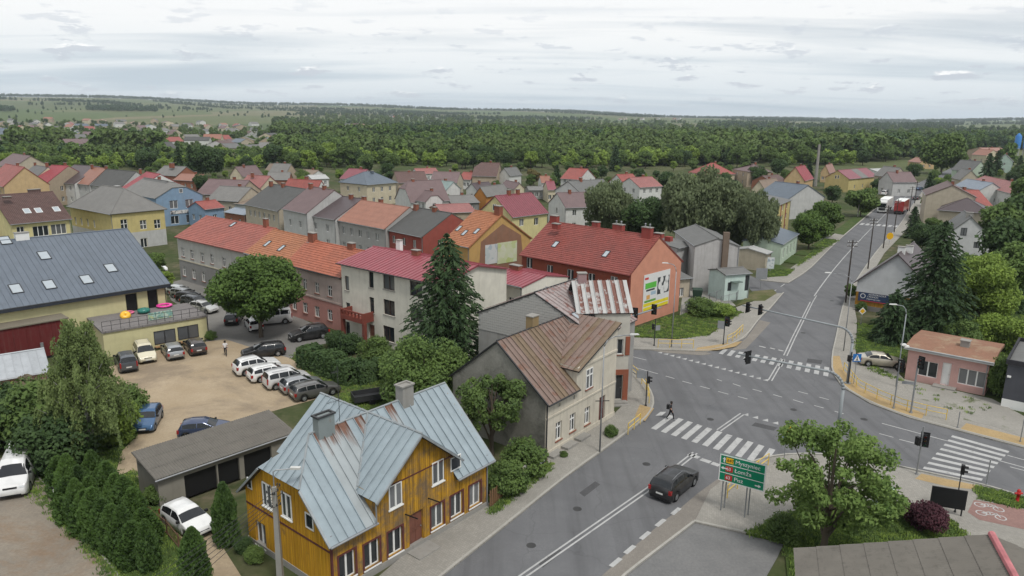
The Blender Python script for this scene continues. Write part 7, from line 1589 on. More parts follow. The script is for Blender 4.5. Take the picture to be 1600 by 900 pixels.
# ================================================================ vegetation
def m_leaf(name, c, c2, tr=.25):
    if name in MATS: return MATS[name]
    t = NT(name); g = t.n('ShaderNodeNewGeometry'); oi = t.n('ShaderNodeObjectInfo')
    col = t.mix(g.outputs['Random Per Island'], c, c2); col = t.mix(t.math('MULTIPLY', oi.outputs['Random'], .5), col, tuple(x * y for x, y in zip(c, (.8, .72, .9))))
    cl = t.noise(t.co('World'), .55, 3, .6); col = t.mix(t.ramp(cl, [(.35, 0.0), (.7, .8)]), col, tuple(min(1, x * y) for x, y in zip(c2, (1.08, 1.08, 1.05))))
    up = t.n('ShaderNodeVectorMath', operation='ADD'); sc_ = t.n('ShaderNodeVectorMath', operation='SCALE'); t.l(g.outputs['Normal'], sc_.inputs[0]); sc_.inputs['Scale'].default_value = .7; t.l(sc_.outputs[0], up.inputs[0]); up.inputs[1].default_value = (0, 0, .55)
    nm = t.n('ShaderNodeVectorMath', operation='NORMALIZE'); t.l(up.outputs[0], nm.inputs[0]); t.l(nm.outputs[0], t.b.inputs['Normal'])
    t.done(col, .65, 0, .2); tl = t.n('ShaderNodeBsdfTranslucent'); t.l(col, tl.inputs[0]); mx = t.n('ShaderNodeMixShader'); mx.inputs[0].default_value = tr
    t.l(t.b.outputs[0], mx.inputs[1]); t.l(tl.outputs[0], mx.inputs[2]); t.l(mx.outputs[0], t.t.nodes['Material Output'].inputs['Surface']); MATS[name] = t.mat; return t.mat
BARK = plaster('bark', (.10, .08, .06), .4); BIRCHB = plaster('birch_bark', (.45, .44, .41), .6, (.04, .04, .04))
L_ROUND = m_leaf('leaf_round', (0.0477, 0.0921, 0.0221), (0.113, 0.184, 0.0404)); L_MAPLE = m_leaf('leaf_maple', (0.0734, 0.138, 0.0331), (0.184, 0.267, 0.0734), .35); L_BIRCH = m_leaf('leaf_birch', (0.0826, 0.129, 0.0367), (0.184, 0.239, 0.0826), .3)
L_SPR = m_leaf('needles', (0.0184, 0.0404, 0.0184), (0.0513, 0.0881, 0.0331), .1); L_THU = m_leaf('thuja', (0.0225, 0.0524, 0.0125), (0.0687, 0.125, 0.025), .15); L_WIL = m_leaf('leaf_willow', (.095, .13, .06), (.155, .19, .095), .35)
L_GEN = m_leaf('leaf_generic', (0.0513, 0.0958, 0.0258), (0.129, 0.194, 0.0513)); L_LIGHT = m_leaf('leaf_light', (0.11, 0.184, 0.0331), (0.239, 0.331, 0.0643), .3); L_DARK = m_leaf('leaf_dark', (0.0294, 0.0624, 0.0221), (0.0734, 0.121, 0.0404)); L_PURP = m_leaf('leaf_purple', (0.0367, 0.0147, 0.0221), (0.0921, 0.0331, 0.044)); L_APP = m_leaf('leaf_apple', (0.0921, 0.101, 0.0551), (0.184, 0.138, 0.0921)); L_BROWN = m_leaf('leaf_brown', (0.11, 0.0921, 0.0367), (0.184, 0.156, 0.0551))
L_WOOD = m_leaf('leaf_wood', (0.0577, 0.0994, 0.0315), (0.131, 0.184, 0.0577)); L_PINE = m_leaf('leaf_forest', (0.0221, 0.0551, 0.0221), (0.0587, 0.11, 0.0404), .1)
def quads(c, u, v, mat, name='crown'):
    """one mesh of leaf quads: centres c, half axes u, v (n x 3 arrays)"""
    n = len(c); V_ = np.empty((n, 4, 3)); V_[:, 0] = c - u - v; V_[:, 1] = c + u - v * .6; V_[:, 2] = c + u * .7 + v; V_[:, 3] = c - u * .8 + v * .9
    me = bpy.data.meshes.new(name); me.vertices.add(4 * n); me.vertices.foreach_set('co', V_.reshape(-1)); me.loops.add(4 * n); me.loops.foreach_set('vertex_index', np.arange(4 * n, dtype=np.int32))
    me.polygons.add(n); me.polygons.foreach_set('loop_start', np.arange(0, 4 * n, 4, dtype=np.int32)); me.update(calc_edges=True); me.materials.append(mat); return me
def unit(a): return a / np.maximum(1e-9, np.linalg.norm(a, axis=1))[:, None]
def leafset(rng, c, out, s, flat=.5, droop=0.0):
    n = len(c); nn = unit(out * flat + rng.normal(size=(n, 3)) * .6 + np.array([0, 0, .35])); a = unit(np.cross(nn, rng.normal(size=(n, 3)))); b = np.cross(nn, a); k = (s * rng.uniform(.6, 1.3, n))[:, None]
    if droop: b = unit(b * (1 - droop) + np.array([0, 0, -droop])); a = unit(np.cross(b, rng.normal(size=(n, 3))))
    return a * k * .62, b * k
def limbs(rng, H_, r0, tips, base=.3, n=7, lean=0.0):
    m = MB(); top = Vector((lean, 0, H_ * .8)); m.tube((0, 0, -.1), Vector((lean * .3, 0, H_ * base)), r0, r0 * .75, n, caps=False); m.tube(Vector((lean * .3, 0, H_ * base)), top, r0 * .75, r0 * .15, n, caps=False)
    for t in tips:
        t = Vector(t); f = rng.uniform(base * .8, min(.75, max(base, t.z / H_ * .75))); s = Vector((lean * f, 0, H_ * f)); mid = s.lerp(t, .5) + Vector((0, 0, (t.z - s.z) * .12)); m.tube(s, mid, r0 * .38, r0 * .22, 5, caps=False); m.tube(mid, t, r0 * .22, r0 * .05, 5, caps=False)
    return m
_tree = {}
def deciduous(key, seed, H_=10., Rw=4., base=.25, K=26, n=6000, s=.22, mat=None, bark=None, cr=(.24, .4), fill=.35, zr=1.0, droop=0.0, lean=0.0, top=1.0):
    if key in _tree: return _tree[key]
    rng = np.random.default_rng(seed); zc = H_ * (base + 1) / 2; hz = H_ * (1 - base) / 2
    d = unit(rng.normal(size=(K, 3))); rr = rng.uniform(.25, .80, K) ** .6; C = d * rr[:, None] * np.array([Rw, Rw, hz]) * .86 + np.array([0, 0, zc]); C[:, 0] += lean * C[:, 2] / H_
    C[:, 2] = np.maximum(C[:, 2], H_ * base * .9); rad = rng.uniform(cr[0], cr[1], K) * Rw
    w = rad ** 2; idx = rng.choice(K, n, p=w / w.sum()); dd = unit(rng.normal(size=(n, 3))); q = rng.uniform(fill, 1.05, n) ** .5
    c = C[idx] + dd * (rad[idx] * q)[:, None] * np.array([1, 1, .8]); keep = c[:, 2] > H_ * base * .55; c, dd = c[keep], dd[keep]
    if droop: c[:, 2] -= droop * rng.random(len(c)) ** 2 * 1.6
    u, v = leafset(rng, c, dd, s, .7, droop); _tree[key] = (limbs(rng, H_, H_ * .028, C[: min(K, 16)], base, 8, lean).mesh('trunk', bark or BARK, True), quads(c, u, v, mat or L_GEN)); return _tree[key]
def spruce(key, seed, H_=14., Rw=4.6, n_wh=30, nb=13, mat=None, s=.21, per=48):
    if key in _tree: return _tree[key]
    rng = np.random.default_rng(seed); c = []; dr = []; m = MB(); m.tube((0, 0, -.1), (0, 0, H_), H_ * .02, .02, 8, caps=False)
    for i in range(n_wh):
        f = i / (n_wh - 1); z = H_ * (.06 + .92 * f); L = Rw * (1 - f) ** .62 + .12
        for b in range(nb):
            a = 2 * math.pi * (b + rng.random()) / nb; l_ = L * rng.uniform(.72, 1.1); d = np.array([math.cos(a), math.sin(a), 0]); k = max(6, int(per * l_ / Rw)); t = rng.uniform(.1, 1, k); side = np.array([-d[1], d[0], 0]); w = rng.normal(size=k) * .16 * l_ * (1.1 - t)
            pz = z + .10 * l_ * np.sin(t * 2.2) - .34 * l_ * t ** 1.6 + rng.normal(size=k) * .05; c.append(d * (t * l_)[:, None] + side * w[:, None] + np.stack([0 * t, 0 * t, pz], 1)); dr.append(np.repeat((d * .75 + np.array([0, 0, -.45]))[None], k, 0) + side * (np.sign(w) * .5)[:, None])
            if i % 2 == 0 and b % 2 == 0: e = Vector(d) * l_ * .8; m.tube((0, 0, z), Vector((e.x, e.y, z - .15 * l_)), .04, .01, 4, caps=False)
    c = np.concatenate(c); dr = unit(np.concatenate(dr) + rng.normal(size=c.shape) * .22); n = len(c); a = unit(np.cross(dr, rng.normal(size=(n, 3)))); k = (s * rng.uniform(.6, 1.3, n))[:, None]
    _tree[key] = (m.mesh('trunk', BARK), quads(c, a * k * .38, dr * k * 1.25, mat or L_SPR)); return _tree[key]
def birch(key, seed, H_=11., Rw=3.6, per=62, s=.078):
    if key in _tree: return _tree[key]
    rng = np.random.default_rng(seed); c = []; tips = []; NB = 58
    for i in range(NB):
        f = (i + rng.random()) / NB; a = i * 2.4 + rng.normal() * .3; z0 = H_ * (.22 + .70 * f); ln = Rw * (1.12 - .85 * f ** 1.3) * rng.uniform(.6, 1.15); d = np.array([math.cos(a), math.sin(a), 0])
        tips.append(tuple(d * ln + np.array([0, 0, z0 + ln * .45])))
        for k in range(int(6 + 5 * ln)):
            t = rng.uniform(.2, 1.05); p = d * (ln * t) + np.array([0, 0, z0 + ln * (.95 * t - .5 * t * t)]) + rng.normal(size=3) * .16; L = rng.uniform(.6, 2.6) * (.5 + t * .6); m_ = int(per * (.4 + L / 3)); q = rng.random(m_); c.append(p + np.stack([rng.normal(size=m_) * .075 + d[0] * .3 * q, rng.normal(size=m_) * .075 + d[1] * .3 * q, -q * L], 1))
    c = np.concatenate(c); c = c[c[:, 2] > .4]; n = len(c); b = unit(np.array([0, 0, -1.]) + rng.normal(size=(n, 3)) * .45); u = unit(np.cross(b, rng.normal(size=(n, 3)))); k = (s * rng.uniform(.6, 1.4, n))[:, None]
    _tree[key] = (limbs(rng, H_, .19, tips, .15, 8).mesh('trunk', BIRCHB, True), quads(c, u * k * .6, b * k, L_BIRCH)); return _tree[key]
def thuja(key, seed, H_=3., Rw=.62, n=6500, s=.06, mat=None):
    if key in _tree: return _tree[key]
    rng = np.random.default_rng(seed); f = rng.random(n) ** .9; a = rng.uniform(0, 6.283, n); pr = np.minimum(1, (1.02 - f) * 2.4) ** .6 * (1 - .25 * f) * np.minimum(1, .75 + f * 2); lob = 1 + .14 * np.sin(a * 5 + f * 9 + seed) + .08 * np.sin(a * 9 - f * 17); r = Rw * pr * lob * rng.uniform(.7, 1.04, n); c = np.stack([r * np.cos(a), r * np.sin(a), f * H_ + .05], 1)
    b = unit(np.stack([np.cos(a) * .35, np.sin(a) * .35, np.ones(n)], 1) + rng.normal(size=(n, 3)) * .3); u = unit(np.cross(b, rng.normal(size=(n, 3)))); k = (s * rng.uniform(.6, 1.4, n))[:, None]; m = MB(); m.tube((0, 0, -.05), (0, 0, H_ * .85), .07, .02, 6)
    _tree[key] = (m.mesh('trunk', BARK), quads(c, u * k * .7, b * k * 1.3, mat or L_THU)); return _tree[key]
def plant(meshes, name, label, cat, px=None, py=None, loc=None, sc=1.0, rz=0.0, group=None, z=0.0):
    p = loc if loc is not None else P(px, py, z); o = empty(name, label, cat, p, rz, group); o.scale = (sc, sc, sc) if isinstance(sc, (int, float)) else sc
    put('trunk' if cat == 'tree' else 'stem', meshes[0], o); put('crown' if cat == 'tree' else 'foliage', meshes[1], o); return o
# -- hero trees
plant(deciduous('round', 3, 10.2, 5.7, .2, 56, 36000, .17, L_ROUND, cr=(.2, .36)), 'lime_tree', 'broad round dark green tree shading the parked cars', 'tree', 408, 527)
plant(deciduous('maple', 12, 9.4, 4.9, .12, 76, 15000, .105, L_MAPLE, cr=(.07, .19), fill=.12), 'maple_tree', 'open leafy maple at the roadside beside the green sign', 'tree', 1286, 866, rz=.8)
plant(birch('birch', 5, 11.8, 3.5), 'weeping_birch', 'tall weeping birch with hanging pale green strands left of the sandy lot', 'tree', 142, 722, sc=(.86, .86, 1))
plant(spruce('spruce', 8, 14.8, 6.2), 'spruce_tree', 'tall dark spruce beside the white villa', 'tree', 700, 582); plant(spruce('spruce2', 18, 15.0, 5.8), 'spruce_tree', 'large dark spruce hiding the banner house', 'tree', 1452, 528, sc=(1, 1, .98))
plant(deciduous('gardentree', 31, 7.5, 4.2, .1, 44, 22000, .12, L_GEN), 'garden_tree', 'bushy green tree in front of the spruce', 'tree', 664, 652); plant(deciduous('sparse', 44, 7.0, 3.1, .15, 44, 7000, .10, L_GEN, cr=(.1, .24), fill=.1), 'young_tree', 'sparse light green tree before the stained gable', 'tree', 768, 712, sc=1.12)
plant(deciduous('lightbig', 51, 11, 5.0, .15, 46, 26000, .16, L_LIGHT, droop=.4), 'robinia_tree', 'light green drooping tree right of the large spruce', 'tree', 1525, 515, sc=.95); plant(spruce('spruce3', 28, 7, 3.4, 16, 9), 'spruce_tree', 'low brownish spruce at the lawn corner', 'tree', 1392, 536, sc=.95)
WIL = [deciduous('willow%d' % i, 60 + i, 15, 7.5, .12, 54, 24000, .24, L_WIL, cr=(.18, .32), droop=.55) for i in (0, 1)]
plant(WIL[0], 'willow_tree', 'grey-green willow right of the tall white gable', 'tree', 946, 386, sc=(.8, .8, 1.0)); plant(deciduous('darkround', 71, 10, 5, .1, 44, 16000, .2, L_DARK), 'deciduous_tree', 'dark green tree between the two willows', 'tree', 1003, 388, sc=1.15)
plant(WIL[1], 'willow_tree', 'huge grey-green willow behind the salmon house', 'tree', 1088, 398, sc=(1.2, 1.2, 1.22)); plant(WIL[0], 'willow_tree', 'right-hand part willow above the workshop', 'tree', 1140, 396, sc=(.85, .85, .98), rz=2); plant(WIL[1], 'willow_tree', 'slim grey willow at the side street', 'tree', 1183, 408, sc=(.6, .6, .95), rz=1)
RND = deciduous('rnd', 80, 8, 4.2, .12, 46, 16000, .18, L_ROUND, cr=(.22, .36)); plant(RND, 'lime_tree', 'nearer of two dark round trees on the roadside lawn', 'tree', 1263, 390, sc=1.0); plant(RND, 'lime_tree', 'farther of two dark round trees on the roadside lawn', 'tree', 1285, 372, sc=1.12, rz=2); plant(deciduous('streettree', 83, 9, 5.5, .15, 40, 9000, .32, L_GEN), 'lime_tree', 'broad green street tree left of the white lorry', 'tree', 1344, 339, sc=.95)
plant(deciduous('bigfar', 85, 15, 9, .15, 46, 9000, .5, L_GEN), 'lime_tree', 'very broad green tree at the far end of the street', 'tree', 1470, 272, sc=1.35)
# -- purple barberry, apple, shrubs
BU = [deciduous('bush%d' % i, 90 + i, 2.2, 1.5, .02, 26, 7000, .075, m, cr=(.3, .5)) for i, m in enumerate((L_GEN, L_LIGHT, L_DARK, L_PURP))]
plant(BU[3], 'barberry_bush', 'dark purple barberry bush beside the black board', 'bush', 1440, 828, sc=(.95, .95, 1.0), z=.14); plant(deciduous('apple', 99, 4.2, 2.2, .25, 22, 3600, .13, L_APP, cr=(.2, .35), fill=.3), 'apple_tree', 'small bronze-leaved tree in front of the pink house', 'tree', 52, 658)
for (px, py, i, sc, lab) in ((790, 772, 0, 1.1, 'lower green bush behind the plank fence'), (822, 742, 0, 1.25, 'taller green bush behind the plank fence'), (1098, 493, 0, (2.2, 1.6, 1.0), 'dark half of the low shrub on the salmon house lawn'), (1128, 493, 1, (1.9, 1.3, .75), 'light green half of the low shrub on the lawn corner'),
        (25, 682, 2, 1.9, 'dark bush behind the white van'), (62, 690, 0, 2.3, 'tall green bush left of the weeping birch'), (100, 730, 2, 2.0, 'dark bush at the foot of the weeping birch'), (30, 660, 1, 1.5, 'light green bush under the bronze-leaved tree'), (180, 690, 1, 1.6, 'light green shrub right of the birch by the blue car'), (80, 735, 2, 1.7, 'dark bush beside the van roof'), (2, 700, 2, 1.8, 'dark bush at the left edge behind the van'),
        (190, 660, 0, 1.5, 'green shrub between birch and blue car'), (548, 552, 2, 1.0, 'dark round shrub before the villa steps'), (525, 545, 2, .9, 'small dark shrub at the hedge end by the villa'), (585, 568, 0, 1.3, 'green shrub below the villa balcony'), (620, 602, 0, 1.5, 'green shrub at the right end of the clipped hedge'), (640, 640, 2, 1.2, 'dark shrub behind the zinc roof'), (735, 640, 0, 1.5, 'green shrub under the spruce'),
        (1440, 505, 2, 1.6, 'dark shrub beneath the large spruce'), (1478, 528, 0, 1.8, 'green shrub behind the bungalow roof'), (1545, 540, 1, 1.7, 'light shrub behind the bungalow chimney'), (1594, 552, 1, 1.8, 'bright shrub behind the dark shop'), (1558, 618, 0, (.9, .9, 1.7), 'narrow green shrub between bungalow and dark shop'), (1500, 545, 0, 1.5, 'low green shrub behind the pink bungalow'),
        (400, 878, 0, .45, 'small flowering shrub at the corner of the yellow house'), (380, 862, 2, .4, 'small dark shrub beside the yellow house wall'), (250, 785, 0, .7, 'grass tuft shrub at the garage corner'), (1225, 846, 0, .8, 'low shrub under the maple'), (880, 715, 0, .25, 'weed tuft at the beige house wall'), (955, 683, 0, .45, 'weed clump at the beige house doorway'), (1345, 486, 0, .6, 'low shrub under the banner wall'), (330, 531, 0, .5, 'small shrub at the terrace corner')):
    plant(BU[i], 'shrub', lab, 'bush', px, py, sc=sc, rz=px * .7)
TH = [thuja('thuja%d' % i, 110 + i) for i in range(3)]
ORD = 'first second third fourth fifth sixth seventh eighth'.split(); ROWG = 'thujas in the hedge row along the dirt yard'; rnd = random.Random(6)
for k, (a, b, n) in enumerate((((112, 812), (212, 884), 8), ((150, 776), (228, 852), 7), ((96, 772), (146, 812), 4))):
    A_, B_ = P(*a), P(*b)
    for i in range(n):
        q = A_.lerp(B_, i / (n - 1)); plant(TH[i % 3], 'thuja', '%s thuja from the van end in the %s row of the hedge' % (ORD[i], ('front', 'rear', 'short upper')[k]), 'conifer', loc=q, sc=(rnd.uniform(1.15, 1.6), rnd.uniform(1.15, 1.6), rnd.uniform(.8, 1.2)), rz=i * 1.3, group=ROWG)
plant(TH[0], 'thuja', 'shaded dark thuja at the end of the hedge row', 'conifer', 234, 890, sc=1.05); plant(TH[1], 'thuja', 'bright green thuja in front of the white hatchback', 'conifer', 306, 908, sc=(1.25, 1.25, 1.1)); plant(TH[2], 'thuja', 'tall dark thuja against the yellow house wall', 'conifer', 355, 850, sc=(1.2, 1.2, 1.35))
def hedge(label, pts, w, h, n, s, mat, z=0.0):
    P_ = [P(*q, z) for q in pts]; rng = np.random.default_rng(n); segs = [(a, b) for a, b in zip(P_, P_[1:])]; tot = sum((b - a).length for a, b in segs); c = []; out = []
    for a, b in segs:
        k = int(n * (b - a).length / tot); d = (b - a).normalized(); q = Vector((-d.y, d.x, 0)); L = (b - a).length
        for _ in range(k):
            t = rng.random(); f = rng.random(); x = a + d * (t * L); e = rng.normal() * .05
            if rng.random() < .07: t = round(t); x = a + d * (t * L); y, zz_, o_ = rng.uniform(-w / 2, w / 2), rng.uniform(.05, h), d * (2 * t - 1)
            elif f < .38: y, zz_, o_ = rng.uniform(-w / 2, w / 2), h + e, Vector((0, 0, 1))
            elif f < .69: y, zz_, o_ = -w / 2 + e, rng.uniform(.05, h), -q
            else: y, zz_, o_ = w / 2 + e, rng.uniform(.05, h), q
            wob = .1 * math.sin(t * L * 2.1) + .07 * math.sin(t * L * 5.3); p = x + q * (y * (1 + wob)); c.append((p.x - P_[0].x, p.y - P_[0].y, zz_ * (1 + wob * .6))); out.append(tuple(o_))
    c, out = np.array(c), np.array(out); u, v = leafset(rng, c, out, s, 1.2); o = empty('hedge', label, 'hedge', P_[0]); put('foliage', quads(c, u, v, mat, 'foliage'), o)
    m = MB()
    for a, b in segs: d = (b - a).normalized(); q = Vector((-d.y, d.x, 0)) * (w / 2 - .5); a, b = a + d * 1.3, b - d * 1.3; m.hexa([a - q - P_[0], b - q - P_[0], b + q - P_[0], a + q - P_[0]], [p + Vector((0, 0, h - .5)) for p in (a - q - P_[0], b - q - P_[0], b + q - P_[0], a + q - P_[0])])
    m.out('twigs', plain('hedge_twigs', (.02, .02, .012), .95), o)
hedge('long clipped dark green hedge behind the angled row of cars', [(478, 570), (515, 583), (556, 602)], 2.2, 2.1, 9000, .12, L_DARK); hedge('clipped hedge return towards the garden tree', [(556, 600), (600, 588)], 1.8, 1.9, 3500, .12, L_DARK); hedge('tall clipped garden hedge at the right edge', [(1556, 486), (1640, 494)], 2.0, 3.2, 7000, .17, L_DARK)
# -- town trees
GEN = [deciduous('gen%d' % i, 130 + i, 9, w, .12, 32, 5200, .24, m, cr=(.24, .42)) for i, (w, m) in enumerate(((3.6, L_GEN), (4.2, L_DARK), (3.4, L_LIGHT), (4.6, L_GEN)))]; SPS = spruce('smallspruce', 140, 9, 2.6, 16, 8, per=12, s=.4)
spots = [(1500, 480, 0, 1.0, 'tree behind the large spruce'), (1573, 440, 1, 1.3, 'tree above the garden hedge'), (1560, 405, 0, 1.4, 'tree with white blossom patches on the right'), (1592, 390, 1, 1.4, 'dark tree right of the attic house'), (1600, 340, 0, 1.5, 'tree at the right edge by the red tin roof'), (1585, 470, 3, 1.0, 'tree above the old shed'), (1424, 372, 4, .8, 'spruce at the pavement before the hipped house'), (1440, 392, 1, .7, 'dark bushy tree at the right pavement'), (1455, 372, 0, .6, 'low tree before the attic house'), (1470, 400, 1, .8, 'tree behind the banner house roof'),
         (1370, 300, 1, .6, 'tree left of the white lorry'), (1300, 318, 1, .7, 'dark tree behind the farther round tree'), (1405, 290, 0, .8, 'tree beyond the grey townhouse'), (1428, 280, 1, .9, 'tree at the street bend'), (1450, 300, 4, .8, 'small spruce beside the parked dark car'), (1540, 290, 4, 1.5, 'big spruce left of the pink garage'), (1555, 275, 4, 1.4, 'tall spruce before the turquoise house'), (1590, 278, 4, 1.2, 'spruce at the right edge below the silos'), (1262, 290, 4, 1.1, 'spruce left of the concrete mast'), (1238, 298, 0, 1.0, 'tree right of the willows by the tan roof'), (1180, 292, 1, 1.0, 'tree before the cube house'), (1215, 275, 1, 1.0, 'tree behind the cube house'), (1222, 268, 0, 1.2, 'tree left of the mast near the belt'),
         (834, 290, 5, .8, 'autumn-brown tree by the small cream house'), (700, 325, 0, .5, 'small tree in the centre yards'), (775, 300, 0, .5, 'small tree by the orange workshop'), (715, 320, 2, .5, 'light shrubby tree in the centre yards'), (690, 384, 1, .6, 'dark tree over the black-roofed house'), (282, 278, 4, 1.4, 'dark fir among the left belt roofs'), (300, 280, 4, 1.5, 'second dark fir among the left belt roofs'), (318, 279, 1, 1.6, 'wide dark tree behind the long grey-brown roof'), (335, 277, 1, 1.5, 'dark tree right of the firs'), (1328, 468, 0, .3, 'weed tree at the tall pole'), (246, 432, 0, .5, 'small tree behind the hall'), (262, 452, 2, .35, 'little tree at the hall corner'), (610, 288, 1, .6, 'tree behind the slate villa'), (790, 288, 2, .5, 'light tree behind the dark-grey-roofed house'), (870, 290, 4, .9, 'spruce left of the tall white gable'), (1040, 300, 1, .9, 'tree behind the red roofs by the willow')]
BRN = deciduous('gen5', 139, 9, 3.8, .12, 26, 3200, .34, L_BROWN, cr=(.24, .42))
for (px, py, i, sc, lab) in spots: plant(SPS if i == 4 else BRN if i == 5 else GEN[i], 'spruce_tree' if i == 4 else 'deciduous_tree', lab if len(lab.split()) > 3 else lab + ' in the town', 'tree', px, py, sc=sc, rz=px)
# -- belt of single trees right behind the roofs
rnd = random.Random(21); GB = 'trees of the green belt behind the town'; cnt = 0
for i in range(165):
    px = rnd.uniform(-20, 1440); y0 = 262 if px < 900 else 260 - (px - 900) * .012; py = y0 + rnd.uniform(-16, 9); k = rnd.random()
    if 868 < px < 910 and py > 262: continue
    j = 1 if k < .28 else 2 if k < .5 else 4 if k < .57 else 0 if k < .8 else 3
    plant(SPS if j == 4 else GEN[j], 'spruce_tree' if j == 4 else 'deciduous_tree', {4: 'dark spruce standing in the green belt behind the town roofs', 2: 'light green tree standing in the green belt behind the town roofs', 1: 'dark leafy tree standing in the green belt behind the town roofs'}.get(j, 'green tree standing in the green belt behind the town roofs'), 'tree', px, py, sc=rnd.uniform(.95, 1.5) * (.72 if px < 420 else 1), rz=rnd.uniform(0, 6), group=GB)
rnd = random.Random(77)
for i in range(150):
    px = rnd.uniform(-10, 1240) if i < 120 else rnd.uniform(1440, 1600); py = rnd.uniform(264, 300) if px < 1250 else rnd.uniform(262, 330); j = rnd.choice((0, 0, 1, 2, 3)); w_ = rnd.uniform(.35, .72)
    if px < 260 and py > 282: continue
    plant(GEN[j], 'garden_tree', {2: 'small light green garden tree tucked between the town roofs', 1: 'small dark garden tree tucked between the town roofs'}.get(j, 'small green garden tree tucked between the town roofs'), 'tree', px, py, sc=w_, rz=px, group='garden trees between the town houses')
# -- forest masses as one object each, instanced on points
def protos(name, items):
    c = bpy.data.collections.new(name)
    for i, me in enumerate(items): o = bpy.data.objects.new(name + '_tree', me); c.objects.link(o)
    return c
def lowtree(key, seed, mat, H_=14, Rw=4.5, n=420, s=.95): return deciduous(key, seed, H_, Rw, .05, 16, n, s, mat, cr=(.3, .5))[1]
FOR = protos('forest_proto', [lowtree('f%d' % i, 200 + i, m) for i, m in enumerate((L_GEN, L_WOOD, L_GEN, L_DARK, L_WOOD, L_ROUND))]); FLI = protos('light_proto', [lowtree('l%d' % i, 220 + i, L_LIGHT, 9, 4.2, 520, .65) for i in range(2)]); FPI = protos('pine_proto', [lowtree('p%d' % i, 230 + i, L_PINE, 16, 4, 320, 1.1) for i in range(2)])
def scatter(name, label, coll, pts, seed):
    rng = np.random.default_rng(seed); me = bpy.data.meshes.new(name); me.from_pydata([tuple(p[0]) for p in pts], [], []); a = me.attributes.new('sc', 'FLOAT', 'POINT'); a.data.foreach_set('value', [p[1] for p in pts])
    o = put(name, me); tag(o, label, 'forest', kind='stuff'); g = bpy.data.node_groups.new(name, 'GeometryNodeTree'); g.interface.new_socket('Geometry', in_out='INPUT', socket_type='NodeSocketGeometry'); g.interface.new_socket('Geometry', in_out='OUTPUT', socket_type='NodeSocketGeometry'); N = g.nodes
    gi, go = N.new('NodeGroupInput'), N.new('NodeGroupOutput'); ci = N.new('GeometryNodeCollectionInfo'); ci.inputs['Collection'].default_value = coll; ci.inputs['Separate Children'].default_value = True; ci.inputs['Reset Children'].default_value = True
    ip = N.new('GeometryNodeInstanceOnPoints'); ip.inputs['Pick Instance'].default_value = True; na = N.new('GeometryNodeInputNamedAttribute'); na.data_type = 'FLOAT'; na.inputs['Name'].default_value = 'sc'; rv = N.new('FunctionNodeRandomValue'); rv.data_type = 'FLOAT_VECTOR'; rv.inputs[0].default_value = (0, 0, 0); rv.inputs[1].default_value = (0, 0, 6.28)
    ri = N.new('FunctionNodeRandomValue'); ri.data_type = 'INT'; ri.inputs['Min'].default_value = 0; ri.inputs['Max'].default_value = max(0, len(coll.objects) - 1); ri.inputs['Seed'].default_value = 7
    g.links.new(gi.outputs[0], ip.inputs['Points']); g.links.new(ci.outputs[0], ip.inputs['Instance']); g.links.new(na.outputs['Attribute'], ip.inputs['Scale']); g.links.new(rv.outputs['Value'], ip.inputs['Rotation']); g.links.new(ri.outputs['Value'], ip.inputs['Instance Index']); g.links.new(ip.outputs[0], go.inputs[0])
    md = o.modifiers.new('scatter', 'NODES'); md.node_group = g; return o
def inpoly(x, y, q):
    r_ = False
    for (x0, y0), (x1, y1) in zip(q, q[1:] + q[:1]):
        if (y0 > y) != (y1 > y) and x < (x1 - x0) * (y - y0) / (y1 - y0) + x0: r_ = not r_
    return r_
def fill(poly, n, rnd, lo, hi, holes=()):
    xs = [p[0] for p in poly]; ys = [p[1] for p in poly]; out = []
    while len(out) < n:
        x, y = rnd.uniform(min(xs), max(xs)), rnd.uniform(min(ys), max(ys))
        if inpoly(x, y, poly) and not any(inpoly(x, y, h_) for h_ in holes): out.append((T(x, y), rnd.uniform(lo, hi)))
    return out
rnd = random.Random(33)
clear = [[(1040, 196), (1110, 194), (1112, 200), (1045, 202)], [(1330, 208), (1405, 206), (1400, 213), (1340, 215)], [(430, 223), (500, 222), (505, 231), (430, 233)], [(500, 200), (600, 200), (600, 214), (500, 214)], [(640, 216), (690, 215), (690, 222), (640, 222)], [(820, 220), (860, 219), (860, 227), (820, 228)]]
pts = fill([(425, 189), (520, 183), (700, 185), (900, 188), (1100, 192), (1250, 196), (1500, 204), (1660, 210), (1660, 236), (1530, 238), (1440, 250), (1300, 256), (1150, 258), (1000, 259), (840, 256), (600, 256), (430, 252)], 6400, rnd, .5, 1.3, clear)
pts += fill([(-60, 236), (150, 240), (420, 244), (440, 256), (300, 262), (-60, 262)], 330, rnd, .42, .72) + fill([(20, 222), (110, 224), (105, 240), (20, 240)], 60, rnd, .9, 1.3) + fill([(155, 226), (250, 228), (260, 246), (150, 244)], 90, rnd, .9, 1.35)
pts += fill([(0, 188), (440, 200), (440, 245), (0, 232)], 560, rnd, .3, .75) + fill([(1560, 240), (1660, 238), (1660, 330), (1600, 300)], 40, rnd, .6, .9)
tone = lambda p: math.sin(p.x / 95 + 1.3 * math.sin(p.y / 170)) + math.sin(p.y / 210 + p.x / 260) + rnd.gauss(0, .45)
tn = [(p, s_ * (1 + .18 * math.sin(p.x / 130 + p.y / 90)), tone(p)) for p, s_ in pts]
FRA = protos('pale_wood', [lowtree('fa%d' % i, 240 + i, m) for i, m in enumerate((L_WOOD, L_GEN, L_WOOD))]); FRC = protos('dark_wood', [lowtree('fc%d' % i, 250 + i, m) for i, m in enumerate((L_DARK, L_ROUND, L_PINE))])
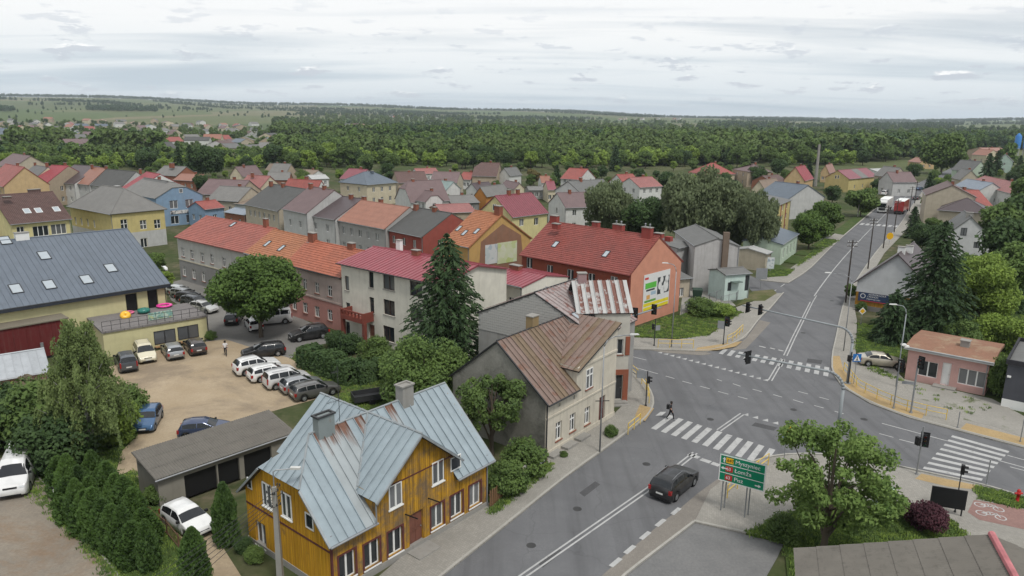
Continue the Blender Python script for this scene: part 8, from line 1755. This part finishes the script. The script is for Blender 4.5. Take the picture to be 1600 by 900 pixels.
scatter('forest', 'wide mid-green deciduous forest filling the middle distance', FOR, [(p, s_) for p, s_, t in tn if -.6 < t < .7], 1); scatter('forest', 'paler stands within the wide forest', FRA, [(p, s_) for p, s_, t in tn if t >= .7], 6); scatter('forest', 'darker stands within the wide forest', FRC, [(p, s_) for p, s_, t in tn if t <= -.6], 7)
pts = fill([(990, 246), (1100, 240), (1200, 236), (1215, 248), (1120, 256), (1000, 262)], 420, rnd, .8, 1.2) + fill([(860, 250), (1000, 252), (1000, 262), (860, 262)], 60, rnd, .7, 1.1) + fill([(420, 246), (700, 250), (700, 262), (420, 262)], 70, rnd, .7, 1.1) + fill([(-20, 250), (420, 256), (420, 266), (-20, 264)], 130, rnd, .45, .8) + fill([(1215, 250), (1330, 250), (1330, 258), (1215, 260)], 60, rnd, .7, 1.1)
scatter('willow_thicket', 'light green willow thicket along the forest edge', FLI, pts, 2)
pts = fill([(136, 170), (245, 172), (246, 176), (136, 174)], 260, rnd, 1.0, 1.3) + fill([(1250, 200), (1488, 197), (1490, 201), (1250, 206)], 420, rnd, 1.0, 1.4) + fill([(1110, 194), (1240, 197), (1240, 201), (1110, 199)], 150, rnd, 1.0, 1.4) + fill([(0, 172), (22, 172), (22, 176), (0, 176)], 50, rnd, .9, 1.2)
scatter('pine_wood', 'dark pine woods on the far fields', FPI, pts, 3)
# hedgerow trees on the far fields and wooded skyline
pts = [(T(x, y), rnd.uniform(.5, 1.0)) for x, y in [(28, 174), (68, 172), (75, 173), (88, 173), (96, 172), (104, 173), (112, 172), (118, 173), (126, 173), (44, 177), (270, 176), (278, 175), (285, 175), (293, 175), (302, 174), (308, 176), (324, 176), (346, 180), (366, 183), (372, 182), (356, 178), (387, 178), (330, 172), (262, 173), (26, 185), (15, 186), (410, 186), (420, 184), (432, 188)]]
pts += [(T(rnd.uniform(-40, 440), rnd.uniform(166, 186)), rnd.uniform(.4, .8)) for _ in range(24)]
for k in range(5200):
    x = rnd.uniform(-80, 1680); r_ = rnd.uniform(5300, 6600); d = ray(x, 180); th = math.atan2(d.x, d.y); p = Vector((r_ * math.sin(th), r_ * math.cos(th), 0)); p.z = hgt(p.x, p.y); pts.append((p, rnd.uniform(.9, 1.6)))
for k in range(52):
    th = rnd.uniform(-.66, .66); r_ = rnd.uniform(2300, 5200); w_ = rnd.uniform(40, 330); dp = rnd.uniform(5, 28)
    for j in range(int(w_ / 2.4)):
        u, v = rnd.uniform(-w_, w_), rnd.gauss(0, dp); p = Vector((r_ * math.sin(th) + u, r_ * math.cos(th) + v + u * math.sin(k), 0)); p.z = hgt(p.x, p.y); pts.append((p, rnd.uniform(.6, 1.2)))
scatter('distant_woods', 'distant woods and hedgerows along the skyline', FPI, pts, 4)
rng_ = np.random.default_rng(4); TUF = []
for k, m in enumerate((L_GEN, L_ROUND, L_LIGHT)):
    c = rng_.normal(size=(16, 3)) * np.array([.13, .13, 0]) + np.array([0, 0, .07]); b = unit(rng_.normal(size=(16, 3)) * .35 + np.array([0, 0, 1])); u = unit(np.cross(b, rng_.normal(size=(16, 3)))); TUF.append(quads(c, u * .025, b * .1, m, 'tuft'))
TU = protos('tuft_proto', TUF); rnd = random.Random(8); pts = []
for poly, n, z in (([(455, 560), (470, 548), (540, 560), (625, 590), (690, 640), (610, 660), (530, 640), (530, 612), (490, 590)], 1800, .01), ([(75, 760), (185, 900), (230, 990), (330, 990), (330, 905), (285, 850), (262, 800), (235, 770), (205, 735), (180, 745), (190, 705), (215, 680), (200, 640), (90, 690), (45, 735)], 3200, .01), ([(988, 516), (1040, 497), (1062, 494), (1108, 478), (1160, 488), (1130, 506), (1107, 524), (1060, 530), (992, 527)], 1800, .13),
        ([(1165, 833), (1235, 800), (1300, 775), (1400, 790), (1470, 800), (1520, 845), (1600, 870), (1600, 900), (1240, 900), (1225, 848)], 3600, .13), ([(1340, 506), (1378, 508), (1420, 540), (1412, 560), (1380, 556), (1338, 551)], 800, .13), ([(1370, 470), (1450, 420), (1600, 450), (1600, 575), (1436, 532), (1400, 520)], 2200, .01), ([(1528, 762), (1600, 780), (1600, 794), (1570, 788), (1530, 778)], 500, .13), ([(1192, 424), (1240, 421), (1290, 372), (1310, 376), (1250, 413), (1230, 431), (1200, 433)], 900, .13), ([(760, 735), (856, 722), (800, 775), (765, 796), (700, 690), (740, 660)], 900, .01), ([(236, 720), (262, 770), (300, 800), (285, 830), (235, 770)], 500, .01), ([(1420, 570), (1552, 640), (1505, 655), (1430, 622)], 26, .14), ([(1338, 556), (1420, 600), (1360, 580)], 60, .14), ([(20, 742), (60, 745), (200, 905), (170, 905)], 300, .01), ([(765, 796), (860, 724), (862, 730), (770, 803)], 260, .13)):
    xs = [p[0] for p in poly]; ys = [p[1] for p in poly]; k = 0
    while k < n:
        x, y = rnd.uniform(min(xs), max(xs)), rnd.uniform(min(ys), max(ys))
        if inpoly(x, y, poly): p = P(x, y, z); pts.append((p + Vector((rnd.gauss(0, .12), rnd.gauss(0, .12), 0)), rnd.uniform(.5, 1.3))); k += 1
scatter('grass', 'short uneven grass on the lawns and verges', TU, pts, 5)['category'] = 'grass'
# -- far settlement on the left
WK = ['white', 'cream', 'beige', 'lgrey', 'white', 'tan']; RK = ['asb', 'red', 'brown', 'grey', 'mauve', 'orangem', 'slate', 'dark']; CN = dict(white='white', cream='cream', beige='beige', lgrey='grey', tan='tan', asb='weathered grey', red='red', brown='brown', grey='grey', mauve='mauve', orangem='orange', slate='slate blue', dark='dark'); rnd = random.Random(55)
FS = [(-10 + 27 * i + rnd.uniform(-9, 9), y + rnd.uniform(-3, 3) + i * .55) for y in (190, 198, 206, 215, 225, 237) for i in range(17)] + [(rnd.uniform(445, 600), rnd.uniform(199, 214)) for _ in range(22)] + [(rnd.uniform(820, 1060), rnd.uniform(186, 190)) for _ in range(16)] + [(rnd.uniform(560, 760), rnd.uniform(181, 186)) for _ in range(14)]
for px, py in FS:
    p = T(px, py); wa, ro = rnd.choice(WK), rnd.choice(RK); w = rnd.uniform(12, 20); d = rnd.uniform(10, 14); ze = rnd.choice((3.6, 4.8, 6.2))
    h = House('far_house', 'far %s house with %s roof in the distant settlement' % (CN[wa], CN[ro]), (p.x, p.y), rnd.choice((R(-42), R(48), R(10), R(-20))), w, d, ze, rnd.uniform(2.6, 4.2), rnd.choice('xy'), wl_(wa), rf(ro), z0=p.z - .3, group='houses of the distant settlement', gut=False)
    h.wrow('f', 2, 1.2, 1.2, 1.3, 1); h.wrow('r', 2, 1.2, 1.2, 1.3, 1); h.build()
# ---------------------------------------------------------------- pieces that belong to one thing but stand apart get their own object
def split_islands(o):
    me = o.data; n = len(me.vertices); par = list(range(n))
    def fd(a):
        while par[a] != a: par[a] = par[par[a]]; a = par[a]
        return a
    for e in me.edges:
        a, b = fd(e.vertices[0]), fd(e.vertices[1])
        if a != b: par[a] = b
    gr = {}
    for f in me.polygons: gr.setdefault(fd(f.vertices[0]), []).append(f)
    if len(gr) < 2: return
    mats = list(me.materials); base = o.name.split('.')[0]; kids = list(o.children)
    for k, fs in enumerate(gr.values()):
        ids = sorted({v for f in fs for v in f.vertices}); mp = {v: i for i, v in enumerate(ids)}; m2 = bpy.data.meshes.new(base); m2.from_pydata([me.vertices[v].co for v in ids], [], [[mp[v] for v in f.vertices] for f in fs])
        for m in mats: m2.materials.append(m)
        if k == 0: o.data = m2
        else: q = put(base, m2, o.parent); q.matrix_local = o.matrix_local.copy()
for o in list(scene.objects):
    if o.type == 'MESH' and o.parent and not o.get('kind') and o.name.split('.')[0] in ('bargeboard', 'corner_board', 'red_pilaster', 'brick_surround', 'bicycle_mark'): split_islands(o)
# ---------------------------------------------------------------- air
hz = MB(); hz.box(-9800, 9800, -9800, 9800, -2.0, 190); ho = hz.out('haze', []); hm = bpy.data.materials.new('haze_air'); hm.use_nodes = True; t = hm.node_tree; t.nodes.clear(); pv_ = t.nodes.new('ShaderNodeVolumePrincipled'); ou = t.nodes.new('ShaderNodeOutputMaterial'); pv_.inputs['Color'].default_value = (.80, .88, .97, 1); pv_.inputs['Density'].default_value = 8e-5; pv_.inputs['Anisotropy'].default_value = 0.0
t.links.new(pv_.outputs[0], ou.inputs['Volume']); ho.data.materials.clear(); ho.data.materials.append(hm); tag(ho, kind='stuff'); ho.display_type = 'WIRE'
